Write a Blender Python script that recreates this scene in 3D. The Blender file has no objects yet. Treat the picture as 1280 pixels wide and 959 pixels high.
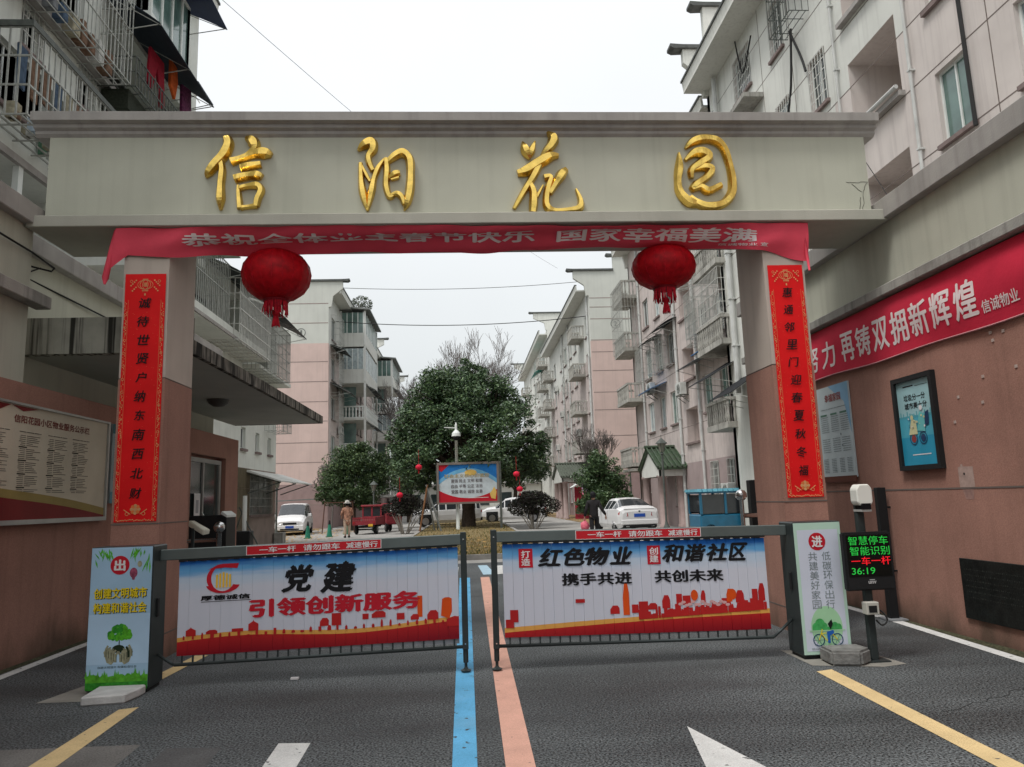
import bpy, bmesh, math, random
from mathutils import Vector, Matrix
random.seed(11)
SC = bpy.context.scene
COL = SC.collection
# ---------------------------------------------------------------- camera
CAM_H = 1.55
cd = bpy.data.cameras.new('camera'); cam = bpy.data.objects.new('camera', cd); COL.objects.link(cam)
cd.sensor_width = 36; cd.lens = 36 * 924.19 / 1280; cd.clip_start = 0.05; cd.clip_end = 3000
r_ = Vector((0.99753392, -0.06196286, -0.03296492)); u_ = Vector((0.02287765, -0.15696975, 0.9873384)); f_ = Vector((0.06635281, 0.9856577, 0.15516508))
m = Matrix.Identity(4)
for i in range(3):
    m[i][0] = r_[i]; m[i][1] = u_[i]; m[i][2] = -f_[i]
m[2][3] = CAM_H
cam.matrix_world = m
SC.camera = cam
# ---------------------------------------------------------------- light
SC.view_settings.view_transform = 'Standard'; SC.view_settings.look = 'None'
SC.view_settings.exposure = 0.32; SC.view_settings.gamma = 1.0
SUN_EL, SUN_AZ = math.radians(62), math.radians(232)      # azimuth clockwise from +Y: behind the camera, a little left
W = bpy.data.worlds.new('World'); SC.world = W; W.use_nodes = True
nt = W.node_tree; nt.nodes.clear()
def wn(t, **k):
    n = nt.nodes.new(t)
    for a, b in k.items(): setattr(n, a, b)
    return n
sky = wn('ShaderNodeTexSky', sky_type='NISHITA', sun_disc=False, sun_elevation=SUN_EL, sun_rotation=SUN_AZ, air_density=1.5, dust_density=4.0)
hs = wn('ShaderNodeHueSaturation'); hs.inputs['Saturation'].default_value = 0.12
bg1 = wn('ShaderNodeBackground'); bg1.inputs[1].default_value = 0.05
bg2 = wn('ShaderNodeBackground'); bg2.inputs[1].default_value = 0.9
tc = wn('ShaderNodeTexCoord'); sp = wn('ShaderNodeSeparateXYZ'); rp = wn('ShaderNodeValToRGB')
rp.color_ramp.elements[0].position = 0.0; rp.color_ramp.elements[0].color = (0.43, 0.465, 0.472, 1)
rp.color_ramp.elements[1].position = 0.75; rp.color_ramp.elements[1].color = (0.76, 0.775, 0.80, 1)
ns = wn('ShaderNodeTexNoise'); ns.inputs['Scale'].default_value = 1.6; ns.inputs['Detail'].default_value = 4
mr = wn('ShaderNodeMapRange'); mr.inputs['From Min'].default_value = .3; mr.inputs['From Max'].default_value = .7; mr.inputs['To Min'].default_value = 0.92; mr.inputs['To Max'].default_value = 1.07
mx = wn('ShaderNodeVectorMath', operation='SCALE'); ad = wn('ShaderNodeAddShader'); wo = wn('ShaderNodeOutputWorld')
L = nt.links.new
L(sky.outputs[0], hs.inputs['Color']); L(hs.outputs[0], bg1.inputs[0])
L(tc.outputs['Generated'], sp.inputs[0]); L(sp.outputs['Z'], rp.inputs[0]); L(tc.outputs['Generated'], ns.inputs['Vector'])
L(ns.outputs[0], mr.inputs[0]); L(rp.outputs[0], mx.inputs[0]); L(mr.outputs[0], mx.inputs['Scale']); L(mx.outputs[0], bg2.inputs[0])
L(bg1.outputs[0], ad.inputs[0]); L(bg2.outputs[0], ad.inputs[1]); L(ad.outputs[0], wo.inputs[0])
sl = bpy.data.lights.new('sun', 'SUN'); sl.energy = 1.6; sl.angle = math.radians(16); sl.color = (1.0, 0.97, 0.93)
so = bpy.data.objects.new('sun', sl); COL.objects.link(so)
sd = Vector((math.sin(SUN_AZ) * math.cos(SUN_EL), math.cos(SUN_AZ) * math.cos(SUN_EL), math.sin(SUN_EL)))
so.rotation_euler = sd.to_track_quat('Z', 'Y').to_euler()
# ---------------------------------------------------------------- materials
def lin(r, g, b):
    f = lambda c: (c / 255 / 12.92) if c / 255 <= 0.04045 else ((c / 255 + 0.055) / 1.055) ** 2.4
    return (f(r), f(g), f(b))
MATS = {}
def mat(name, col, rough=0.7, var=0.12, scale=3.0, bump=0.0, bscale=60, metal=0.0, streak=0.0, scol=(0.05, 0.045, 0.04), grime=0.0, emit=0.0, spec=0.16, trans=0.0, fine=0.0, base=0.0, wear=0.0, sscale=(9, 9, .35), srange=(.5, .72)):
    """procedural material: base colour with patchy variation, optional vertical rain streaks, grime blotches and bump"""
    if name in MATS: return MATS[name]
    m = bpy.data.materials.new(name); m.use_nodes = True; t = m.node_tree; b = t.nodes['Principled BSDF']
    b.inputs['Roughness'].default_value = rough; b.inputs['Metallic'].default_value = metal
    b.inputs['Specular IOR Level'].default_value = spec
    if trans: b.inputs['Transmission Weight'].default_value = trans
    N = t.nodes.new; K = t.links.new
    g = N('ShaderNodeNewGeometry')
    def noise(sc, det=4, mp=None):
        n = N('ShaderNodeTexNoise'); n.inputs['Scale'].default_value = sc; n.inputs['Detail'].default_value = det
        if mp:
            q = N('ShaderNodeMapping'); q.inputs['Scale'].default_value = mp; K(g.outputs['Position'], q.inputs[0]); K(q.outputs[0], n.inputs['Vector'])
        else: K(g.outputs['Position'], n.inputs['Vector'])
        return n
    c = tuple(col) + (1,)
    n1 = noise(scale, 5); r1 = N('ShaderNodeMapRange'); r1.inputs['From Min'].default_value = 0.3; r1.inputs['From Max'].default_value = 0.7
    r1.inputs['To Min'].default_value = 1 - var; r1.inputs['To Max'].default_value = 1 + var
    K(n1.outputs[0], r1.inputs[0])
    v = N('ShaderNodeVectorMath'); v.operation = 'SCALE'; v.inputs[0].default_value = col; K(r1.outputs[0], v.inputs['Scale'])
    out = v.outputs[0]
    if fine:
        n3 = noise(bscale, 3); r3 = N('ShaderNodeMapRange'); r3.inputs['From Min'].default_value = 0.35; r3.inputs['From Max'].default_value = 0.65
        r3.inputs['To Min'].default_value = 1 - fine; r3.inputs['To Max'].default_value = 1 + fine; K(n3.outputs[0], r3.inputs[0])
        v2 = N('ShaderNodeVectorMath'); v2.operation = 'SCALE'; K(out, v2.inputs[0]); K(r3.outputs[0], v2.inputs['Scale']); out = v2.outputs[0]
    def dark(nz, lo, hi, amt, out):
        r = N('ShaderNodeMapRange'); r.inputs['From Min'].default_value = lo; r.inputs['From Max'].default_value = hi
        r.inputs['To Max'].default_value = amt; K(nz.outputs[0], r.inputs[0])
        mx = N('ShaderNodeMix'); mx.data_type = 'RGBA'; K(r.outputs[0], mx.inputs['Factor']); K(out, mx.inputs['A']); mx.inputs['B'].default_value = tuple(scol) + (1,)
        return mx.outputs['Result']
    if streak: out = dark(noise(1.0, 6, sscale), srange[0], srange[1], streak, out)
    if grime: out = dark(noise(1.7, 8), 0.5, 0.75, grime, out)
    if base:                                             # splash dirt and moss creeping up from the ground line
        sx = N('ShaderNodeSeparateXYZ'); K(g.outputs['Position'], sx.inputs[0]); nb_ = noise(2.2, 8, (1, 1, .5)); a1 = N('ShaderNodeMath'); a1.operation = 'MULTIPLY_ADD'; K(nb_.outputs[0], a1.inputs[0]); a1.inputs[1].default_value = -1.1; K(sx.outputs['Z'], a1.inputs[2])
        r = N('ShaderNodeMapRange'); r.inputs['From Min'].default_value = -.18; r.inputs['From Max'].default_value = -.62; r.inputs['To Max'].default_value = base; K(a1.outputs[0], r.inputs[0])
        mx = N('ShaderNodeMix'); mx.data_type = 'RGBA'; K(r.outputs[0], mx.inputs['Factor']); K(out, mx.inputs['A']); mx.inputs['B'].default_value = (.055, .05, .035, 1); out = mx.outputs['Result']
    if wear:                                             # paint chipped away down to the asphalt
        nw = noise(14, 10); r = N('ShaderNodeMapRange'); r.inputs['From Min'].default_value = .68 - .05 * wear; r.inputs['From Max'].default_value = .71 - .05 * wear; K(nw.outputs[0], r.inputs[0])
        mx = N('ShaderNodeMix'); mx.data_type = 'RGBA'; K(r.outputs[0], mx.inputs['Factor']); K(out, mx.inputs['A']); mx.inputs['B'].default_value = (.075, .08, .08, 1); out = mx.outputs['Result']
    K(out, b.inputs['Base Color'])
    if bump:
        nb = noise(bscale, 4); bp = N('ShaderNodeBump'); bp.inputs['Strength'].default_value = bump; bp.inputs['Distance'].default_value = 0.01
        K(nb.outputs[0], bp.inputs['Height']); K(bp.outputs[0], b.inputs['Normal'])
    if emit:
        b.inputs['Emission Strength'].default_value = emit; b.inputs['Emission Color'].default_value = c
    MATS[name] = m
    return m
cream = mat('cream_render', (0.50, 0.505, 0.42), .85, .06, 1.2, .15, 90, streak=.12, scol=(.2, .19, .15), grime=.10)
creamw = mat('annex_render', (0.50, 0.505, 0.42), .85, .07, .9, .15, 90, streak=.16, scol=(.2, .19, .15), grime=.10)
brown = mat('terracotta_render', (0.37, 0.20, 0.155), .85, .10, 1.1, .2, 80, streak=.18, scol=(.12, .07, .055), grime=.22, fine=.10, base=.75)
concrete = mat('weathered_concrete', (0.36, 0.35, 0.32), .9, .15, 3, .3, 50, streak=.45, scol=(.06, .055, .05), grime=.35)
coping = mat('cornice_concrete', (0.37, 0.35, 0.33), .85, .12, 2.5, .2, 60, streak=.25, scol=(.12, .11, .10), grime=.25)
stained = mat('stained_fascia', (0.42, 0.41, 0.35), .9, .15, 4, .3, 50, streak=.95, scol=(.025, .024, .02), grime=.35, sscale=(20, 20, .5), srange=(.46, .60))
stainedge = mat('stained_canopy_edge', (0.22, 0.20, 0.17), .9, .3, 7, .3, 50, streak=.95, scol=(.018, .016, .014), grime=.6, sscale=(9, 9, 1.0), srange=(.44, .58))
soffitm = mat('canopy_soffit', (0.42, 0.42, 0.37), .9, .08, 1, .1, 60, grime=.15, scol=(.15, .15, .13))
white_wall = mat('white_stucco', (0.68, 0.70, 0.65), .85, .06, 1.2, .2, 70, streak=.15, scol=(.25, .25, .22), grime=.1)
pinkw = mat('pink_render', (0.62, 0.475, 0.43), .85, .06, .8, .15, 60, streak=.14, scol=(.3, .24, .22), grime=.1)
palew = mat('pale_pink_render', (0.58, 0.51, 0.48), .85, .06, .8, .15, 60, streak=.40, scol=(.20, .17, .16), grime=.28)
greyw = mat('grey_white_render', (0.64, 0.645, 0.60), .85, .06, .8, .15, 60, streak=.22, scol=(.25, .24, .22), grime=.14)
mauve = mat('mauve_tile_base', (0.32, 0.23, 0.22), .8, .08, 2, .2, 50, grime=.15)
joint = mat('render_joint', (0.17, 0.14, 0.125), .9)
sillm = mat('window_sill', (0.22, 0.17, 0.16), .85, .15, 6, .2, 50, grime=.4)
glass = mat('window_glass', (0.035, 0.05, 0.05), .08, .4, 1.3, spec=.8)
glassg = mat('green_glass', (0.10, 0.17, 0.15), .10, .3, 1.5, spec=.8)
curtain = mat('curtained_glass', (0.30, 0.36, 0.37), .2, .35, 5, spec=.7)
alu = mat('white_window_frame', (0.70, 0.73, 0.70), .45, .06)
steel = mat('painted_bars', (0.42, 0.43, 0.40), .5, .2, 8, metal=.2, grime=.2)
lightbar = mat('light_bars', (0.62, 0.62, 0.58), .45, .12, 8, metal=.2, grime=.2)
darkbar = mat('dark_bars', (0.10, 0.11, 0.10), .6, .2, 8)
dark = mat('recess_shade', (0.03, 0.032, 0.03), .9, .3, 2)
black = mat('black_plastic', (0.018, 0.019, 0.02), .45, .1)
charcoal = mat('charcoal_steel', (0.045, 0.055, 0.055), .4, .1, 5, metal=.3)
armm = mat('grey_green_arm', (0.13, 0.155, 0.15), .4, .08, 5, metal=.4)
chrome = mat('stainless_steel', (0.6, 0.6, 0.6), .2, .05, metal=1)
gold = mat('gilded_metal', (0.80, 0.55, 0.14), .2, .2, 9, .5, 14, metal=.95)
red_cloth = mat('red_banner_cloth', (0.80, 0.085, 0.13), .75, .08, 3, .2, 30)  # pinker red stands in for sky light passing through the cloth
red_cloth2 = mat('crimson_banner_cloth', (0.62, 0.03, 0.065), .75, .08, 3, .2, 30)
red_paper = mat('red_couplet_paper', (0.78, 0.012, 0.014), .55, .06, 4)
gold_print = mat('gold_print', (0.70, 0.36, 0.16), .6, .15, 30)
lantern_red = mat('lantern_silk', (0.42, 0.004, 0.010), .5, .30, 14, .1, 60)
tassel_red = mat('tassel_red', (0.48, 0.01, 0.025), .7, .3, 40)
ink = mat('black_ink', (0.012, 0.012, 0.014), .6, .1)
whitep = mat('white_print', (0.74, 0.72, 0.72), .6, .05)
pinkp = mat('banner_lettering', (0.85, 0.74, 0.73), .7, .08)
redp = mat('red_print', (0.50, 0.015, 0.03), .55, .08)
cutred = mat('arm_sticker_red', (0.55, 0.02, 0.03), .5, .05)
orangep = mat('orange_print', (0.75, 0.20, 0.02), .55, .1)
yellowp = mat('yellow_print', (0.80, 0.62, 0.02), .5, .05)
cable = mat('black_cable', (0.03, 0.03, 0.03), .7)
pipe = mat('white_pvc_pipe', (0.55, 0.56, 0.54), .5, .1, grime=.2)
asphalt_p = (0.072, 0.079, 0.081)
tyre = mat('tyre_rubber', (0.02, 0.02, 0.02), .85)
rimm = mat('wheel_rim', (0.45, 0.45, 0.46), .3, metal=.9)
carwhite = mat('white_car_paint', (0.72, 0.72, 0.72), .25, .02, spec=.7)
carglass = mat('car_glass', (0.03, 0.035, 0.04), .05, .2, spec=.9)
plateblue = mat('blue_number_plate', (0.03, 0.09, 0.40), .4)
lampred = mat('tail_lamp_red', (0.35, 0.02, 0.02), .2, .1, spec=.8)
lampclear = mat('headlamp_lens', (0.6, 0.62, 0.65), .12, .1, spec=.8)
bark = mat('tree_bark', (0.06, 0.045, 0.035), .95, .3, 9, .6, 30)
twig = mat('bare_twigs', (0.17, 0.15, 0.14), .95, .2, 9)
paintw = mat('white_road_paint', (0.62, 0.62, 0.60), .8, .10, 6, .2, 150, grime=.22, scol=(.14, .14, .14), fine=.12, wear=0.6)
painty = mat('yellow_road_paint', (0.66, 0.50, 0.26), .8, .08, 5, .2, 150, grime=.16, scol=(.3, .2, .1), fine=.10, wear=0.25)
paintb = mat('blue_road_paint', (0.13, 0.42, 0.68), .8, .12, 3, .2, 150, grime=.22, scol=(.40, .55, .62), fine=.12, wear=0.6)
paintp = mat('salmon_road_paint', (0.70, 0.40, 0.31), .8, .08, 5, .2, 150, grime=.16, scol=(.4, .25, .2), fine=.10, wear=0.25)
# ---------------------------------------------------------------- mesh helpers
ORG = {}
class MB:
    def __init__(s): s.v = []; s.f = []; s.mi = []; s.i = 0
    def poly(s, pts, i=None):
        n = len(s.v); s.v += [tuple(p) for p in pts]; s.f.append(tuple(range(n, n + len(pts)))); s.mi.append(s.i if i is None else i)
    def box(s, x0, x1, y0, y1, z0, z1, i=None):
        n = len(s.v); s.v += [(x0, y0, z0), (x1, y0, z0), (x1, y1, z0), (x0, y1, z0), (x0, y0, z1), (x1, y0, z1), (x1, y1, z1), (x0, y1, z1)]
        for q in ((0, 3, 2, 1), (4, 5, 6, 7), (0, 1, 5, 4), (1, 2, 6, 5), (2, 3, 7, 6), (3, 0, 4, 7)):
            s.f.append(tuple(n + a for a in q)); s.mi.append(s.i if i is None else i)
    def hexa(s, p8, i=None):
        n = len(s.v); s.v += [tuple(p) for p in p8]
        for q in ((0, 3, 2, 1), (4, 5, 6, 7), (0, 1, 5, 4), (1, 2, 6, 5), (2, 3, 7, 6), (3, 0, 4, 7)):
            s.f.append(tuple(n + a for a in q)); s.mi.append(s.i if i is None else i)
    def prism(s, pts, d, i=None):
        """extrude polygon pts (3-D) along vector d"""
        n = len(s.v); k = len(pts); d = Vector(d)
        s.v += [tuple(p) for p in pts] + [tuple(Vector(p) + d) for p in pts]
        ii = s.i if i is None else i
        s.f.append(tuple(range(n + k - 1, n - 1, -1))); s.mi.append(ii)
        s.f.append(tuple(range(n + k, n + 2 * k))); s.mi.append(ii)
        for a in range(k):
            b = (a + 1) % k; s.f.append((n + a, n + b, n + k + b, n + k + a)); s.mi.append(ii)
    def tube(s, pts, r, n=6, i=None, cap=True):
        pts = [Vector(p) for p in pts]; rs = r if isinstance(r, (list, tuple)) else [r] * len(pts)
        base = len(s.v); ii = s.i if i is None else i
        for k, p in enumerate(pts):
            d = (pts[min(k + 1, len(pts) - 1)] - pts[max(k - 1, 0)])
            d = d.normalized() if d.length > 1e-9 else Vector((0, 0, 1))
            a = d.cross(Vector((0, 0, 1)) if abs(d.z) < 0.9 else Vector((1, 0, 0))).normalized(); b = d.cross(a)
            for j in range(n):
                t = 2 * math.pi * j / n; s.v.append(tuple(p + (a * math.cos(t) + b * math.sin(t)) * rs[k]))
        for k in range(len(pts) - 1):
            for j in range(n):
                j2 = (j + 1) % n; o = base + k * n
                s.f.append((o + j, o + j2, o + n + j2, o + n + j)); s.mi.append(ii)
        if cap:
            s.f.append(tuple(base + j for j in range(n))); s.mi.append(ii)
            o = base + (len(pts) - 1) * n; s.f.append(tuple(o + j for j in reversed(range(n)))); s.mi.append(ii)
    def bar(s, a, b, w, h=None, i=None):
        """square bar from a to b"""
        h = h or w; a = Vector(a); b = Vector(b); d = (b - a).normalized()
        x = d.cross(Vector((0, 0, 1)) if abs(d.z) < 0.95 else Vector((0, 1, 0))).normalized() * (w / 2); y = d.cross(x).normalized() * (h / 2)
        s.hexa([a - x - y, a + x - y, a + x + y, a - x + y, b - x - y, b + x - y, b + x + y, b - x + y], i)
    def lathe(s, c, prof, n=16, i=None, sx=1, sy=1):
        c = Vector(c); base = len(s.v); ii = s.i if i is None else i
        for (r, z) in prof:
            for j in range(n):
                t = 2 * math.pi * j / n; s.v.append((c.x + r * math.cos(t) * sx, c.y + r * math.sin(t) * sy, c.z + z))
        for k in range(len(prof) - 1):
            for j in range(n):
                j2 = (j + 1) % n; o = base + k * n
                s.f.append((o + j, o + j2, o + n + j2, o + n + j)); s.mi.append(ii)
    def build(s, name, mats, parent=None, smooth=False, bevel=0, seg=1, label=None, kind=None):
        off = Vector((0, 0, 0))
        if parent is not None: off = ORG.get(parent.name, off)
        me = bpy.data.meshes.new(name)
        me.from_pydata([(a - off.x, b - off.y, c - off.z) for a, b, c in s.v], [], s.f)
        mats = mats if isinstance(mats, (list, tuple)) else [mats]
        for q in mats: me.materials.append(q)
        if len(mats) > 1: me.polygons.foreach_set('material_index', s.mi)
        if bevel:
            bm = bmesh.new(); bm.from_mesh(me); bmesh.ops.remove_doubles(bm, verts=bm.verts, dist=1e-5)
            bmesh.ops.bevel(bm, geom=list(bm.edges), offset=bevel, segments=seg, affect='EDGES', clamp_overlap=True)
            bm.to_mesh(me); bm.free()
        if smooth:
            me.polygons.foreach_set('use_smooth', [True] * len(me.polygons))
        me.update()
        o = bpy.data.objects.new(name, me); COL.objects.link(o)
        if parent is not None:
            o.parent = parent; ORG[o.name] = off
        else: ORG[o.name] = off
        if label: o['label'] = label
        if kind: o['kind'] = kind
        return o
def tag(o, label, cat, group=None):
    o['label'] = label; o['category'] = cat
    if group: o['group'] = group
    return o
def thing(name, label, cat, loc=(0, 0, 0), group=None, local=False, rz=0):
    o = bpy.data.objects.new(name, None); COL.objects.link(o); o.location = loc; o.rotation_euler = (0, 0, rz); o.empty_display_size = .2
    ORG[o.name] = Vector((0, 0, 0)) if local else Vector(loc)
    return tag(o, label, cat, group)
def copy_tree(o, parent=None):
    c = o.copy(); COL.objects.link(c)
    if parent is not None: c.parent = parent
    for ch in o.children: copy_tree(ch, c)
    return c
def struct(name, mb, m, **k):
    o = mb.build(name, m, **k); o['kind'] = 'structure'; return o
# ---- flat print on a surface
class Print:
    """a flat printed layer on a plane: O origin, R right, U up, lifted off the surface along N"""
    def __init__(s, O, R, U, lift=.0015):
        s.O = Vector(O); s.R = Vector(R); s.U = Vector(U); s.N = s.R.cross(s.U).normalized(); s.lift = lift; s.mb = MB()
    def P(s, x, y, l=0): return s.O + s.R * x + s.U * y + s.N * (s.lift * (1 + l))
    def poly(s, pts, i=0, l=0):
        s.c = getattr(s, 'c', 0) + 1; l += (s.c * .037) % .55          # overlapping prints never share a plane
        s.mb.poly([s.P(x, y, l) for x, y in pts], i)
    def rect(s, x0, y0, x1, y1, i=0, l=0): s.poly([(x0, y0), (x1, y0), (x1, y1), (x0, y1)], i, l)
    def disc(s, x, y, r, i=0, l=0, n=24, ry=None):
        ry = ry or r; s.poly([(x + r * math.cos(2 * math.pi * k / n), y + ry * math.sin(2 * math.pi * k / n)) for k in range(n)], i, l)
    def ring(s, x, y, r, w, i=0, l=0, n=24, ry=None, a0=0, a1=2 * math.pi):
        ry = ry or r
        for k in range(n):
            a, b = a0 + (a1 - a0) * k / n, a0 + (a1 - a0) * (k + 1) / n
            s.poly([(x + r * math.cos(a), y + ry * math.sin(a)), (x + r * math.cos(b), y + ry * math.sin(b)),
                    (x + (r - w) * math.cos(b), y + (ry - w) * math.sin(b)), (x + (r - w) * math.cos(a), y + (ry - w) * math.sin(a))], i, l)
    def line(s, pts, w, i=0, l=0):
        for (a, b) in zip(pts, pts[1:]):
            d = Vector((b[0] - a[0], b[1] - a[1])); 
            if d.length < 1e-6: continue
            n = Vector((-d.y, d.x)).normalized() * w / 2
            s.poly([(a[0] + n.x, a[1] + n.y), (a[0] - n.x, a[1] - n.y), (b[0] - n.x, b[1] - n.y), (b[0] + n.x, b[1] + n.y)], i, l)
    def text(s, body, x, y, w, h, i=0, l=0, bold=0.0, shear=0.0, res=4):
        """lettering fitted into the box centred on x, y"""
        V, F = glyphs(body, bold, shear, res)
        x0 = min(v[0] for v in V); x1 = max(v[0] for v in V); y0 = min(v[1] for v in V); y1 = max(v[1] for v in V)
        n = len(s.mb.v)
        s.c = getattr(s, 'c', 0) + 1; l += .55 + (s.c * .021) % .1
        for a, b, e in V: s.mb.v.append(tuple(s.P(x + ((a - x0) / max(x1 - x0, 1e-6) - .5) * w, y + ((b - y0) / max(y1 - y0, 1e-6) - .5) * h, l + e * .07)))
        for f in F: s.mb.f.append(tuple(n + k for k in f)); s.mb.mi.append(i)
    def build(s, name, mats, parent=None, **k): return s.mb.build(name, mats, parent, **k)
GC = {}
def glyphs(body, bold=0.0, shear=0.0, res=4):
    """outline letters; heavier weights are thickened by laying shifted copies over each other"""
    key = (body, bold, shear, res)
    if key not in GC:
        c = bpy.data.curves.new('lettering', 'FONT'); c.body = body; c.size = 1; c.shear = shear; c.resolution_u = res
        o = bpy.data.objects.new('lettering', c); COL.objects.link(o)
        dg = bpy.context.evaluated_depsgraph_get(); me = bpy.data.meshes.new_from_object(o.evaluated_get(dg))
        v = [(q.co.x, q.co.y, 0) for q in me.vertices]; f = [tuple(p.vertices) for p in me.polygons]
        bpy.data.objects.remove(o); bpy.data.curves.remove(c); bpy.data.meshes.remove(me)
        if bold:
            V, F, k_ = [], [], -1
            for dx, dy in ((-bold, 0), (bold, 0), (0, bold * .7), (0, -bold * .7)):
                n = len(V); k_ += 1; V += [(x + dx * .75, y + dy * .75, k_) for x, y, _ in v]; F += [tuple(n + i for i in q) for q in f]
            v, f = V, F
        GC[key] = (v, f)
    return GC[key]
def catmull(pts, k=6):
    out = []
    P = [pts[0]] + list(pts) + [pts[-1]]
    for i in range(1, len(P) - 2):
        p0, p1, p2, p3 = P[i - 1], P[i], P[i + 1], P[i + 2]
        for j in range(k):
            t = j / k
            out.append(tuple(.5 * ((2 * b) + (-a + c) * t + (2 * a - 5 * b + 4 * c - d) * t * t + (-a + 3 * b - 3 * c + d) * t ** 3) for a, b, c, d in zip(p0, p1, p2, p3)))
    out.append(tuple(pts[-1])); return out
# ================================================================= GROUND
mb = MB(); mb.poly([(-900, -300, -.03), (900, -300, -.03), (900, 1500, -.03), (-900, 1500, -.03)])
struct('ground', mb, mat('ground_soil', (0.13, 0.125, 0.11), .95, .2, .3, .3, 20))
def asphalt():
    m = mat('asphalt', asphalt_p, .82, .25, .55, .30, 66, fine=1.15, spec=.35, grime=.35, scol=(.03, .033, .034))
    t = m.node_tree; b = t.nodes['Principled BSDF']; src = b.inputs['Base Color'].links[0].from_socket
    g = t.nodes.new('ShaderNodeNewGeometry'); q = t.nodes.new('ShaderNodeMapping'); q.inputs['Scale'].default_value = (.25, 1.0, 1); q.inputs['Rotation'].default_value = (0, 0, .35)
    n = t.nodes.new('ShaderNodeTexNoise'); n.inputs['Scale'].default_value = .9; n.inputs['Detail'].default_value = 3
    r = t.nodes.new('ShaderNodeMapRange'); r.inputs['From Min'].default_value = .35; r.inputs['From Max'].default_value = .65; r.inputs['To Min'].default_value = .62; r.inputs['To Max'].default_value = 1.35
    v = t.nodes.new('ShaderNodeVectorMath'); v.operation = 'SCALE'; K = t.links.new
    K(g.outputs['Position'], q.inputs[0]); K(q.outputs[0], n.inputs['Vector']); K(n.outputs[0], r.inputs[0]); K(src, v.inputs[0]); K(r.outputs[0], v.inputs['Scale']); K(v.outputs[0], b.inputs['Base Color'])
    # bright stone chips
    vo = t.nodes.new('ShaderNodeTexVoronoi'); vo.inputs['Scale'].default_value = 62; K(g.outputs['Position'], vo.inputs['Vector'])
    cr = t.nodes.new('ShaderNodeMapRange'); cr.inputs['From Min'].default_value = .32; cr.inputs['From Max'].default_value = .05; cr.inputs['To Max'].default_value = .7; K(vo.outputs['Distance'], cr.inputs[0])
    mx = t.nodes.new('ShaderNodeMix'); mx.data_type = 'RGBA'; mx.inputs['B'].default_value = (.22, .22, .21, 1); K(cr.outputs[0], mx.inputs['Factor']); K(v.outputs[0], mx.inputs['A']); K(mx.outputs['Result'], b.inputs['Base Color'])
    # damp patches are smoother
    rr = t.nodes.new('ShaderNodeMapRange'); rr.inputs['From Min'].default_value = .35; rr.inputs['From Max'].default_value = .6; rr.inputs['To Min'].default_value = .55; rr.inputs['To Max'].default_value = .85; K(n.outputs[0], rr.inputs[0]); K(rr.outputs[0], b.inputs['Roughness'])
    return m
mb = MB(); mb.box(-5.0, 5.3, -6, 19.2, -.02, 0); struct('road', mb, asphalt())
yard = mat('courtyard_concrete', (0.33, 0.32, 0.30), .85, .12, .7, .3, 60, grime=.3)
mb = MB(); mb.box(-13.5, 13.5, 19.2, 140, -.028, -.006); mb.box(-13.5, -5.0, 16, 19.2, -.028, -.006); mb.box(5.3, 13.5, 12.8, 19.2, -.028, -.006)
struct('courtyard', mb, yard)
kerbm = mat('kerb_stone', (0.30, 0.29, 0.27), .85, .15, 4, .2, 50, grime=.4)
grassm = mat('dry_lawn', (0.19, 0.145, 0.07), .95, .35, 5, .8, 40, fine=.4)
mb = MB(); mb.box(-2.3, 2.3, 20.4, 62, -.02, .10); struct('median_soil', mb, grassm)
mb = MB()
for (x0, x1, y0, y1) in ((-2.45, 2.45, 20.25, 20.4), (-2.45, -2.3, 20.4, 62), (2.3, 2.45, 20.4, 62)): mb.box(x0, x1, y0, y1, -.02, .13)
struct('median_kerb', mb, kerbm)
mb = MB(); mb.box(-14.5, -9.9, 36.5, 140, -.02, .02); mb.box(7.2, 10.2, 40, 140, -.02, .02); struct('verge_soil', mb, mat('leafy_verge', (0.24, 0.17, 0.09), .95, .4, 4, .8, 30, fine=.5))
# grass tufts on the median
mb = MB()
for k in range(5200):
    x = random.uniform(-2.25, 2.25); y = 20.5 + 41 * random.random() ** 2.2
    h = random.uniform(.04, .13); a = random.uniform(0, 6.28); w = .012
    mb.i = random.choice((0, 0, 1)); mb.poly([(x - w * math.cos(a), y - w * math.sin(a), .1), (x + w * math.cos(a), y + w * math.sin(a), .1), (x + random.uniform(-.05, .05), y + random.uniform(-.05, .05), .1 + h)])
tuft = mb.build('grass', [mat('grass_straw', (0.30, 0.22, 0.09), .9, .3, 9), mat('grass_green', (0.07, 0.10, 0.03), .9, .3, 9)], kind='stuff')
tag(tuft, 'short straw coloured and green grass tufts on the median behind the barriers', 'grass')
mb = MB()
for k in range(1500):
    side = random.random()
    if side < .55: x = random.uniform(-10.5, -6.4); y = random.uniform(33, 50)
    elif side < .8: x = random.uniform(7.2, 9.5); y = random.uniform(38, 56)
    else: x = random.uniform(-2.2, 2.2); y = random.uniform(20.5, 30)
    z = .03 if side < .8 else .125; s_ = random.uniform(.04, .09); a = random.uniform(0, 6.28)
    mb.poly([(x + s_ * math.cos(a + b), y + s_ * math.sin(a + b), z + random.uniform(0, .02)) for b in (0, 1.4, 3.14, 4.6)])
tag(mb.build('fallen_leaves', mat('fallen_leaf', (0.42, 0.25, 0.08), .9, .4, 6), kind='stuff'), 'scattered dry yellow leaves on the verges and the median', 'leaves')
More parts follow.
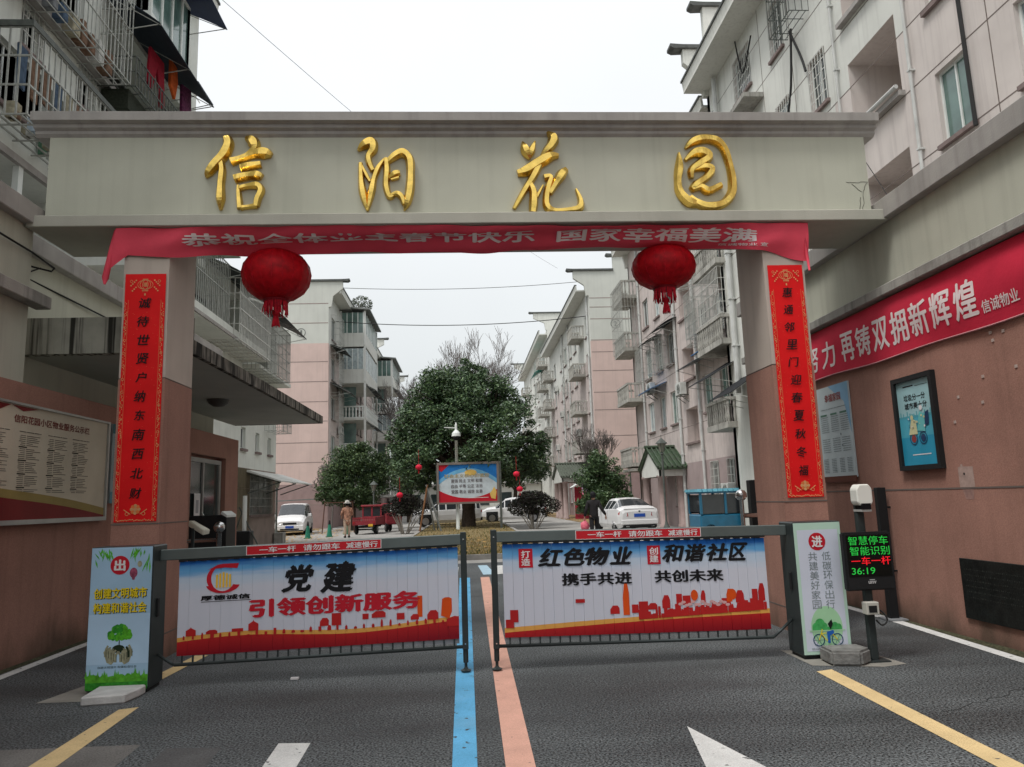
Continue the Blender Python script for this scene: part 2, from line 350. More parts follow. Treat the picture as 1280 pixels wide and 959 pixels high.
# painted markings, 4 mm above the asphalt
def mark(name, pts, m, z=.004):
    mb = MB(); n = 24
    mb.poly([(x, y, z) for x, y in pts]); return struct(name, mb, m)
mark('blue_lane_line', [(-.12, -1), (.035, -1), (.035, 4.7), (.055, 15.6), (-.155, 15.6), (-.115, 4.7)], paintb)
mark('salmon_lane_line', [(.17, -1), (.35, -1), (.375, 4.6), (.45, 15.6), (.27, 15.6), (.20, 4.6)], paintp)
mark('stop_line', [(-3.1, 16.1), (-.20, 16.1), (-.20, 18.2), (-3.1, 18.2)], paintw)
mark('stop_line', [(.62, 16.1), (3.4, 16.1), (3.4, 18.2), (.62, 18.2)], paintw)
mark('blue_line_end', [(.34, 16.1), (.60, 16.1), (.48, 18.4), (.26, 18.4)], mat('pale_blue_paint', (.42, .58, .68), .8, .1, 5))
mark('yellow_edge_line', [(2.86, 0), (3.03, 0), (3.06, 4.2), (3.14, 6.55), (2.98, 6.5), (2.9, 4.2)], painty)
mark('yellow_edge_line', [(-2.80, 1), (-2.62, 1), (-2.58, 5.1), (-2.655, 6.45), (-2.79, 6.4), (-2.76, 5.1)], painty)
mark('yellow_edge_line', [(-3.0, 7.45), (-2.86, 7.45), (-2.80, 8.6), (-2.94, 8.6)], painty)
mark('white_edge_line', [(4.75, 0), (4.90, 0), (4.93, 6.45), (5.06, 8.8), (5.08, 12.7), (4.96, 12.7), (4.93, 8.8), (4.80, 6.45)], paintw)
mark('white_edge_line', [(-4.62, 0), (-4.50, 0), (-4.50, 7.8), (-4.53, 9.6), (-4.53, 15.8), (-4.66, 15.8), (-4.65, 9.6), (-4.62, 7.8)], paintw)
mark('lane_arrow', [(1.455, 5.2), (1.30, 4.2), (1.22, 3.75), (1.40, 3.85), (1.40, 1.5), (1.56, 1.5), (1.56, 3.85), (1.80, 3.9)], paintw)
mark('lane_dash', [(-1.18, 1.5), (-1.0, 1.5), (-1.06, 5.28), (-1.275, 5.31)], paintw)
covm = mat('worn_cover_plate', (0.17, 0.165, 0.155), .8, .12, 3, .5, 80, grime=.3, fine=.2)
mark('trench_cover_slab', [(-3.45, 3.0), (-2.10, 3.0), (-2.22, 5.45), (-3.3, 5.5)], covm, .002)
mark('trench_cover_slab', [(-1.98, 3.0), (-1.5, 3.0), (-1.64, 5.29), (-2.01, 5.34)], mat('dark_cover_plate', (0.10, 0.10, 0.10), .8, .12, 3, .5, 80, fine=.2), .002)
padm = mat('cement_patch', (0.26, 0.25, 0.22), .9, .15, 4, .4, 60, grime=.4)
mark('cement_patch', [(3.05, 6.72), (3.62, 6.55), (3.86, 6.62), (3.80, 7.05), (3.62, 7.3), (3.05, 7.4)], padm, .003)
mark('cement_patch', [(-3.62, 6.75), (-3.2, 6.72), (-3.2, 7.35), (-3.5, 7.35)], padm, .003)
# hairline cracks and a sealed seam in the asphalt
rk = random.Random(77)
def seam(p0, p1, n, s_, w, m):
    pts = [(p0[0] + (p1[0] - p0[0]) * k / n + rk.uniform(-s_, s_), p0[1] + (p1[1] - p0[1]) * k / n + rk.uniform(-s_, s_)) for k in range(n + 1)]; mb = MB()
    for a, b in zip(pts, pts[1:]):
        dx, dy = b[0] - a[0], b[1] - a[1]; l = math.hypot(dx, dy); nx_, ny_ = -dy / l * w / 2, dx / l * w / 2; mb.poly([(a[0] + nx_, a[1] + ny_, .0025), (a[0] - nx_, a[1] - ny_, .0025), (b[0] - nx_, b[1] - ny_, .0025), (b[0] + nx_, b[1] + ny_, .0025)])
    return struct('asphalt_crack', mb, m)
crm = mat('crack_black', (.032, .034, .034), .9); tar = mat('tar_seam', (.022, .024, .024), .5)
seam((-4.4, 6.1), (-2.9, 6.35), 14, .03, .006, crm); seam((3.3, 5.2), (4.6, 5.9), 16, .03, .006, crm)
seam((-4.8, 12.6), (5.0, 12.5), 40, .01, .03, tar)
# a gutter of dirt and moss at the foot of each side wall
mossm = mat('mossy_gutter', (0.06, 0.06, 0.035), .95, .4, 6, .8, 40, fine=.5)
mb = MB(); mb.poly([(5.0, 0, .002), (5.13, 0, .002), (5.13, 12.7, .002), (5.09, 12.7, .002), (5.07, 8.8, .002), (4.94, 6.45, .002)]); struct('gutter_dirt', mb, mossm)
mb = MB(); mb.poly([(-4.64, 0, .002), (-4.77, 0, .002), (-4.77, 15.8, .002), (-4.67, 15.8, .002)]); struct('gutter_dirt', mb, mossm)
tag((lambda b: (b.box(-1.62, -1.55, 7.15, 7.19, .004, .02), b)[1])(MB()).build('paper_scrap', whitep), 'tiny white paper scrap lying on the asphalt under the left barrier', 'litter')

# ================================================================= GATE
G = thing('entrance_gate', 'grey cream entrance gate with two square pillars and a long beam carrying gold characters', 'gate', (.15, 8.6, 0))
PB = 9.0
for (x0, x1) in ((-3.74, -3.25), (3.57, 4.06)):
    p = MB(); p.box(x0, x1, 8.2, PB, 3.0, 4.70, 0); p.box(x0 - .003, x1 + .003, 8.197, PB + .003, 0, 2.985, 1); p.box(x0 + .006, x1 - .006, 8.206, PB - .006, 2.985, 3.0, 2)
    po = p.build('pillar', [mat('bounce_tinted_render', (0.54, 0.47, 0.41), .85, .06, 1.2, .15, 90, streak=.15, scol=(.25, .2, .17), grime=.12), brown, joint], G)  # pinkish tint paints bounce light into the upper pillar colour
    for z in (1.42, .25): q = MB(); q.box(x0 - .005, x1 + .005, 8.192, PB + .005, z, z + .014); q.build('groove', joint, po)
b = MB(); b.box(-4.63, 4.97, 8.2, PB, 4.81, 5.86); b.build('beam', cream, G)
b = MB(); b.box(-4.75, 5.07, 8.05, 9.08, 4.68, 4.812); b.build('soffit_slab', mat('slab_render', (0.44, 0.43, 0.37), .85, .07, 1.2, .2, 80, streak=.12, scol=(.2, .19, .15), grime=.2), G, bevel=.008)
b = MB()
b.prism([(0, 8.2, 5.80), (0, 8.165, 5.83), (0, 8.165, 5.865), (0, 8.12, 5.885), (0, 8.12, 5.925), (0, 8.05, 5.94), (0, 8.045, 6.04), (0, 8.07, 6.055), (0, 9.10, 6.055), (0, 9.10, 5.93), (0, 9.0, 5.86), (0, 9.0, 5.80)], (1, 0, 0))
b.v = [((-4.78 if k < 12 else 5.10) + (0 if abs(v[1] - 8.6) > .5 else 0), v[1], v[2]) for k, v in enumerate(b.v)]
b.build('cornice', coping, G)
b = MB()   # cracks in the render near the right end
random.seed(4)
def crack(pts, w=.0035):
    for p_, q_ in zip(pts, pts[1:]): b.bar((p_[0], 8.198, p_[1]), (q_[0], 8.198, q_[1]), w, .004)
def jitter(p0, p1, n, s_):
    return [(p0[0] + (p1[0] - p0[0]) * k / n + random.uniform(-s_, s_), p0[1] + (p1[1] - p0[1]) * k / n + random.uniform(-s_, s_)) for k in range(n + 1)]
crack(jitter((4.86, 4.82), (4.90, 5.12), 8, .012)); crack(jitter((4.90, 5.12), (4.95, 5.22), 3, .01)); crack(jitter((4.82, 4.82), (4.84, 5.02), 5, .012), .005); crack(jitter((4.68, 5.21), (4.96, 5.22), 7, .01), .003); crack(jitter((4.86, 5.10), (4.76, 5.19), 4, .01), .004)
b.build('crack', mat('crack_line', (.10, .095, .08), .9), G)
# gold characters: brush strokes (x, y, width) swept as chiselled ridges
CH = {
 'a': ((65, 425, 90, 480), (-2.88, -2.14, 4.90, 5.79), [
  [(175, 92, 34), (185, 130, 44), (160, 185, 44), (118, 232, 40), (82, 278, 34), (68, 305, 6)], [(140, 205, 26), (155, 260, 28), (150, 340, 30), (150, 420, 34), (152, 475, 10)],
  [(280, 95, 16), (318, 112, 46), (332, 148, 38), (300, 178, 22), (250, 205, 22), (200, 218, 26)], [(205, 222, 34), (255, 208, 28), (330, 182, 34), (390, 176, 48), (424, 188, 20)],
  [(256, 256, 30), (310, 246, 32), (368, 236, 26)], [(224, 314, 34), (290, 300, 32), (350, 296, 36), (374, 304, 24)],
  [(245, 348, 12), (250, 400, 22), (258, 470, 24)], [(250, 364, 20), (300, 352, 22), (352, 350, 30), (370, 376, 28), (352, 420, 28), (345, 460, 24)], [(260, 466, 18), (310, 460, 16), (350, 456, 22)]]),
 'b': ((880, 1180, 95, 478), (-1.17, -.52, 4.88, 5.76), [
  [(886, 154, 8), (915, 128, 34), (958, 112, 44), (966, 148, 34), (942, 186, 26), (948, 225, 24), (966, 264, 20)], [(900, 222, 16), (904, 320, 24), (916, 400, 28), (936, 476, 6)],
  [(1026, 200, 10), (992, 250, 22), (970, 310, 22), (956, 380, 28), (937, 474, 8)], [(906, 236, 12), (930, 285, 16), (950, 322, 12)],
  [(1035, 198, 20), (1040, 260, 26), (1035, 340, 26), (1052, 402, 22), (1078, 395, 10)], [(1028, 232, 12), (1080, 186, 30), (1125, 168, 34), (1160, 200, 34), (1166, 270, 32), (1160, 370, 34), (1146, 430, 30), (1130, 474, 6)],
  [(1052, 304, 12), (1082, 282, 28), (1110, 276, 18)], [(1062, 312, 8), (1104, 300, 10)], [(1058, 396, 12), (1090, 386, 20), (1116, 402, 24), (1132, 444, 18)]]),
 'c': ((88, 430, 50, 478), (.62, 1.47, 4.83, 5.86), [
  [(148, 104, 6), (162, 150, 34), (180, 194, 10)], [(208, 102, 6), (190, 150, 26), (176, 188, 10)], [(268, 54, 10), (296, 85, 36), (286, 120, 34), (255, 156, 22), (233, 182, 8)],
  [(118, 268, 22), (160, 256, 36), (220, 216, 40), (280, 182, 32), (318, 178, 14)], [(222, 228, 28), (190, 290, 26), (165, 330, 22), (130, 390, 20), (96, 450, 12)],
  [(170, 308, 14), (190, 360, 26), (190, 420, 30), (184, 472, 26)], [(238, 330, 6), (205, 392, 14)],
  [(244, 292, 22), (276, 290, 20), (262, 340, 24), (250, 400, 24), (255, 444, 26), (290, 462, 18), (350, 460, 18), (404, 450, 26), (414, 410, 20), (394, 350, 6)],
  [(352, 250, 20), (330, 272, 34), (300, 320, 26), (268, 374, 18)]]),
 'd': ((912, 1168, 75, 446), (2.57, 3.30, 4.88, 5.80), [
  [(968, 138, 8), (1000, 105, 26), (1050, 90, 26), (1100, 100, 26), (1132, 140, 24), (1150, 220, 22), (1158, 300, 24), (1150, 370, 28), (1110, 420, 26), (1050, 434, 28), (1000, 415, 24), (976, 380, 10)],
  [(938, 160, 6), (936, 230, 26), (926, 300, 22), (930, 360, 24), (962, 408, 30), (1002, 424, 20)],
  [(962, 200, 10), (1000, 165, 26), (1040, 160, 34), (1062, 186, 30), (1020, 220, 26), (986, 250, 22), (984, 292, 14)],
  [(985, 252, 12), (1035, 236, 22), (1070, 246, 26), (1050, 285, 24), (1000, 325, 24), (984, 346, 18), (1020, 336, 20), (1052, 356, 24), (1108, 326, 18)]])}
for key, (bb, wb, strokes) in CH.items():
    g_ = MB(); sx = (wb[1] - wb[0]) / (bb[1] - bb[0]); sz = (wb[3] - wb[2]) / (bb[3] - bb[2])
    for si, st in enumerate(strokes):
        pts = [(wb[0] + (x - bb[0]) * sx, wb[3] - (y - bb[2]) * sz, w * sx * .72) for x, y, w in st]
        pts = catmull(pts, 5); n = len(pts); rows = []
        for k, (x, z, w) in enumerate(pts):
            a = Vector(pts[min(k + 1, n - 1)][:2]) - Vector(pts[max(k - 1, 0)][:2]); a.normalize(); nx, nz = -a.y, a.x
            w = max(w, .004) * (1 + .03 * math.sin(k * .9 + si)); h = min(.085, .030 + w * .95) + .0007 * si
            rows.append([(x + nx * w, 8.2, z + nz * w), (x + nx * w, 8.17, z + nz * w), (x + nx * w * .62, 8.2 - h, z + nz * w * .62), (x - nx * w * .5, 8.2 - h * 1.03, z - nz * w * .5), (x - nx * w, 8.17, z - nz * w), (x - nx * w, 8.2, z - nz * w)])
        o = len(g_.v)
        for r in rows: g_.v += r
        for k in range(n - 1):
            for j in range(5):
                g_.f.append((o + k * 6 + j, o + k * 6 + j + 1, o + k * 6 + 7 + j, o + k * 6 + 6 + j)); g_.mi.append(0)
        for e in (0, n - 1):
            g_.f.append(tuple(o + e * 6 + j for j in range(6))); g_.mi.append(0)
    g_.build('gold_character', gold, G)
# ---- red cloth banner tied under the beam
def ss(a, b, x): t = max(0, min(1, (x - a) / (b - a))); return t * t * (3 - 2 * t)
def ban(X, t):
    mid = ss(-3.2, -2.6, X) * (1 - ss(3.0, 3.52, X))
    yb = 8.17 + .30 * mid; zb = 4.36 + .13 * mid - .16 * ss(3.55, 4.1, X)
    Xs = X
    if X < -3.70: zb -= .20 * ss(-3.70, -3.80, X) * 1; Xs = X - .12 * t * ss(-3.70, -3.80, X)
    y = 8.09 + (yb - 8.09) * t ** 1.15; z = 4.668 + (zb - 4.668) * t
    z -= .016 * math.sin(X * 2.3 + 1) * t + .008 * math.sin(X * 7.1) * t + .014 * math.sin(t * 9 + X * .8) * (.3 + mid); y += .012 * math.sin(X * 5.3 + t * 6) + .010 * math.sin(X * 11 + 4 * t)
    return Vector((Xs, min(y, 8.19) if mid < .02 else y, z))
BN = thing('cloth_banner', 'long crimson cloth banner with white lettering tied under the gate beam', 'banner', (.15, 8.1, 4.67))
mb = MB(); nx, nt_ = 150, 8
for i in range(nx + 1):
    for j in range(nt_ + 1): mb.v.append(tuple(ban(-3.80 + 7.91 * i / nx, j / nt_)))
for i in range(nx):
    for j in range(nt_): k = i * (nt_ + 1) + j; mb.f.append((k, k + 1, k + nt_ + 2, k + nt_ + 1)); mb.mi.append(0)
o = mb.build('cloth', red_cloth, BN, smooth=True)
def ban_text(body, X0, X1, t0, t1, bold):
    V, F = glyphs(body, bold, 0, 3); x0 = min(v[0] for v in V); x1 = max(v[0] for v in V); y0 = min(v[1] for v in V); y1 = max(v[1] for v in V)
    mb = MB()
    for a, b_, e in V:
        X = X0 + (a - x0) / (x1 - x0) * (X1 - X0); t = t1 + (b_ - y0) / (y1 - y0) * (t0 - t1); p = ban(X, t); mb.v.append((p.x, p.y - .004 - .0003 * e, p.z - .003 - .0003 * e))
    mb.f = F; mb.mi = [0] * len(F); mb.build('lettering', pinkp, BN)
ban_text('恭祝全体业主春节快乐  国家幸福美满', -3.10, 3.50, .22, .66, .035)
ban_text('信诚物业 宣', 3.1, 3.62, .72, .86, .02)
mb = MB(); mb.tube([(4.06, 8.12, 4.60), (4.08, 8.14, 4.30), (4.10, 8.15, 4.10)], [.012, .02, .012], 5); mb.build('hanging_corner', red_cloth, BN, smooth=True)
mb = MB(); mb.tube([(-3.82, 8.12, 4.66), (-3.86, 8.15, 4.45), (-3.92, 8.16, 4.12), (-3.93, 8.17, 4.05)], [.012, .03, .035, .01], 6)
mb.build('hanging_corner', red_cloth, BN, smooth=True)
# ---- couplets
def couplet(x0, x1, z0, z1, chars, label):
    T = thing('couplet', label, 'couplet', ((x0 + x1) / 2, 8.19, z0), 'red couplets on the gate pillars')
    mb = MB(); n = 24
    for k in range(n):
        za, zb = z0 + (z1 - z0) * k / n, z0 + (z1 - z0) * (k + 1) / n; ya, yb = 8.188 + .002 * math.sin(k * 1.3), 8.188 + .002 * math.sin((k + 1) * 1.3)
        mb.poly([(x0, ya, za), (x1, ya, za), (x1, yb, zb), (x0, yb, zb)])
    mb.build('paper', red_paper, T)
    w = x1 - x0; Pn = Print((x0, 8.183, z0), (1, 0, 0), (0, 0, 1)); H = z1 - z0
    rnd = random.Random(int(x0 * 10))
    for s in (0, 1):
        xc = .022 if s == 0 else w - .022
        for k in range(150):          # scrollwork border
            y = .03 + (H - .34) * k / 150; Pn.disc(xc + rnd.uniform(-.013, .013), y, rnd.uniform(.003, .0075), 0, 0, 6)
        for k in range(16):
            y = .08 + (H - .40) * k / 16; Pn.ring(xc, y, .016, .004, 0, 0, 8)
        Pn.rect(xc + (.022 if s == 0 else -.0245), .03, xc + (.0245 if s == 0 else -.022), H - .30, 0)
    for k in range(26): Pn.disc(.03 + (w - .06) * k / 25, .018 + rnd.uniform(-.008, .008), .007, 0, 0, 6)
    for k in range(60): Pn.disc(rnd.uniform(.05, w - .05), rnd.uniform(.1, H - .3), .0022, 0, 0, 4)
    # lantern ornament at the head: a ribbed lantern with clouds and a tassel
    cy = H - .125; cx = w / 2
    for q, a in ((.085, .055), (.06, .055), (.032, .055)): Pn.ring(cx, cy, q, .005, 0, 0, 20, ry=a)
    Pn.rect(cx - .035, cy - .068, cx + .035, cy - .060); Pn.rect(cx - .03, cy + .058, cx + .03, cy + .066)
    for q in (-.028, -.014, 0, .014, .028): Pn.rect(cx + q - .0015, cy - .085, cx + q + .0015, cy - .068)
    Pn.rect(cx - .008, cy - .125, cx + .008, cy - .10); Pn.text('福', cx, cy, .045, .05, 0, 1, .03)
    for s in (-1, 1):
        for k in range(7): Pn.disc(cx + s * (.10 + .018 * (k % 4)), cy + .05 - .02 * k, .009, 0, 0, 7)
        Pn.ring(cx + s * .15, cy + .04, .016, .004, 0, 0, 10)
    # plain flower ornament at the foot
    fx, fy = w / 2, .13
    for k in range(8):
        a = k * math.pi / 4; Pn.disc(fx + .038 * math.cos(a), fy + .038 * math.sin(a), .018, 2 if k % 2 else 0, 0, 10)
    Pn.disc(fx, fy, .022, 0, 1, 12)
    for s in (-1, 1): Pn.ring(fx + s * .085, .085, .02, .005, 0, 0, 10); Pn.line([(fx + s * .05, .08), (fx + s * .12, .13)], .008, 0)
    Pn.build('gold_ornament', [gold_print, ink, mat('orange_flower_print', (.72, .20, .06), .6)], T)
    Q = Print((x0, 8.181, z0), (1, 0, 0), (0, 0, 1)); top = H - .335; bot = .30; n = len(chars)
    for k, ch in enumerate(chars):
        y = top - (top - bot) * k / (n - 1); sz = .128
        Q.text(ch, w / 2 + rnd.uniform(-.008, .008), y, sz * rnd.uniform(.92, 1.08), sz * rnd.uniform(.86, .98), 0, 0, .022, .18)
    Q.build('lettering', ink, T)
couplet(-3.715, -3.275, 1.45, 4.17, '诚待世贤户纳东南西北财', 'red paper couplet glued to the gate pillar nearest the long beige notice board')
couplet(3.61, 4.03, 1.47, 4.18, '惠通邻里门迎春夏秋冬福', 'red paper couplet glued to the gate pillar nearest the black framed blue poster')
# ---- lanterns
def lantern(x, y, zc, R, Hh, label, turn):
    T = thing('palace_lantern', label, 'lantern', (x, y, zc), 'red lanterns under the gate beam')
    mb = MB(); n = 40; nr = 14
    for j in range(nr + 1):
        a = -math.pi / 2 * .86 + math.pi * .86 * j / nr
        for k in range(n):
            t = 2 * math.pi * k / n + turn; r = R * math.cos(a) ** .92 * (1 - (.03 if k % 2 else 0)); mb.v.append((x + r * math.cos(t), y + r * math.sin(t), zc + Hh * math.sin(a)))
    for j in range(nr):
        for k in range(n): a_ = j * n; k2 = (k + 1) % n; mb.f.append((a_ + k, a_ + k2, a_ + n + k2, a_ + n + k)); mb.mi.append(0)
    mb.build('silk_body', lantern_red, T, smooth=True)
    mb = MB()
    for k in range(20):
        t = 2 * math.pi * k / 20 + turn; pts = []
        for j in range(9):
            a = -math.pi / 2 * .86 + math.pi * .86 * j / 8; r = R * 1.004 * max(math.cos(a), 0) ** .92; pts.append((x + r * math.cos(t), y + r * math.sin(t), zc + Hh * math.sin(a)))
        mb.tube(pts, .0035, 4)
    mb.build('rib', tassel_red, T)
    for s, nm in ((1, 'top_cap'), (-1, 'bottom_cap')):
        mb = MB(); z0 = s * Hh * .955
        mb.lathe((x, y, zc + z0), [(.001, s * .02), (R * .36, s * .02), (R * .38, 0), (R * .34, -s * .01)], 20); mb.build(nm, mat('lantern_cap', (.20, .008, .015), .5), T)
    mb = MB(); mb.tube([(x, y, zc + Hh), (x, y, 4.69)], .005, 4); mb.build('hanging_wire', cable, T)
    mb = MB()
    for k in range(46):
        t = 2 * math.pi * k / 46; r = R * .32; l = .13 + .05 * random.random(); q = random.uniform(-.03, .03)
        mb.bar((x + r * math.cos(t), y + r * math.sin(t), zc - Hh * .98), (x + (r + q) * math.cos(t + q), y + (r + q) * math.sin(t + q), zc - Hh * .98 - l), .010)
    mb.lathe((x, y, zc - Hh - .10), [(.006, 0), (.035, -.02), (.04, -.06), (.03, -.075)], 8)
    for k in range(22):
        t = 2 * math.pi * k / 22; mb.bar((x + .02 * math.cos(t), y + .02 * math.sin(t), zc - Hh - .16), (x + .045 * math.cos(t + .3), y + .045 * math.sin(t + .3), zc - Hh - .31 + .02 * random.random()), .008)
    mb.build('tassel', tassel_red, T)
lantern(-2.175, 8.62, 4.27, .40, .32, 'round dark red silk lantern hanging beside the left gate pillar', .1)
lantern(2.495, 8.62, 4.31, .39, .275, 'round dark red silk lantern hanging beside the right gate pillar', .4)

# ================================================================= BARRIERS
def slat_mat(name, t, x0, z0, Wd, Hh, fa, fb, fc, gw, flip):
    """colour print running over the slats: blue sky, pale field, gold and red ribbon (flat print, in the board's own coordinates)"""
    m = bpy.data.materials.new(name); m.use_nodes = True; T = m.node_tree; b = T.nodes['Principled BSDF']; b.inputs['Roughness'].default_value = .5; b.inputs['Specular IOR Level'].default_value = .2
    N = T.nodes.new; K = T.links.new
    tc = N('ShaderNodeTexCoord'); s = N('ShaderNodeSeparateXYZ'); K(tc.outputs['Object'], s.inputs[0])
    def M(op, a, b_=None, c=None):
        n = N('ShaderNodeMath'); n.operation = op
        for k, v in enumerate((a, b_, c)):
            if v is None: continue
            if isinstance(v, (int, float)): n.inputs[k].default_value = v
            else: K(v, n.inputs[k])
        return n.outputs[0]
    u = M('MULTIPLY', M('SUBTRACT', s.outputs['X'], x0), 1 / Wd)
    v = M('MULTIPLY', M('SUBTRACT', M('SUBTRACT', s.outputs['Z'], z0), M('MULTIPLY', M('SUBTRACT', s.outputs['X'], x0), t)), 1 / Hh)
    cb = N('ShaderNodeCombineXYZ'); K(u, cb.inputs[0]); K(M('MULTIPLY', v, 2.2), cb.inputs[1]); nz = N('ShaderNodeTexNoise'); nz.inputs['Scale'].default_value = 5; nz.inputs['Detail'].default_value = 4; K(cb.outputs[0], nz.inputs['Vector'])
    vv = M('ADD', v, M('MULTIPLY', M('SUBTRACT', nz.outputs[0], .5), .16))
    r = N('ShaderNodeValToRGB'); e = r.color_ramp.elements; e[0].position = .66; e[0].color = (.60, .62, .70, 1); e[1].position = 1.0; e[1].color = (.01, .13, .50, 1)
    q = e.new(.80); q.color = (.50, .60, .72, 1); q = e.new(.91); q.color = (.12, .36, .66, 1)
    K(vv, r.inputs[0]); r.color_ramp.interpolation = 'EASE'
    f = M('ADD', M('ADD', fa, M('MULTIPLY', u, fb)), M('MULTIPLY', M('SINE', M('MULTIPLY', u, 3.14159 * flip)), fc))
    isg = M('LESS_THAN', v, M('ADD', f, gw)); isr = M('LESS_THAN', v, f)
    g = N('ShaderNodeMix'); g.data_type = 'RGBA'; K(isg, g.inputs['Factor']); K(r.outputs[0], g.inputs['A']); g.inputs['B'].default_value = (.72, .36, .08, 1)
    rr = N('ShaderNodeValToRGB'); rr.color_ramp.elements[0].color = (.22, .004, .012, 1); rr.color_ramp.elements[1].color = (.50, .02, .02, 1)
    K(M('MULTIPLY', M('SUBTRACT', v, M('SUBTRACT', f, .16)), 5), rr.inputs[0])
    h = N('ShaderNodeMix'); h.data_type = 'RGBA'; K(isr, h.inputs['Factor']); K(g.outputs['Result'], h.inputs['A']); K(rr.outputs[0], h.inputs['B'])
    K(h.outputs['Result'], b.inputs['Base Color']); return m
def barrier(side, T, x_in, x_out, za, t, px0, px1, pz1, pz0, xe, sx0, sx1, smat):
    """arm, sign strip, slats, rail and pickets; x_in is the cabinet end, heights follow z = za + t*(x - x_in)"""
    Y = 7.12; z = lambda x, h=0: za + t * (x - x_in) + h
    mb = MB(); a, b_ = min(x_in, x_out), max(x_in, x_out)
    mb.hexa([(a, Y - .03, z(a)), (b_, Y - .03, z(b_)), (b_, Y + .03, z(b_)), (a, Y + .03, z(a)), (a, Y - .03, z(a, .098)), (b_, Y - .03, z(b_, .098)), (b_, Y + .03, z(b_, .098)), (a, Y + .03, z(a, .098))])
    mb.build('arm', armm, T, bevel=.006)
    mb = MB(); n = 52                                           # rubber seal waving under the arm
    for k in range(n):
        xa, xb = px0 + (px1 - px0) * k / n, px0 + (px1 - px0) * (k + 1) / n; q = .012 if k % 2 else .020
        mb.hexa([(xa, Y - .035, z(xa, -q)), (xb, Y - .035, z(xb, -q)), (xb, Y + .035, z(xb, -q)), (xa, Y + .035, z(xa, -q)), (xa, Y - .035, z(xa, -.001)), (xb, Y - .035, z(xb, -.001)), (xb, Y + .035, z(xb, -.001)), (xa, Y + .035, z(xa, -.001))])
    mb.build('rubber_seal', black, T)
    P_ = Print((0, Y - .031, za - t * x_in), (1, 0, t), (0, 0, 1))
    P_.rect(sx0, .008, sx1, .092, 0)
    for q in ((sx0, .008, sx1, .012), (sx0, .088, sx1, .092), (sx0, .008, sx0 + .006, .092), (sx1 - .006, .008, sx1, .092)): P_.rect(*q, 1, 1)
    c = (sx0 + sx1) / 2; w = sx1 - sx0
    P_.text('一车一杆', c - w * .27, .050, w * .27, .052, 1, 1, .03); P_.text('请勿跟车', c + w * .055, .050, w * .27, .056, 1, 1, .03); P_.text('减速慢行', c + w * .355, .050, w * .235, .056, 1, 1, .03)
    P_.build('sign_strip', [cutred, whitep], T)
    n = 27; sw = (px1 - px0) / n
    for k in range(n):
        xa = px0 + sw * k + .0008; xb = px0 + sw * (k + 1) - .0008
        mb = MB(); yo = .002 * math.sin(k * 2.1)
        mb.hexa([(xa, Y - .012 + yo, pz0 + t * (xa - px0)), (xb, Y - .009 + yo, pz0 + t * (xb - px0)), (xb, Y + .004, pz0 + t * (xb - px0)), (xa, Y + .004, pz0 + t * (xa - px0)),
                 (xa, Y - .012 + yo, pz1 + t * (xa - px0)), (xb, Y - .009 + yo, pz1 + t * (xb - px0)), (xb, Y + .004, pz1 + t * (xb - px0)), (xa, Y + .004, pz1 + t * (xa - px0))])
        mb.build('slat', smat, T)
    mb = MB(); mb.box(px0, px1, Y + .006, Y + .010, min(pz0, pz0 + t * (px1 - px0)) - .005, pz1 + min(0, t * (px1 - px0)) - .004); mb.build('slat_backing', mat('backing_cloth', (.30, .31, .33), .8), T)
    rz = lambda x: pz0 + t * (x - px0) - .075
    mb = MB(); xr0, xr1 = min(x_in, xe), max(x_in, xe); e0 = px0 - .02 if side < 0 else xe; e1 = xe if side < 0 else px1 + .02
    mb.tube([(e0, Y, rz(e0)), (e1, Y, rz(e1))], .016, 8)
    if side < 0: mb.tube([(e0, Y, rz(e0)), (x_in + .10, Y, rz(e0) + .03), (x_in + .0, Y, rz(e0) + .10)], .014, 8)
    else: mb.tube([(e1, Y, rz(e1)), (x_in - .12, Y, rz(e1) + .06), (x_in, Y, rz(e1) + .16)], .014, 8)
    mb.build('bottom_rail', charcoal, T, smooth=True)
    for k in range(n):
        x = px0 + sw * (k + .5); mb = MB(); mb.box(x - .007, x + .007, Y - .007, Y + .007, rz(x) + .012, pz0 + t * (x - px0) - .001); mb.build('picket', charcoal, T)
    mb = MB(); w_ = .028; mb.box(xe - w_, xe + w_, Y - .036, Y + .036, rz(xe) - .02, z(x_out, .115)); mb.build('end_post', charcoal, T, bevel=.004)
    mb = MB(); mb.lathe((xe, Y, 0), [(.045, .012), (.05, .022), (.022, .035), (.014, .05), (.014, .085), (.024, .09), (.024, rz(xe) - .0)], 10); mb.build('support_foot', charcoal, T)
    mb = MB(); mb.lathe((xe, Y - .038, z(x_out, .04)), [(.0, 0)] * 2, 3)
    for h in (z(x_out, .05), rz(xe) + .03): mb.box(xe - .006, xe + .006, Y - .040, Y - .036, h - .006, h + .006)
    mb.build('bolt', chrome, T)
# left cabinet
BL = thing('boom_barrier', 'exit barrier with a tree and hands poster cabinet and slatted 党建 board', 'barrier', (-3.06, 7.1, 0), 'folding boom barriers across the gateway')
BR = thing('boom_barrier', 'entry barrier with a bicycle poster cabinet and slatted 红色物业 board', 'barrier', (3.33, 7.1, 0), 'folding boom barriers across the gateway')
def cabinet(T, x0, x1, y0, y1, h):
    mb = MB(); mb.box(x0, x1, y0, y1, .03, h); o = mb.build('cabinet', charcoal, T, bevel=.01)
    mb = MB(); mb.box(x0 + .02, x1 - .02, y0 + .02, y1 - .02, 0, .03); mb.build('cabinet_base', black, T)
    mb = MB(); xs = x1 if x0 < 0 else x0; s = .004 if x0 < 0 else -.004
    mb.box(min(xs, xs + s * 4), max(xs, xs + s * 4), y0 + .10, y0 + .14, .62, .78); mb.build('door_handle', black, T, bevel=.002)
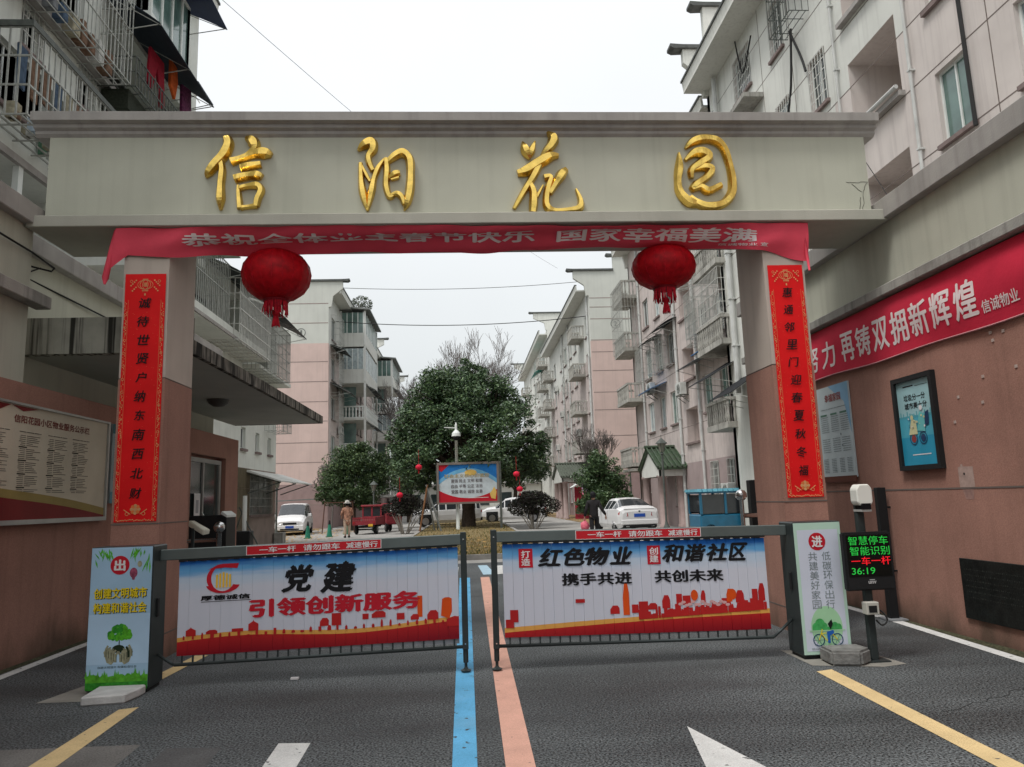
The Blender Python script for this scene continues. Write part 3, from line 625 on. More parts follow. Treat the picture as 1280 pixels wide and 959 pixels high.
cabinet(BL, -3.33, -2.79, 6.95, 7.26, 1.25); cabinet(BR, 3.08, 3.55, 6.95, 7.26, 1.25)
mL = slat_mat('left_board_print', .018, -2.62 + 3.06, .262, 2.54, .825, .145, .02, .03, .045, 2.4)
mR = slat_mat('right_board_print', -.016, .33 - 3.33, .294, 2.52, .84, .05, .135, .015, .05, 1.0)
barrier(-1, BL, -2.79, -.03, 1.105, .016, -2.62, -.085, 1.088, .262, -.03, -2.02, -.79, mL)
barrier(1, BR, 3.08, .255, 1.125, -.012, .335, 2.86, 1.138, .292, .255, 1.03, 2.24, mR)
# prints on the left board
sky1 = mat('skyline_red', (0.45, 0.02, 0.02), .5, .1); sky2 = mat('skyline_orange', (0.66, 0.08, 0.01), .5, .1); pal = mat('skyline_pink', (.62, .36, .36), .5)
Lp = Print((-2.62, 7.1064, .262), (2.535, 0, .016 * 2.535), (0, 0, .826), .0009)
Lp.R = Vector((2.535, 0, .016 * 2.535)); Lp.U = Vector((0, 0, .826)); Lp.N = Vector((0, -1, 0))
Lp.text('党', .42, .755, .118, .30, 0, 0, .07, .22); Lp.text('建', .565, .745, .132, .34, 0, 0, .07, .22)
Lp.text('引领创新服务', .555, .455, .615, .20, 1, 0, .07); Lp.text('厚德诚信', .165, .595, .175, .055, 0, 0, .06)
for x0, w, h, k in ((.03, .035, .07, 1), (.115, .04, .03, 0), (.19, .04, .03, 0), (.255, .035, .11, 1), (.50, .03, .09, 2), (.535, .035, .15, 0), (.655, .02, .08, 0), (.68, .05, .10, 2), (.76, .03, .09, 0), (.855, .04, .07, 0), (.89, .035, .20, 0), (.94, .045, .12, 0)):
    pass
def bld(P_, x0, w, y0, h, k, c):
    if k == 1: P_.poly([(x0, y0), (x0 + w, y0), (x0 + w, y0 + h * .6), (x0 + w * .55, y0 + h * .85), (x0 + w * .5, y0 + h), (x0 + w * .45, y0 + h * .85), (x0, y0 + h * .6)], c)
    elif k == 2: P_.poly([(x0, y0), (x0 + w, y0), (x0 + w, y0 + h * .7), (x0 + w * .8, y0 + h), (x0 + w * .3, y0 + h), (x0, y0 + h * .55)], c)
    else: P_.poly([(x0, y0), (x0 + w, y0), (x0 + w, y0 + h), (x0, y0 + h)], c)
for q in ((.03, .035, .20, .10, 1, 2), (.10, .040, .21, .045, 2, 2), (.19, .040, .22, .035, 0, 2), (.248, .035, .22, .12, 1, 2), (.50, .032, .225, .085, 2, 2), (.542, .034, .225, .13, 0, 2), (.652, .022, .27, .06, 0, 2), (.685, .05, .28, .07, 2, 2),
          (.775, .028, .245, .07, 0, 2), (.885, .0, .2, 0, 0, 2)): bld(Lp, *q)
for q in ((.85, .018, .26, .23, 0, 3), (.825, .03, .235, .06, 2, 2), (.885, .04, .225, .10, 2, 2)): bld(Lp, *q)
Lp.poly([(.935, .26), (.965, .225), (.975, .30), (.975, .44), (.965, .455), (.95, .455), (.94, .44)], 3); Lp.poly([(.955, .14), (1.0, .14), (1.0, .24), (.985, .25), (.955, .22)], 2)
Lp.ring(.155, .80, .058, .016, 1, 0, 26, ry=.155, a0=math.radians(60), a1=math.radians(330)); Lp.ring(.155, .74, .060, .014, 1, 0, 20, ry=.10, a0=math.radians(190), a1=math.radians(350))
Lp.poly([(.10, .90), (.155, .955), (.21, .955), (.205, .90), (.16, .915)], 1)
for k in range(5): Lp.rect(.130 + .0115 * k, .70, .137 + .0115 * k, .84 + .012 * (2 - abs(k - 2)), 5)
Lp.rect(.08, .552, .255, .558, 0)
lm = [ink, redp, sky1, sky2, whitep, mat('emblem_gold', (.80, .50, .05), .5)]
Rp = Print((.335, 7.1064, .292), (1, 0, 0), (0, 0, 1), .0009); Rp.R = Vector((2.525, 0, -.012 * 2.525)); Rp.U = Vector((0, 0, .846)); Rp.N = Vector((0, -1, 0))
Rp.rect(.06, .74, .112, .945, 1); Rp.text('打', .086, .885, .034, .08, 4, 1, .03); Rp.text('造', .086, .80, .034, .08, 4, 1, .03)
Rp.rect(.545, .74, .595, .945, 1); Rp.text('创', .570, .885, .034, .08, 4, 1, .03); Rp.text('建', .570, .80, .034, .08, 4, 1, .03)
for ch, x, w in (('红', .18, .098), ('色', .268, .080), ('物', .355, .10), ('业', .445, .09)): Rp.text(ch, x, .845, w, .20, 0, 0, .065, .25)
for ch, x, w in (('和', .645, .09), ('谐', .73, .088), ('社', .815, .088), ('区', .895, .08)): Rp.text(ch, x, .855, w, .20, 0, 0, .065, .25)
Rp.text('携手共进', .35, .60, .265, .135, 0, 0, .055); Rp.text('共创未来', .70, .605, .265, .135, 0, 0, .055)
for q in ((.005, .03, .10, .09, 0, 2), (.022, .03, .16, .13, 0, 2), (.27, .035, .345, .04, 0, 2), (.40, .035, .215, .09, 2, 2), (.45, .024, .20, .34, 2, 3), (.483, .025, .22, .09, 0, 2), (.51, .035, .22, .12, 0, 2), (.545, .035, .25, .07, 2, 2), (.60, .03, .26, .14, 2, 2), (.655, .022, .29, .12, 0, 2), (.68, .03, .29, .10, 0, 2), (.75, .018, .31, .13, 2, 2), (.85, .022, .31, .14, 2, 3), (.83, .03, .29, .06, 0, 2), (.885, .032, .30, .13, 2, 2), (.95, .022, .31, .13, 0, 2), (.975, .025, .31, .19, 2, 2)): bld(Rp, q[0] * .985, *q[1:])
Rp.disc(.715, .39, .014, 3, 0, 14, ry=.06); Rp.disc(.86, .39, .016, 3, 1, 14, ry=.06)
rs_ = random.Random(12)
for k in range(46):
    u = .50 + .49 * k / 46; hh = rs_.uniform(.03, .12); bld(Rp, u, rs_.uniform(.008, .018), .05 + .135 * u + .03, hh + .05 * rs_.random(), rs_.choice((0, 0, 2)), 2)
for k in range(30):
    u = .02 + .95 * k / 30; bld(Lp, u, rs_.uniform(.006, .014), .165 + .02 * u, rs_.uniform(.02, .085), rs_.choice((0, 1, 2)), 2)
for k in range(16): Rp.disc(.66 + .012 * k, .30 + .02 * math.sin(k * 2.0), .009, 5, 1, 9, ry=.016)
Lp.build('board_print', lm, BL)
Rp.build('board_print', [ink, redp, sky1, sky2, whitep, pal], BR)
# cabinet posters
lb = mat('poster_light_blue', (.36, .55, .72), .35, .12, 2); pg = mat('poster_grass', (.04, .27, .03), .4, .35, 30); pt = mat('poster_leaf_green', (.10, .42, .03), .4, .35, 40); hand = mat('poster_hands', (.30, .30, .20), .4, .3, 30)
earth = mat('poster_soil', (.02, .035, .02), .5); bal = mat('poster_balloon', (.30, .07, .12), .5, .5, 40)
A = Print((-3.322, 6.948, .05), (1, 0, 0), (0, 0, 1)); w, h = .524, 1.195; cx = w / 2
A.rect(0, 0, w, h, 0); A.rect(0, .20, w, .62, 9, .5)
for k in range(26):                                   # bamboo leaves in the top corners
    s = -1 if k % 2 else 1; x = (0 if s > 0 else w) + s * random.uniform(0, .17); y = h - random.uniform(0, .03) - (.12 if abs(x - (0 if s > 0 else w)) < .05 else 0) * random.random(); dx = s * random.uniform(-.02, .05); dy = -random.uniform(.05, .12)
    A.poly([(x, y), (x + dx * .5 + .009, y + dy * .5), (x + dx, y + dy), (x + dx * .5 - .006, y + dy * .5)], 1, 1)
A.disc(cx - .015, h - .155, .082, 2, 1, 28); A.text('出', cx - .015, h - .155, .10, .10, 3, 2, .06)
A.disc(cx + .105, h - .225, .034, 5, 1, 14, ry=.045); A.disc(cx + .155, h - .15, .02, 6, 1, 12, ry=.028); A.poly([(cx + .09, h - .262), (cx + .12, h - .262), (cx + .115, h - .285), (cx + .097, h - .285)], 5, 1)
for yy, tx in ((h - .395, '创建文明城市'), (h - .52, '构建和谐社会')):
    A.text(tx, cx + .006, yy - .005, .455, .092, 7, 1, .05); A.text(tx, cx, yy, .455, .092, 4, 2, .035)
rnd = random.Random(3)
for k in range(60):
    a = rnd.uniform(0, 6.28); rr = .085 * math.sqrt(rnd.random()); A.disc(cx + .01 + rr * 1.15 * math.cos(a), .445 + rr * math.sin(a) * (.9 if math.sin(a) > 0 else .5), rnd.uniform(.012, .026), 1 if k % 3 else 8, 1 + k * .004, 8)
A.line([(cx + .01, .40), (cx + .01, .35)], .008, 7, 2)
A.disc(cx + .005, .325, .055, 7, 1, 14, ry=.035)
for s in (-1, 1):                                      # two cupped hands: palms and five bent fingers each
    A.poly([(cx + s * .01 + .005, .24), (cx + s * .055 + .005, .195), (cx + s * .095 + .005, .215), (cx + s * .125 + .005, .30), (cx + s * .10 + .005, .345), (cx + s * .03 + .005, .31)], 6 if s < 0 else 6, 2)
    for k in range(5):
        x0 = cx + .005 + s * (.022 + .022 * k); A.line([(x0, .215 + .012 * k), (x0 - s * .004, .275 + .012 * k), (x0 - s * .022, .305 + .013 * k)], .017, 7 if s > 0 and k % 2 else 8 if False else 6, 2 + .1 * k)
        A.line([(x0 + .010, .215 + .012 * k), (x0 + .007, .275 + .012 * k)], .004, 7, 3)
A.text('创建文明城市 构建和谐社会', cx, .175, .33, .020, 7, 1, .0)
A.poly([(0, 0), (w, 0), (w, .105)] + [(w * (1 - k / 30), .095 + .025 * rnd.random()) for k in range(31)] + [(0, .10)], 5 if False else 10, 1)
for k in range(22): x = w * rnd.random(); A.poly([(x - .012, .09), (x + .012, .09), (x, .12 + .05 * rnd.random())], 10, 1.2)
A.rect(0, -.012, w, .05, 8, 1.3)
A.build('poster', [lb, pt, redp, whitep, yellowp, bal, hand, earth, pg, mat('poster_pale_blue', (.45, .64, .82), .35, .1, 2), mat('poster_meadow', (.10, .38, .03), .4, .4, 20)], BL)
w, h = .455, 1.195; A = Print((3.086, 6.948, .045), (1, 0, 0), (0, 0, 1)); cx = w / 2 + .01
mint = mat('poster_mint', (.47, .66, .55), .4, .04); A.rect(0, 0, w, h, 0); A.rect(.03, .03, w - .03, h - .065, 1, 1)
A.disc(cx - .02, h - .175, .082, 2, 2, 28); A.text('进', cx - .02, h - .175, .105, .105, 3, 3, .05)
for xx, tx in ((cx + .055, '低碳环保出行'), (cx - .075, '共建美好家园')):
    for k, ch in enumerate(tx): A.text(ch, xx, h - .31 - .088 * k, .085, .078, 4, 2, .0)
A.disc(cx, .24, .15, 5, 2, 30, ry=.19)
for q in ((-.10, .245, .04), (-.065, .275, .045), (-.03, .25, .035), (.075, .25, .035), (.11, .24, .03)): A.disc(cx + q[0], q[1], q[2], 6, 3, 16)
A.rect(cx - .14, .215, cx + .14, .243, 6, 3.2); A.rect(cx - .17, .205, cx + .17, .216, 5, 3.4)
for s in (-.088, .088):
    A.ring(cx + s, .128, .056, .009, 7, 4, 28)
    for k in range(6): a = k * math.pi / 3; A.line([(cx + s, .128), (cx + s + .05 * math.cos(a), .128 + .05 * math.sin(a))], .003, 7, 4)
A.line([(cx - .088, .128), (cx - .055, .205), (cx - .05, .225)], .008, 8, 5); A.line([(cx + .088, .128), (cx + .03, .195), (cx - .06, .185), (cx - .01, .12), (cx + .03, .195)], .007, 8, 5)
A.poly([(cx - .01, .20), (cx + .055, .215), (cx + .06, .185), (cx + .02, .165), (cx + .018, .10), (cx - .004, .10)], 9, 6); A.poly([(cx + .005, .27), (cx + .045, .31), (cx + .055, .27), (cx + .03, .22)], 10, 6)
A.text('低碳环保 绿色出行', cx, .05, .33, .018, 4, 2)
A.build('poster', [mint, mat('poster_white', (.60, .64, .74), .4, .04), redp, whitep, mat('poster_grey_letter', (.20, .24, .25), .5), mat('poster_pale_green', (.36, .62, .38), .4), mat('poster_mid_green', (.06, .36, .10), .4, .2, 30), mat('poster_navy', (.02, .07, .14), .4), yellowp, mat('poster_blue', (.02, .12, .45), .4), ink], BR)
# wedge blocks at the cabinets' feet
mb = MB(); mb.prism([(-3.17, 6.56, 0), (-2.84, 6.60, 0), (-2.80, 6.80, 0), (-2.80, 6.93, 0), (-3.20, 6.94, 0)], (0, 0, .075)); tag(mb.build('concrete_block', mat('white_block', (.60, .60, .58), .85, .12, 8, .4, 50, grime=.35), bevel=.012), 'whitish concrete block lying against the foot of the 出 cabinet', 'block')
random.seed(5)
mb = MB(); pts = [(3.20, 6.66), (3.45, 6.60), (3.60, 6.72), (3.58, 6.93), (3.22, 6.93)]
mb.prism([(x, y, 0) for x, y in pts], (0, 0, .13)); o = mb.build('kerb_fragment', mat('broken_grey_stone', (.20, .20, .19), .9, .25, 12, 1.0, 25, grime=.5), bevel=.02, seg=2); tag(o, 'broken dark grey kerb stone in front of the 进 cabinet', 'stone')
# ================================================================= PLATE CAMERA POST
T = thing('parking_display_post', 'black post with a lit green and red parking display and white plate camera', 'display post', (3.66, 6.75, 0))
mb = MB(); mb.box(3.63, 3.70, 6.77, 6.83, 0.012, 1.40); mb.build('pole', charcoal, T, bevel=.006)
mb = MB(); mb.box(3.56, 3.77, 6.70, 6.90, .003, .015); mb.build('base_plate', charcoal, T)
mb = MB(); mb.box(3.435, 3.895, 6.70, 6.77, .63, 1.15); mb.build('display_housing', black, T, bevel=.012, seg=2)
mb = MB(); mb.box(3.46, 3.865, 6.696, 6.699, .755, 1.125); mb.build('display_screen', mat('led_panel', (.006, .007, .006), .3, .1), T)
def led(name, c, e):
    m = mat(name, c, .5, 0); m.node_tree.nodes['Principled BSDF'].inputs['Emission Strength'].default_value = e; m.node_tree.nodes['Principled BSDF'].inputs['Emission Color'].default_value = c + (1,); return m
Pn = Print((3.46, 6.696, .755), (1, 0, 0), (0, 0, 1)); 
Pn.text('智慧停车', .205, .320, .375, .078, 0); Pn.text('智能识别', .212, .228, .375, .078, 0); Pn.text('一车一杆', .215, .138, .37, .075, 1); Pn.text('36:19', .135, .050, .22, .058, 0)
Pn.build('display_lettering', [led('led_green', (.02, .42, .05), .55), led('led_red', (.75, .01, .02), .7)], T)
Pn = Print((3.46, 6.699, .64), (1, 0, 0), (0, 0, 1)); Pn.text('unv', .21, .062, .075, .026, 0, 0, .04); Pn.rect(.185, .082, .235, .088, 0); Pn.build('maker_lettering', mat('silver_print', (.5, .5, .5), .4), T)
mb = MB(); mb.prism([(3.625, 6.68, 1.39), (3.725, 6.68, 1.39), (3.75, 6.68, 1.42), (3.75, 6.68, 1.54), (3.72, 6.68, 1.585), (3.63, 6.68, 1.585), (3.60, 6.68, 1.54), (3.60, 6.68, 1.42)], (0, .13, 0)); cm = mb.build('camera_housing', mat('white_camera_shell', (.74, .74, .68), .35, .03), T, bevel=.01)
mb = MB(); mb.box(3.63, 3.72, 6.675, 6.79, 1.355, 1.41); mb.build('camera_lens', mat('lens_glass', (.01, .01, .012), .05), cm)
mb = MB(); mb.box(3.625, 3.725, 6.68, 6.82, 1.335, 1.355); mb.build('camera_bracket', mat('bracket_grey', (.4, .4, .38), .5), T)
mb = MB(); mb.box(3.58, 3.70, 6.68, 6.765, .42, .53); bx = mb.build('intercom_box', mat('intercom_beige', (.48, .47, .42), .5, .05), T, bevel=.006)
mb = MB(); mb.box(3.60, 3.675, 6.676, 6.679, .44, .50); mb.build('intercom_screen', black, bx)
mb = MB(); mb.tube(catmull([(3.70, 6.72, .47), (3.75, 6.70, .42), (3.77, 6.70, .36), (3.73, 6.72, .32), (3.70, 6.76, .36)]), .008, 5); mb.build('loop_cable', cable, T)
# black rubber edged post at the wall
T = thing('black_post', 'tall flat black steel post on a grey base plate beside the right wall', 'post', (5.02, 8.78, 0))
mb = MB(); mb.box(4.965, 5.075, 8.74, 8.82, .02, 1.55); mb.build('upright', black, T, bevel=.006)
mb = MB(); mb.box(4.90, 5.125, 8.64, 8.90, .006, .022); mb.build('base_plate', mat('galvanised_plate', (.25, .26, .27), .5, .1), T)
mb = MB(); mb.box(5.075, 5.13, 8.77, 8.79, 1.30, 1.32); mb.box(5.075, 5.13, 8.77, 8.79, .55, .57); mb.build('wall_tie', black, T)

# ================================================================= WALL TOOL
def wall_grid(mb, X, d, y0, y1, z0, z1, holes, bands, depth, rev=None, fn=None):
    """vertical wall at x = X whose outside faces d; holes (ya, yb, za, zb[, depth]); bands [(z_low, material)] rising; fn(yc, zc) may override"""
    ys = sorted({y0, y1, *[v for h in holes for v in h[:2]]}); zs = sorted({z0, z1, *[v for h in holes for v in h[2:4]], *[b[0] for b in bands if z0 < b[0] < z1]})
    if fn: ys = sorted(set(ys) | set(fn.ys)); zs = sorted(set(zs) | set(fn.zs))
    ys = [y for y in ys if y0 <= y <= y1]; zs = [z for z in zs if z0 <= z <= z1]
    def bm_(z):
        r = bands[0][1]
        for b, i in bands:
            if z >= b: r = i
        return r
    for a, b in zip(ys, ys[1:]):
        for c, e in zip(zs, zs[1:]):
            yc, zc = (a + b) / 2, (c + e) / 2
            if any(h[0] < yc < h[1] and h[2] < zc < h[3] for h in holes): continue
            i = bm_(zc)
            if fn: i = fn(yc, zc, i)
            mb.poly([(X, a, c), (X, b, c), (X, b, e), (X, a, e)], i)
    for h in holes:
        a, b, c, e = h[:4]; D = X - d * (h[4] if len(h) > 4 else depth); i = bm_((c + e) / 2) if rev is None else rev
        mb.poly([(X, a, c), (D, a, c), (D, a, e), (X, a, e)], i); mb.poly([(X, b, c), (D, b, c), (D, b, e), (X, b, e)], i)
        mb.poly([(X, a, c), (D, a, c), (D, b, c), (X, b, c)], i); mb.poly([(X, a, e), (D, a, e), (D, b, e), (X, b, e)], i)
        mb.poly([(D, a, c), (D, b, c), (D, b, e), (D, a, e)], i)
# ================================================================= RIGHT ANNEX
AR = thing('annex_building', 'single storey annex with crimson wall banner, framed poster and cream top', 'building', (7.3, 4, 0))
mb = MB(); wall_grid(mb, 5.13, -1, -8, 12.75, 0, 4.70, [], [(0, 1), (3.83, 0)], .2)
mb.poly([(5.13, 12.75, 0), (9.6, 12.75, 0), (9.6, 12.75, 3.83), (5.13, 12.75, 3.83)], 1); mb.poly([(5.13, 12.75, 3.83), (9.6, 12.75, 3.83), (9.6, 12.75, 4.7), (5.13, 12.75, 4.7)], 0)
mb.build('wall', [creamw, brown], AR)
mb = MB(); mb.box(5.02, 9.59, -8, 12.87, 4.70, 4.95); mb.build('roof_coping', coping, AR, bevel=.01)
mb = MB(); mb.box(5.01, 5.14, -8, 12.80, 3.81, 3.93); mb.build('ledge', concrete, AR, bevel=.01)
mb = MB(); mb.box(5.126, 5.14, -8, 12.75, 1.506, 1.524); mb.build('joint_line', joint, AR)
# weather-stained patches and fixing holes
for y, z in ((6.55, 2.98), (6.72, 3.0), (6.70, 2.92), (6.45, 2.62), (6.9, 2.60), (7.3, 2.45), (6.95, 2.35), (7.4, 2.2)):
    mb = MB(); mb.box(5.122, 5.131, y - .015, y + .015, z - .015, z + .015); mb.build('wall_plug', mat('plug_filler', (.45, .36, .32), .9), AR)
pp = Print((5.13, 7.42, 1.40), (0, 1, 0), (0, 0, 1)); pp.N = Vector((-1, 0, 0))
pp.poly([(-.20, .12), (-.05, .10), (.03, .12), (.03, .33), (-.01, .335), (-.015, .36), (-.045, .36), (-.05, .335), (-.20, .33)], 0); pp.poly([(-.16, .0), (-.04, .0), (.0, .12), (-.18, .12)], 1); pp.disc(-.06, .26, .014, 2, 1, 8)
pp.build('plaster_patch', [mat('patch_plaster', (.42, .31, .27), .95, .15, 20), mat('patch_plaster_pale', (.34, .21, .18), .95, .2, 20), black], AR)
# crimson banner on the right wall
T = thing('wall_banner', 'long sagging crimson banner with 再铸双拥新辉煌 lettering along the annex wall', 'banner', (5.1, 6, 3.4))
def rb(y, t):
    return Vector((5.095 - .03 * math.sin(t * 3.1) - .006 * math.sin(y * 4 + t * 6) - .012 * math.sin(y * .9 + 5 * t) * t, y, 3.80 + .02 * math.sin(y * .5) - .66 * t - .05 * math.sin((10.6 - y) / 9 * 3.14) * t - .010 * math.sin(y * 3.1) * t - .02 * ss(8, 4, y)))
mb = MB(); nx, nt_ = 120, 14
for i in range(nx + 1):
    for j in range(nt_ + 1): mb.v.append(tuple(rb(10.7 - 9.7 * i / nx, j / nt_)))
for i in range(nx):
    for j in range(nt_): k = i * (nt_ + 1) + j; mb.f.append((k, k + 1, k + nt_ + 2, k + nt_ + 1)); mb.mi.append(0)
mb.build('cloth', red_cloth2, T, smooth=True)
mb = MB(); mb.tube([rb(10.7 - 9.7 * i / 60, 1.0) + Vector((-.004, 0, -.012)) for i in range(61)], .009, 5); mb.build('hem_rope', mat('hem_rope', (.55, .25, .27), .8), T)
def rtext(body, ya, yb, t0, t1, bold):
    V, F = glyphs(body, bold, 0, 3); x0 = min(v[0] for v in V); x1 = max(v[0] for v in V); y0 = min(v[1] for v in V); y1 = max(v[1] for v in V); mb = MB()
    for a, b_, e in V:
        p = rb(ya + (a - x0) / (x1 - x0) * (yb - ya), t1 + (b_ - y0) / (y1 - y0) * (t0 - t1)); mb.v.append((p.x - .004 - .0004 * e, p.y, p.z))
    mb.f = F; mb.mi = [0] * len(F); mb.build('lettering', pinkp, T)
for k, ch in enumerate('再铸双拥新辉煌'): rtext(ch, 9.43 - .388 * k, 9.43 - .388 * k - .34, .28, .84, .03)
rtext('力', 9.97, 9.60, .30, .86, .03); rtext('努', 10.42, 10.07, .30, .86, .03); rtext('信诚物业', 6.72, 6.23, .66, .84, .02); rtext('宣', 6.12, 5.98, .66, .84, .02)
# framed waste sorting poster
T = thing('framed_poster', 'tall blue poster in a black frame showing people on a cycle', 'poster', (5.1, 8.0, 1.73))
y0, y1, z0, z1 = 7.63, 8.39, 1.73, 2.80
mb = MB(); f = .055
for a, b, c, e in ((y0, y1, z0, z0 + f), (y0, y1, z1 - f, z1), (y0, y0 + f, z0 + f, z1 - f), (y1 - f, y1, z0 + f, z1 - f)): mb.box(5.07, 5.128, a, b, c, e)
mb.build('frame', black, T)
A = Print((5.105, y1 - f, z0 + f), (0, -1, 0), (0, 0, 1)); w, h = y1 - y0 - 2 * f, z1 - z0 - 2 * f; A.N = Vector((-1, 0, 0))
for k in range(24):
    A.rect(0, h * k / 24, w, h * (k + 1) / 24, 0 if k < 8 else (1 if k < 14 else 2), 0)
A.text('垃圾分一分', w / 2, h * .80, w * .62, .075, 3, 1, .03); A.text('城市美十分', w / 2 + .01, h * .70, w * .64, .075, 3, 1, .03); A.rect(w * .2, h * .93, w * .5, h * .945, 3, 1); A.rect(w * .55, h * .925, w * .9, h * .93, 3, 1)
rnd = random.Random(8)
for k in range(26): x = w * (k + .5) / 26; hh = rnd.uniform(.01, .075); A.rect(x - .009, h * .56, x + .009, h * .56 + hh, 4, 1)
for s in (-.085, .09): A.ring(w / 2 + s, h * .31, .072, .012, 5, 3, 20); A.disc(w / 2 + s, h * .31, .045, 8 if s < 0 else 5, 2.5, 14)
A.poly([(w * .25, h * .36), (w * .36, h * .55), (w * .48, h * .52), (w * .50, h * .36)], 6, 4); A.disc(w * .38, h * .56, .028, 6, 5, 12); A.poly([(w * .50, h * .40), (w * .60, h * .62), (w * .74, h * .58), (w * .72, h * .38)], 7, 4); A.disc(w * .66, h * .66, .03, 9, 5, 12)
A.poly([(w * .72, h * .44), (w * .84, h * .46), (w * .86, h * .62), (w * .76, h * .6)], 5, 4)
for k in range(14): A.disc(w * rnd.uniform(.18, .86), h * rnd.uniform(.36, .58), rnd.uniform(.006, .016), rnd.choice((5, 6, 7, 9)), 6, 7)
A.rect(w * .28, h * .115, w * .80, h * .127, 9, 1)
A.build('poster_print', [mat('poster_deep_teal', (.03, .30, .46), .3), mat('poster_teal', (.08, .40, .52), .3), mat('poster_ice', (.34, .55, .58), .3), ink, mat('poster_skyline_teal', (.10, .36, .42), .4), mat('poster_dark_blue', (.02, .05, .12), .4), mat('poster_cream', (.62, .60, .35), .4), mat('poster_aqua', (.15, .50, .50), .4), mat('poster_maroon', (.25, .05, .05), .4), whitep], T)
# notice poster without frame
T = thing('notice_poster', 'white and pale blue printed notice with a wooden bottom rail beside the couplet', 'notice', (5.1, 9.9, 1.68))
mb = MB(); mb.box(5.105, 5.128, 9.43, 10.32, 1.70, 2.97); mb.build('board', mat('notice_white', (.52, .60, .62), .5, .06, 2), T)
mb = MB(); mb.box(5.09, 5.104, 9.42, 10.33, 1.64, 1.72); mb.build('bottom_rail', mat('wood_rail', (.13, .045, .03), .6), T)
A = Print((5.105, 10.32, 1.70), (0, -1, 0), (0, 0, 1)); A.N = Vector((-1, 0, 0)); w, h = .89, 1.27
A.poly([(w * .4, h), (w, h), (w, h * .45), (w * .85, h * .8)], 2); A.text('幸福家园', w * .52, h * .87, w * .5, .11, 1, 1, .04)
def rows(x0, x1, ya, yb, n, c=0, l=1):
    for k in range(n):
        y = ya - (ya - yb) * k / max(n - 1, 1); x = x0
        while x < x1 - .01:
            q = min(x1, x + rnd.uniform(.03, .16)); A.rect(x, y, q - .008, y + .007, c, l); x = q
rows(.10, .80, h * .75, h * .75, 1)
for cx_ in (.08, .36, .62): rows(cx_, cx_ + .22, h * .66, h * .50, 8); rows(cx_, cx_ + .22, h * .42, h * .28, 7); A.rect(cx_, h * .68, cx_ + .18, h * .70, 3, 1)
for cx_ in (.06, .28, .50, .70): rows(cx_, cx_ + .14, h * .20, h * .06, 9)
A.disc(.60, h * .46, .016, 0, 1, 10); A.disc(.62, h * .34, .016, 0, 1, 10)
A.build('notice_print', [mat('faint_type', (.16, .20, .22), .6), mat('notice_title', (.30, .10, .10), .6), mat('notice_blue', (.24, .44, .62), .5), mat('notice_green', (.10, .22, .16), .5)], T)
# engraved plaque
T = thing('stone_plaque', 'black stone plaque with engraved rows low on the terracotta wall', 'plaque', (5.11, 7, .2))
mb = MB(); mb.box(5.10, 5.129, 5.95, 7.57, .20, .80); mb.build('slab', mat('black_granite', (.010, .012, .011), .45, .4, 12, fine=.5, grime=.2), T, bevel=.003)
A = Print((5.10, 7.57, .20), (0, -1, 0), (0, 0, 1)); A.N = Vector((-1, 0, 0))
for k in range(6):
    x = .07
    while x < 1.45: q = .022; A.text(rnd.choice('口日中田品回'), x, .50 - .055 * k, q, q, 0) if False else A.rect(x, .49 - .055 * k, x + rnd.uniform(.004, .012), .49 - .055 * k + rnd.uniform(.004, .014), 0); x += rnd.uniform(.02, .034)
A.build('engraving', mat('engraved_grey', (.06, .066, .06), .8), T)
# ================================================================= LEFT ANNEX
AL = thing('annex_building', 'terracotta and cream annex with a stained concrete canopy over its glass door', 'building', (-6.7, 5, 0))
mb = MB()
DO = (13.3, 15.2, .02, 2.55)
wall_grid(mb, -4.77, 1, -8, 16.0, 0, 2.98, [DO], [(0, 1)], .18)
wall_grid(mb, -4.77, 1, -8, 8.25, 2.98, 4.72, [], [(0, 0)], .2)
wall_grid(mb, -5.30, 1, 8.25, 16.0, 2.98, 4.72, [], [(0, 0)], .2)
mb.poly([(-4.77, 8.25, 2.98), (-5.30, 8.25, 2.98), (-5.30, 8.25, 4.72), (-4.77, 8.25, 4.72)], 0); mb.poly([(-4.77, 8.25, 2.98), (-5.30, 8.25, 2.98), (-5.3, 16, 2.98), (-4.77, 16, 2.98)], 0)
mb.poly([(-4.77, 16, 0), (-8.2, 16, 0), (-8.2, 16, 2.98), (-4.77, 16, 2.98)], 1); mb.poly([(-5.3, 16, 2.98), (-8.2, 16, 2.98), (-8.2, 16, 4.72), (-5.3, 16, 4.72)], 0)
mb.build('wall', [creamw, brown], AL)
mb = MB(); mb.box(-8.69, -4.66, -8, 8.30, 4.72, 4.95); mb.box(-8.69, -5.18, 8.30, 16.1, 4.72, 4.951); mb.build('roof_coping', coping, AL, bevel=.01)
mb = MB(); mb.box(-4.79, -4.62, -8, 8.43, 3.84, 3.98); mb.build('ledge', concrete, AL, bevel=.008)
cn = MB(); cn.box(-5.32, -3.30, 9.05, 17.47, 3.46, 3.60); can = cn.build('canopy', [soffitm], AL)
mb = MB(); mb.box(-5.29, -3.296, 9.02, 9.16, 3.455, 3.90); mb.build('front_fascia', stained, can)
mb = MB(); mb.box(-3.36, -3.29, 9.16, 17.48, 3.455, 3.625); mb.box(-5.29, -3.36, 17.40, 17.48, 3.455, 3.625); mb.build('edge_strip', stainedge, can)
mb = MB(); mb.lathe((-4.3, 13.2, 3.46), [(.001, -.13), (.09, -.12), (.16, -.07), (.19, 0)], 18); mb.build('ceiling_lamp', mat('frosted_lamp', (.10, .10, .09), .5), can, smooth=True)
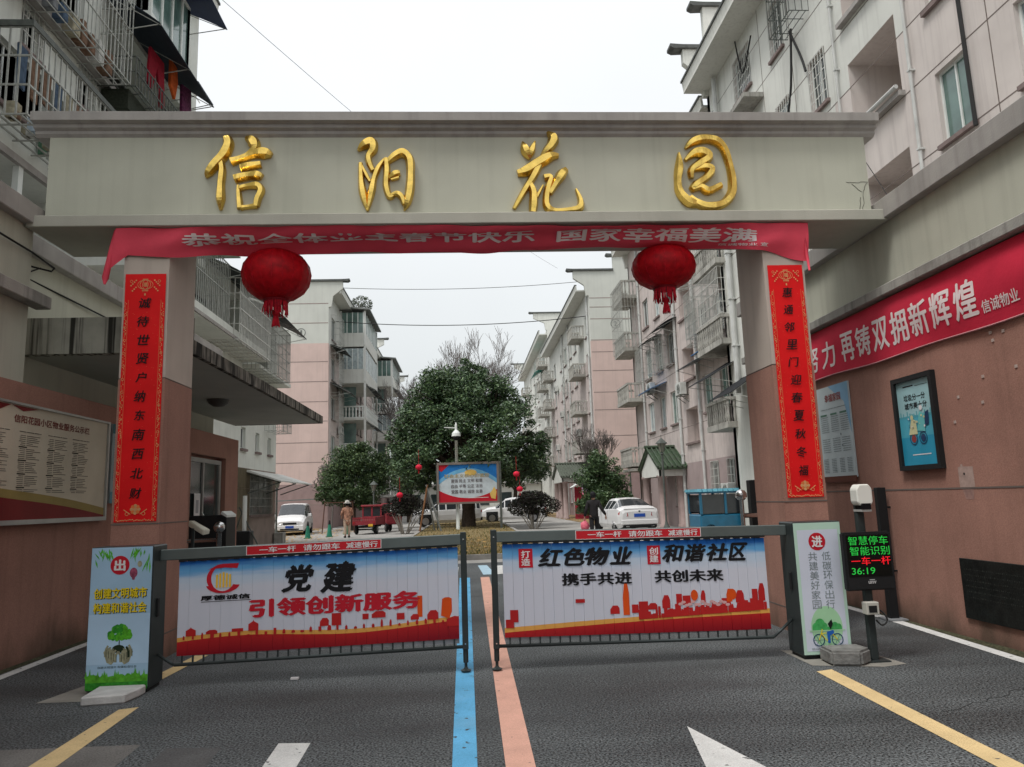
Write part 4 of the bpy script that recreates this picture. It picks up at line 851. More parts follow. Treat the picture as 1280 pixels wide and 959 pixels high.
mb = MB(); mb.tube(catmull([(-4.74, -2, 4.45), (-4.74, 8.2, 4.44), (-5.27, 8.3, 4.44), (-5.27, 11, 4.42), (-5.27, 15.9, 4.43)]), .012, 5); mb.tube(catmull([(-4.73, 7.9, 3.86), (-4.71, 8.15, 3.92), (-5.0, 8.5, 4.2), (-5.26, 9.0, 4.45), (-5.26, 9.3, 4.62)]), .009, 5); mb.build('wall_cable', cable, AL)
# door: steel frame, two leaves, glass, paper notice
D = MB(); X = -4.90
for a, b, c, e in ((13.32, 13.42, .02, 2.5), (15.08, 15.18, .02, 2.5), (13.42, 15.08, 2.42, 2.5), (14.16, 14.22, .02, 2.42)): D.box(X, X + .05, a, b, c, e)
do = D.build('door', mat('door_frame_grey', (.38, .38, .36), .4), AL)
mb = MB(); mb.box(X + .01, X + .02, 13.42, 14.16, .02, 2.42); mb.box(X + .01, X + .02, 14.22, 15.08, .02, 2.42); mb.build('door_glass', glass, do)
mb = MB(); mb.box(X + .055, X + .058, 13.72, 14.02, 1.40, 1.85); mb.build('paper_notice', whitep, do)
Q = Print((X + .058, 13.72, 1.40), (0, 1, 0), (0, 0, 1)); Q.rect(.08, .10, .22, .33, 0); Q.build('notice_mark', mat('grey_print', (.35, .35, .38), .6), do)
mb = MB(); mb.tube([(X + .07, 14.10, 1.0), (X + .10, 14.10, 1.05), (X + .10, 14.10, 1.45), (X + .07, 14.10, 1.5)], .012, 6); mb.build('door_handle', chrome, do)
# community notice board
T = thing('notice_board', 'long beige notice board headed 信阳花园小区物业服务公示栏 on the terracotta wall', 'notice board', (-4.72, 8, 1.5))
mb = MB(); mb.box(-4.765, -4.72, 5.6, 10.10, 1.50, 2.72); mb.build('board', mat('board_cream', (.62, .56, .44), .55, .1, 1.5), T)
mb = MB()
for a, b, c, e in ((5.55, 10.14, 1.46, 1.51), (5.55, 10.14, 2.72, 2.745), (10.10, 10.14, 1.51, 2.72)): mb.box(-4.765, -4.695, a, b, c, e)
mb.build('frame', mat('silver_frame', (.42, .42, .40), .35, metal=.6), T)
A = Print((-4.72, 5.6, 1.51), (0, 1, 0), (0, 0, 1)); A.N = Vector((1, 0, 0)); Wd = 4.5
A.text('信阳花园小区物业服务公示栏', 3.24, 1.065, 1.58, .085, 1, 1, .03)
rnd = random.Random(21)
for cx_ in (1.45, 1.98, 2.56, 3.11, 3.64):
    rows(cx_ + .0, cx_ + .42, .93, .92, 1)
    for k in range(30):
        y = .89 - k * .0205; A.rect(cx_ + rnd.uniform(.0, .04), y, cx_ + .12, y + .006, 0, 1)
        if k % 7 != 6: A.rect(cx_ + .14, y, cx_ + rnd.uniform(.25, .42), y + .006, 0, 1)
        else: A.rect(cx_, y - .002, cx_ + .15, y + .009, 2, 1)
n = 40
for k in range(n):
    xa, xb = Wd * k / n, Wd * (k + 1) / n; g_ = lambda x: .12 + .16 * math.cos((x - 1.6) * .8) + .02 * math.sin(x * 2.0)
    A.poly([(xa, 0), (xb, 0), (xb, max(.02, g_(xb) + .09)), (xa, max(.02, g_(xa) + .09))], 3, 2); A.poly([(xa, 0), (xb, 0), (xb, max(.01, g_(xb))), (xa, max(.01, g_(xa)))], 4, 3)
A.poly([(0, 1.2), (2.38, 1.2), (2.2, 1.13), (1.9, 1.15), (1.5, 1.05), (0, 1.0)], 4, 2); A.poly([(2.4, 1.2), (2.9, 1.2), (2.6, 1.15)], 4, 2)
A.build('board_print', [mat('board_type', (.10, .10, .09), .6), mat('board_title', (.20, .05, .04), .6), ink, mat('board_gold_wave', (.33, .25, .08), .5), mat('board_red_wave', (.20, .02, .02), .5)], T)
T = thing('notice_board', 'narrow pale blue notice board half hidden behind the left gate pillar', 'notice board', (-4.72, 10.5, 1.6))
mb = MB(); mb.box(-4.765, -4.72, 10.26, 11.4, 1.68, 2.74); mb.build('board', mat('board_blue_white', (.30, .38, .40), .5, .1, 2), T)
A = Print((-4.72, 10.26, 1.68), (0, 1, 0), (0, 0, 1)); A.N = Vector((1, 0, 0))
for cx_ in (.06, .42, .76): rows(cx_, cx_ + .3, .88, .30, 18)
A.rect(0, .0, 1.14, .15, 1, 1); A.poly([(0, 1.06), (1.14, 1.06), (1.14, .96), (0, .93)], 2, 1)
A.build('board_print', [mat('board_type2', (.10, .14, .15), .6), mat('board_cyan', (.12, .30, .38), .5), mat('board_dark_cyan', (.05, .15, .17), .5)], T)
# second (rear) gateway hardware seen between the left pillar and the office door
T = thing('bullet_camera', 'cream box camera pointing down beside the left gate pillar', 'camera', (-3.5, 9.3, 1.3))
mb = MB(); mb.hexa([(-3.46, 9.62, 1.35), (-3.38, 9.62, 1.35), (-3.17, 9.55, 1.25), (-3.24, 9.50, 1.24), (-3.46, 9.62, 1.43), (-3.38, 9.62, 1.43), (-3.16, 9.55, 1.31), (-3.23, 9.50, 1.31)]); mb.build('housing', mat('cream_camera', (.62, .62, .52), .4), T, bevel=.01)
mb = MB(); mb.tube([(-3.38, 9.58, 1.33), (-3.40, 9.62, 1.1), (-3.40, 9.62, 0)], .022, 6); mb.build('post', charcoal, T)
T = thing('steel_railing', 'stainless steel handrail with a ball topped post behind the left barrier', 'railing', (-3.3, 11, 0))
mb = MB(); mb.tube([(-3.52, 11.0, 0), (-3.52, 11.0, 1.22)], .035, 10); mb.build('post', chrome, T, smooth=True)
mb = MB(); mb.lathe((-3.52, 11.0, 1.30), [(.001, -.08), (.05, -.062), (.078, -.02), (.078, .02), (.05, .062), (.001, .08)], 14); mb.build('ball_finial', chrome, T, smooth=True)
mb = MB(); mb.tube([(-4.6, 11, 1.12), (-3.52, 11, 1.12)], .028, 8); mb.tube([(-4.6, 11, .5), (-3.52, 11, .5)], .022, 8); mb.build('handrail', chrome, T, smooth=True)
T = thing('black_cabinet', 'black control cabinet with a pale cap standing by the office door', 'cabinet', (-4.1, 12.6, 0))
mb = MB(); mb.box(-4.45, -3.86, 12.4, 12.9, 0.01, 1.46); mb.build('body', black, T, bevel=.01)
mb = MB(); mb.prism([(-3.95, 12.38, 1.48), (-3.85, 12.38, 1.42), (-3.85, 12.38, 1.46), (-3.93, 12.38, 1.52)], (0, .5, 0)); mb.build('cap', alu, T)
T = thing('black_post', 'tall black post just behind the right gate pillar', 'post', (4.9, 12.6, 0))
mb = MB(); mb.box(4.86, 5.03, 12.5, 12.66, 0, 1.75); mb.build('upright', black, T, bevel=.01)
T = thing('steel_railing', 'stainless steel rail end with a mirror ball finial behind the right gate pillar', 'railing', (4.6, 12.3, 0))
mb = MB(); mb.tube([(4.62, 12.3, 0), (4.62, 12.3, 1.42)], .035, 10); mb.build('post', chrome, T, smooth=True)
mb = MB(); mb.lathe((4.62, 12.3, 1.50), [(.001, -.10), (.06, -.075), (.095, -.03), (.095, .03), (.06, .075), (.001, .10)], 14); mb.build('ball_finial', chrome, T, smooth=True)
mb = MB(); mb.tube([(4.62, 12.3, 1.16), (5.1, 12.3, 1.16)], .04, 8); mb.build('handrail', chrome, T, smooth=True)
# ================================================================= BUILDING PARTS
def win(B, X, d, y0, y1, z0, z1, dep=.14, fr=None, gl=None, mull=1, sill=True, bars=None, label=None):
    """window set back in its opening: frame, pane(s), sill and optional security bars"""
    fr = fr or alu; gl = gl or glass; XF = X - d * (dep - .05); mb = MB(); f = .05
    def bx(a, b, c, e, x0=0.0, x1=.05): mb.box(min(XF - d * x0, XF - d * x1), max(XF - d * x0, XF - d * x1), a, b, c, e)
    bx(y0, y1, z0, z0 + f); bx(y0, y1, z1 - f, z1); bx(y0, y0 + f, z0 + f, z1 - f); bx(y1 - f, y1, z0 + f, z1 - f)
    for k in range(mull): ym = y0 + (y1 - y0) * (k + 1) / (mull + 1); bx(ym - .02, ym + .02, z0 + f, z1 - f)
    W_ = mb.build('window', fr, B)
    mb = MB(); xg = XF - d * .03; mb.box(min(xg, xg - d * .006), max(xg, xg - d * .006), y0 + f, y1 - f, z0 + f, z1 - f); mb.build('pane', gl, W_)
    if sill:
        mb = MB(); a, b = X - d * (dep - .02), X + d * .09; mb.box(min(a, b), max(a, b), y0 - .07, y1 + .07, z0 - .09, z0 - .003); mb.build('sill', sillm, W_)
    if bars:
        mb = MB(); xb = X + d * (.03 if bars != 'in' else -.02); n = max(2, int((y1 - y0) / .14)); m_ = max(2, int((z1 - z0) / .3))
        for k in range(n + 1): y = y0 + (y1 - y0) * k / n; mb.box(xb - .008, xb + .008, y - .008, y + .008, z0, z1)
        for k in range(m_ + 1): z = z0 + (z1 - z0) * k / m_; mb.box(xb - .006, xb + .006, y0, y1, z - .010, z + .010)
        mb.build('security_bars', lightbar if bars == 'light' else steel, W_)
    return W_
def cage(B, X, d, y0, y1, z0, z1, dp, bar=None, pitch=.13, rows_=3, w=.016, shelf=True, name='security_cage', roof=None):
    """welded bar cage projecting dp from the wall"""
    mb = MB(); xo = X + d * dp; bar = bar or steel
    n = max(2, int((y1 - y0) / pitch))
    for k in range(n + 1): y = y0 + (y1 - y0) * k / n; mb.box(xo - w / 2, xo + w / 2, y - w / 2, y + w / 2, z0, z1)
    m_ = max(1, int(dp / pitch))
    for ye in (y0, y1):
        for k in range(m_): x = X + d * dp * k / m_; mb.box(x - w / 2, x + w / 2, ye - w / 2, ye + w / 2, z0, z1)
    for r in range(rows_ + 1):
        z = z0 + (z1 - z0) * r / rows_; q = w * 1.1
        mb.box(xo - q / 2 - .004, xo + q / 2 + .004, y0, y1, z - q / 2, z + q / 2)
        for ye in (y0, y1): mb.box(min(X, xo), max(X, xo), ye - q / 2, ye + q / 2, z - q / 2 + .002, z + q / 2 + .002)
    if shelf:
        for k in range(1, m_ + 1): x = X + d * dp * (k - .5) / m_; mb.box(x - w / 2, x + w / 2, y0, y1, z0 - w, z0)
        for k in range(max(2, int((y1 - y0) / .6))): y = y0 + (y1 - y0) * (k + .5) / max(2, int((y1 - y0) / .6)); mb.box(min(X, xo), max(X, xo), y - w / 2, y + w / 2, z0 - 2 * w, z0 - w)
    return mb.build(name, bar, B)
def awning(B, X, d, y0, y1, z, out, drop, m, name='awning', curve=.0):
    mb = MB(); n = 5; t = .02
    for k in range(n):
        a, b = k / n, (k + 1) / n; za = z - drop * (a ** (1 + curve)); zb = z - drop * (b ** (1 + curve))
        x0, x1 = X + d * out * a, X + d * out * b
        mb.hexa([(x0, y0, za), (x1, y0, zb), (x1, y1, zb), (x0, y1, za), (x0, y0, za + t), (x1, y0, zb + t), (x1, y1, zb + t), (x0, y1, za + t)])
    o = mb.build(name, m, B)
    for y in (y0 + .05, (y0 + y1) / 2, y1 - .05): mb = MB(); mb.bar((X, y, z - drop - .25), (X + d * out * .95, y, z - drop), .02); mb.bar((X, y, z - .03), (X + d * out, y, z - drop - .02), .018); mb.build('awning_bracket', steel, o)
    return o
def balcony(B, X, d, y0, y1, z, dp=.95, h=.95, m=None, style='baluster', bar=None):
    m = mat('weathered_balcony', (.44, .43, .39), .9, .15, 2, .3, 50, streak=.6, scol=(.09, .085, .075), grime=.45); xo = X + d * dp
    mb = MB(); mb.box(min(X - d * .002, xo), max(X - d * .002, xo), y0, y1, z - .14, z); o = mb.build('balcony', m, B)
    mb = MB(); t = .12
    for za, zb in ((z + h - .11, z + h), (z, z + .07)):
        mb.box(min(xo - d * t, xo), max(xo - d * t, xo), y0, y1, za, zb)
        for a, b in ((y0, y0 + t), (y1 - t, y1)): mb.box(min(X, xo - d * t), max(X, xo - d * t), a, b, za, zb)
    mb.build('handrail', m, o)
    mb = MB()
    if style == 'baluster':
        n = max(3, int((y1 - y0) / .22))
        for k in range(n + 1): y = y0 + t / 2 + (y1 - y0 - t) * k / n; mb.lathe((xo - d * t / 2, y, z + .07), [(.03, 0), (.05, .18), (.028, .42), (.05, .62), (.035, h - .18)], 5)
        for ye in (y0 + t / 2, y1 - t / 2):
            for k in range(int(dp / .22)): mb.lathe((X + d * (k + .5) * .22, ye, z + .07), [(.03, 0), (.05, .18), (.028, .42), (.05, .62), (.035, h - .18)], 5)
        mb.build('balustrade', m, o)
    return o
def ac(B, X, d, y, z, m=None):
    """outdoor air conditioner on brackets"""
    mb = MB(); a, b = X + d * .12, X + d * .42; mb.box(min(a, b), max(a, b), y - .4, y + .4, z, z + .56); o = mb.build('air_conditioner', m or mat('ac_shell', (.55, .56, .53), .5, .08, 4, grime=.25), B, bevel=.015)
    mb = MB(); xf = X + d * .424
    for r in (.05, .11, .17, .22):
        pts = [(xf, y - .1 + r * math.cos(k * math.pi / 7), z + .28 + r * math.sin(k * math.pi / 7)) for k in range(15)]; mb.tube(pts, .008, 3, cap=False)
    for k in range(6): a_ = k * math.pi / 3; mb.bar((xf, y - .1, z + .28), (xf, y - .1 + .22 * math.cos(a_), z + .28 + .22 * math.sin(a_)), .01)
    mb.build('fan_grille', darkbar, o)
    mb = MB()
    for q in (-.3, .3): mb.box(min(X, b), max(X, b), y + q - .015, y + q + .015, z - .03, z - .002); mb.bar((X, y + q, z - .35), (b, y + q, z - .02), .025)
    mb.build('bracket', darkbar, o)
    return o
def downpipe(B, X, d, y, z0, z1, r=.05, m=None, off=.09):
    mb = MB(); mb.tube([(X + d * off, y, z0), (X + d * off, y, z1)], r, 8)
    n = int((z1 - z0) / 1.8)
    for k in range(1, n + 1): z = z0 + (z1 - z0) * k / (n + 1); mb.box(min(X, X + d * (off + r + .01)), max(X, X + d * (off + r + .01)), y - r - .012, y + r + .012, z - .02, z + .02)
    return mb.build('downpipe', m or pipe, B)
def grooves(B, X, d, y0, y1, zs, ys=(), z0=0, z1=1, w=.022):
    mb = MB(); a, b = X - d * .004, X + d * .004
    for z in zs: mb.box(min(a, b), max(a, b), y0, y1, z - w / 2, z + w / 2)
    for y in ys: mb.box(min(a, b) + .001 * d, max(a, b) + .001 * d, y - w / 2, y + w / 2, z0, z1)
    mb.build('joint_line', joint, B)
def eave(B, X, d, y0, y1, z, out=.9, m=None):
    mb = MB(); a, b = X, X + d * out
    mb.box(min(a, b), max(a, b), y0, y1, z, z + .10)
    mb.hexa([(b - d * .08, y0, z + .1), (b, y0, z + .1), (b, y1, z + .1), (b - d * .08, y1, z + .1), (b - d * .05, y0, z + .42), (b + d * .05, y0, z + .42), (b + d * .05, y1, z + .42), (b - d * .05, y1, z + .42)])
    mb.build('eave', m or greyw, B)
    mb = MB(); mb.box(min(b - d * .07, b + d * .10), max(b - d * .07, b + d * .10), y0, y1, z + .42, z + .50); mb.build('gutter', mat('dark_gutter', (.10, .105, .10), .7, .2, 5), B)
def gable(B, Y, x_st, d, m_idx_mats, z_top, steps, out=.9, th=.25, bands=((0, 3), (3.3, 1), (13.1, 0)), joints=(), width=11):
    """gable wall facing the street entrance at y = Y with stepped parapets and projecting cornice tips; d points into the street"""
    mats = m_idx_mats; mb = MB(); x_in = x_st - d * width
    bz = [b[0] for b in bands] + [z_top]
    for (a, i), c in zip(bands, bz[1:]): mb.box(min(x_st, x_in), max(x_st, x_in), Y, Y + th, a, c, i)
    for (s0, s1, zt) in steps: mb.box(min(x_st - d * s0, x_st - d * s1), max(x_st - d * s0, x_st - d * s1), Y, Y + th, z_top, zt, bands[-1][1])
    w_ = mb.build('gable_wall', mats, B)
    mb = MB()                                              # wing that carries the eave end
    mb.prism([(x_st, Y, z_top), (x_st, Y, z_top - 1.9), (x_st + d * .18, Y, z_top - 1.9), (x_st + d * .30, Y, z_top - 1.1), (x_st + d * out, Y, z_top - .55), (x_st + d * out, Y, z_top)], (0, th, 0)); mb.build('gable_wing', mats[bands[-1][1]], B)
    mb = MB()
    def tip(xa, xb, z): # coping slab with an upturned nose to the street side
        x0 = x_st - d * xa; x1 = x_st - d * xb
        mb.box(min(x0, x1), max(x0, x1), Y - .12, Y + th + .12, z, z + .14)
        mb.prism([(x0, Y - .12, z), (x0 + d * .35, Y - .12, z - .02), (x0 + d * .50, Y - .12, z + .06), (x0 + d * .50, Y - .12, z + .17), (x0 + d * .2, Y - .12, z + .15), (x0, Y - .12, z + .14)], (0, th + .24, 0))
    tip(-out, steps[0][0] if steps else width, z_top + .004)
    for (s0, s1, zt) in steps: tip(s0, s1, zt + .004)
    mb.build('coping', mat('dark_gutter', (.10, .105, .10), .7), B)
    if joints:
        mb = MB()
        for z in joints: mb.box(min(x_st - d * .03, x_in), max(x_st - d * .03, x_in), Y - .006, Y + .001, z - .03, z + .03)
        mb.build('joint_line', mat('pale_joint', (.30, .24, .22), .9), B)
def shell(B, X, d, y0, y1, z1, holes, bands, mats, back=11, depth=.14, fn=None, ends=True):
    mb = MB(); wall_grid(mb, X, d, y0, y1, 0, z1, holes, bands, depth, fn=fn); xb = X - d * back
    if ends:
        for y in (y0, y1):
            for (a, i), c in zip(bands, [b[0] for b in bands][1:] + [z1]): mb.poly([(X, y, a), (xb, y, a), (xb, y, c), (X, y, c)], i)
    mb.poly([(X, y0, z1), (xb, y0, z1), (xb, y1, z1), (X, y1, z1)], bands[-1][1]); mb.poly([(xb, y0, 0), (xb, y1, 0), (xb, y1, z1), (xb, y0, z1)], bands[-1][1])
    return mb.build('wall', mats, B)
rnd = random.Random(99)
# ================================================================= R1: block rising behind the right annex
B = thing('apartment_block', 'tall pink and grey apartment block rising above the right annex roof', 'building', (9.6, 10, 0)); X, d = 9.6, -1
wl = [(12.2, 13.15, 8.2, 9.7), (10.05, 11.0, 8.2, 9.7), (12.2, 13.15, 11.1, 12.6), (10.05, 11.0, 11.1, 12.6), (12.2, 13.15, 14.0, 15.5), (7.2, 8.3, 8.2, 9.7), (7.2, 8.3, 11.1, 12.6), (17.15, 18.05, 8.6, 10.0), (17.15, 18.05, 11.5, 13.0), (19.3, 20.15, 11.4, 12.9), (19.3, 20.15, 14.45, 16.1), (21.7, 23.1, 11.7, 13.2), (21.7, 23.1, 14.7, 16.2), (21.7, 23.1, 8.7, 10.2), (19.3, 20.15, 8.5, 10)]
lg = [(14.2, 16.15, 9.95, 11.8, 1.5), (14.2, 16.15, 7.0, 8.7, 1.5), (14.2, 16.15, 12.95, 14.7, 1.5)]
def f1(y, z, i): return 0 if (z > 11.2 and y > 13.9) or y > 16.9 else 1
f1.ys = [13.9, 16.9]; f1.zs = [11.2]
shell(B, X, d, -8, 25.8, 17.2, wl + lg, [(0, 1)], [greyw, palew2 if False else mat('dusty_pink_render', (0.62, 0.565, 0.53), .85, .06, .8, .15, 60, streak=.22, scol=(.25, .2, .2), grime=.12)], fn=f1)
for k, (a, b, c, e) in enumerate(wl):
    win(B, X, d, a, b, c, e, gl=glassg if k in (0, 4, 7) else (curtain if k % 2 else glass), bars='light' if k > 6 else None)
for (a, b, c, e, q) in lg:
    mb = MB(); mb.box(9.45, 9.62, a - .1, b + .1, c - .12, c - .003); lo = mb.build('loggia_sill', coping, B)
mb = MB(); mb.tube([(9.40, 14.1, 10.02), (9.40, 16.3, 10.02)], .05, 8); mb.tube([(9.38, 16.0, 10.0), (9.36, 16.0, 9.6)], .04, 6); mb.build('clothes_pole', pipe, B)
grooves(B, X, d, -8, 25.8, (8.2, 9.83, 11.2, 12.75, 14.2, 15.7), (11.6, 13.85, 16.75, 18.9, 20.9), 5, 17.2)
downpipe(B, X, d, 13.75, 4.9, 17.2, .035); downpipe(B, X, d, 24.6, 4.9, 16.6, .09, off=.15); downpipe(B, X, d, 16.55, 4.9, 17.2, .03)
mb = MB(); mb.tube([(9.5, 12.15, 17), (9.5, 12.13, 12), (9.5, 12.1, 8.05)], .04, 5)
mb.build('facade_cable', cable, B)
mb = MB(); mb.tube(catmull([(9.45, 18.5, 14.4), (9.4, 18.7, 12.8), (9.4, 19.2, 11.6), (9.4, 18.6, 11.0), (9.4, 17.6, 10.9)]), .035, 5); mb.build('facade_cable', cable, B)
mb = MB(); mb.tube(catmull([(9.45, 18.6, 14.4), (9.5, 18.2, 13.4), (9.5, 18.0, 12.8)]), .035, 5); mb.build('facade_cable', cable, B)
mb = MB(); mb.tube(catmull([(9.5, 22.6, 17.1), (9.5, 22.3, 15.8), (9.45, 21.9, 15.2), (9.4, 21.0, 15.9)]), .025, 5)
mb.build('facade_cable', cable, B)
mb = MB(); mb.tube([(9.5, 15.9, 9.4), (9.5, 15.4, 8.6), (9.4, 14.8, 7.8)], .012, 4); mb.build('facade_cable', cable, B)
mb = MB(); mb.tube([(9.5, 7.8, 17), (9.5, 7.9, 8)], .02, 4); mb.build('facade_cable', cable, B)
cage(B, X, d, 17.7, 19.0, 14.4, 16.2, .55, darkbar, .16)
eave(B, X, d, -8, 25.8, 16.7, .9)
gable(B, 25.55, 9.6, -1, [greyw, greyw, greyw, greyw], 18.4, ((.0, 11, 20.2),), bands=((0, 0),), joints=())
awning(B, X, d, 22.6, 24.7, 5.42, 1.2, .78, mat('black_awning_sheet', (.015, .016, .018), .7, .2, 5))
# pot shelf seen over the gate beam
mb = MB(); mb.box(8.95, 9.6, 20.9, 22.6, 13.75, 13.9); mb.build('shelf', concrete, B)
# ================================================================= R3: long pale block on the right
B = thing('apartment_block', 'pale pink block with caged balconies standing over the green tiled porch', 'building', (10.3, 34, 0)); X, d = 10.3, -1
ws = []
for c, e in ((4.95, 6.55), (7.9, 9.5), (10.8, 12.4), (13.6, 15.2)):
    for a, b in ((39.2, 40.4), (36.9, 37.9), (34.8, 35.9), (29.7, 30.8), (27.8, 28.7)): ws.append((a, b, c, e))
lg3 = [(31.8, 33.5, c, c + 1.55, .9) for c in (3.85, 6.7, 9.6, 12.5)]
gw3 = [(34.8, 35.9, 1.0, 2.7), (29.6, 30.6, 1.0, 2.85), (27.8, 28.6, 1.0, 2.85), (25.8, 26.6, 1.0, 2.8)]
shell(B, X, d, 26.0, 43.4, 17.0, ws + lg3 + gw3, [(0, 1), (2.95, 0)], [palew, mat('mauve_base_render', (0.36, 0.29, 0.28), .85, .08, 1, .2, 50, grime=.2)])
for k, (a, b, c, e) in enumerate(ws):
    W_ = win(B, X, d, a, b, c, e, gl=rnd.choice((glass, glassg, glass, curtain)), mull=1)
    if 7 < c < 9:
        cage(B, X, d, a - .12, b + .12, c - .1, e + .05, .55, steel, .15, 3)
for a, b, c, e in gw3: win(B, X, d, a, b, c, e, bars='light')
for a, b, c, e, q in lg3:
    mb = MB(); mb.box(10.2, 10.35, a - .08, b + .08, c - .1, c - .003); mb.build('loggia_sill', sillm, B)
# far corner balconies
for k, z in enumerate((4.3, 6.95, 9.9, 13.0)):
    balcony(B, X, d, 41.0, 43.9, z if k else 3.3, 1.0, .95, greyw)
cage(B, X, d, 40.9, 44.0, 10.0, 13.9, 1.05, steel, .17, 5)
# near balcony stack
for z in (3.95, 6.95, 9.95, 12.9): balcony(B, X, d, 25.3, 28.1 if z > 4 else 27.6, z, 1.05, .95, greyw)
cage(B, X, d, 25.4, 27.9, 7.95, 9.7, 1.0, lightbar, .14, 4); cage(B, X, d, 25.4, 27.9, 10.95, 12.6, 1.0, lightbar, .14, 4)
cage(B, X, d, 28.6, 30.2, 8.0, 9.9, .8, steel, .12, 4)
downpipe(B, X, d, 34.2, 0, 16.9, .07); downpipe(B, X, d, 31.2, 0, 16.9, .06); downpipe(B, X, d, 25.6, 0, 4.0, .08); downpipe(B, X, d, 40.9, 0, 16.9, .06)
blue_can = mat('blue_awning_sheet', (.05, .18, .42), .5, .2, 6); darkcan = mat('black_awning_sheet', (.015, .016, .018), .7, .2, 5)
awning(B, X, d, 27.4, 31.6, 7.25, .9, .35, mat('grey_awning_sheet', (.10, .11, .12), .6, .2, 6)); awning(B, X, d, 28.0, 29.3, 7.42, .95, .30, blue_can); awning(B, X, d, 36.4, 38.9, 7.2, .9, .35, blue_can)
awning(B, X, d, 34.0, 36.4, 9.95, .95, .5, darkcan, curve=.6); awning(B, X, d, 36.8, 38.4, 9.75, .9, .4, darkcan, curve=.6); awning(B, X, d, 25.2, 27.6, 6.55, 1.7, 1.0, darkcan)
ac(B, X, d, 28.0, 1.35); ac(B, X, d, 26.8, 9.2 - .9); ac(B, X, d, 33.2, 6.05); ac(B, X, d, 38.6, 6.9)
mb = MB()
for k in range(9): y = 28.4 + k * .25; mb.bar((10.3, y, 10.4), (9.2 - .1 * (k % 2), y + .1, 10.15), .02)
mb.bar((9.15, 28.4, 10.15), (9.15, 30.5, 10.15), .02); mb.bar((9.7, 28.4, 10.28), (9.7, 30.5, 10.28), .02); mb.build('drying_rack', steel, B)
grooves(B, X, d, 26, 43.4, (4.6, 7.4, 10.3, 13.2), (), 3, 17)
eave(B, X, d, 25.9, 43.6, 16.2, .9)
gable(B, 43.2, 10.3, -1, [greyw], 17.3, ((0.0, 11, 19.0),), bands=((0, 0),))
mb = MB(); mb.box(9.3, 10.3, 41.0, 43.4, 2.9, 3.05); mb.build('porch_side_slab', concrete, B)
# green tiled porch
PO = thing('entrance_porch', 'porch with mossy green tiled roof on round columns at the pale right block', 'porch', (9.6, 35.5, 0))
tile_g = mat('green_glazed_tile', (.035, .062, .030), .55, .6, 14, .2, 40, grime=.7, spec=.5)
def porch(T, x0, x1, y0, y1, z_e, z_r, tm, cols, colm):
    """ridge runs along x (towards the street), slopes fall towards the camera and away; rows of half-round tiles"""
    ym = (y0 + y1) / 2; mb = MB()
    mb.prism([(x0, y0, z_e), (x0, ym, z_r), (x0, y1, z_e), (x0, y1, z_e - .10), (x0, ym, z_r - .12), (x0, y0, z_e - .10)], (x1 - x0, 0, 0)); mb.build('roof', tm, T)
    mb = MB(); n = int((x1 - x0) / .2)
    for k in range(n + 1):
        x = x0 + (x1 - x0) * k / n
        for ya in (y0 - .04, y1 + .04):
            m = 7; pts = []
            for j in range(m + 1): t = j / m; pts.append((x, ya + (ym - ya) * t, z_e + .03 + (z_r - z_e) * t + (.018 if j % 2 else 0)))
            mb.tube(pts, .045, 5)
    mb.tube([(x0 - .1, ym, z_r + .06), (x1 + .05, ym, z_r + .06)], .09, 8); mb.build('roof_tiles', tm, T, kind='stuff')
    mb = MB(); mb.box(x0 + .12, x1, y0 + .25, y0 + .45, z_e - .40, z_e - .11); mb.box(x0 + .12, x1, y1 - .45, y1 - .25, z_e - .40, z_e - .11); mb.prism([(x0 + .10, y0 + .25, z_e - .40), (x0 + .10, y0 + .25, z_e - .06), (x0 + .10, ym, z_r - .14), (x0 + .10, y1 - .25, z_e - .06), (x0 + .10, y1 - .25, z_e - .40)], (.12, 0, 0)); mb.build('beam', greyw, T)
    for cx_, cy_ in cols:
        mb = MB(); mb.lathe((cx_, cy_, 0), [(.24, 0), (.24, .15), (.19, .18), (.19, z_e - .48), (.25, z_e - .44), (.25, z_e - .36)], 16); mb.build('column', colm, T, smooth=True)
colm = mat('salmon_column', (.38, .29, .27), .8, .1, 3, .1, 50, streak=.3, grime=.3)
porch(PO, 8.90, 10.29, 33.9, 37.7, 2.80, 3.80, tile_g, [(9.2, 34.4), (9.15, 37.2), (10.1, 34.45)], colm)
# ================================================================= R2: pale block with numbered gable 2
B = thing('apartment_block', 'pink and pale grey gabled apartment block marked with a circled 2', 'building', (9.5, 60, 0)); X, d = 9.5, -1
ws, bl = [], []
for c in (4.9, 7.8, 10.7, 13.6):
    for a, b in ((54.3, 55.2), (59.9, 61.4), (62.6, 63.5), (66.0, 67.4), (69.2, 70.2), (74.0, 75.5)): ws.append((a, b, c, c + 1.6))
ws += [(a, b, 1.1, 2.5) for a, b in ((60, 61.4), (66, 67.4), (70, 71))]
shell(B, X, d, 53.2, 79, 17.4, ws, [(0, 2), (3.3, 1), (11.8, 0)], [greyw, palew, mauve])
for a, b, c, e in ws: win(B, X, d, a, b, c, e, gl=rnd.choice((glass, glassg, glass)))
for z in (5.2, 8.2, 11.1, 14.1): balcony(B, X, d, 55.8, 58.4, z - .2, 1.0, .9, greyw); balcony(B, X, d, 76, 78.5, z - .2, 1.0, .9, greyw)
for z in (4.95, 7.9, 10.8, 13.7): cage(B, X, d, 64.0 + .4 * (z % 2), 65.6, z, z + 1.5, .5, steel, .2, 3)
ac(B, X, d, 59.0, 11.6); ac(B, X, d, 58.8, 6.4); ac(B, X, d, 68.4, 9.0); ac(B, X, d, 72.4, 12.0); ac(B, X, d, 72.6, 6.2)
downpipe(B, X, d, 53.6, 0, 17, .08); downpipe(B, X, d, 68.0, 0, 17, .08); downpipe(B, X, d, 64.0, 0, 17, .07)
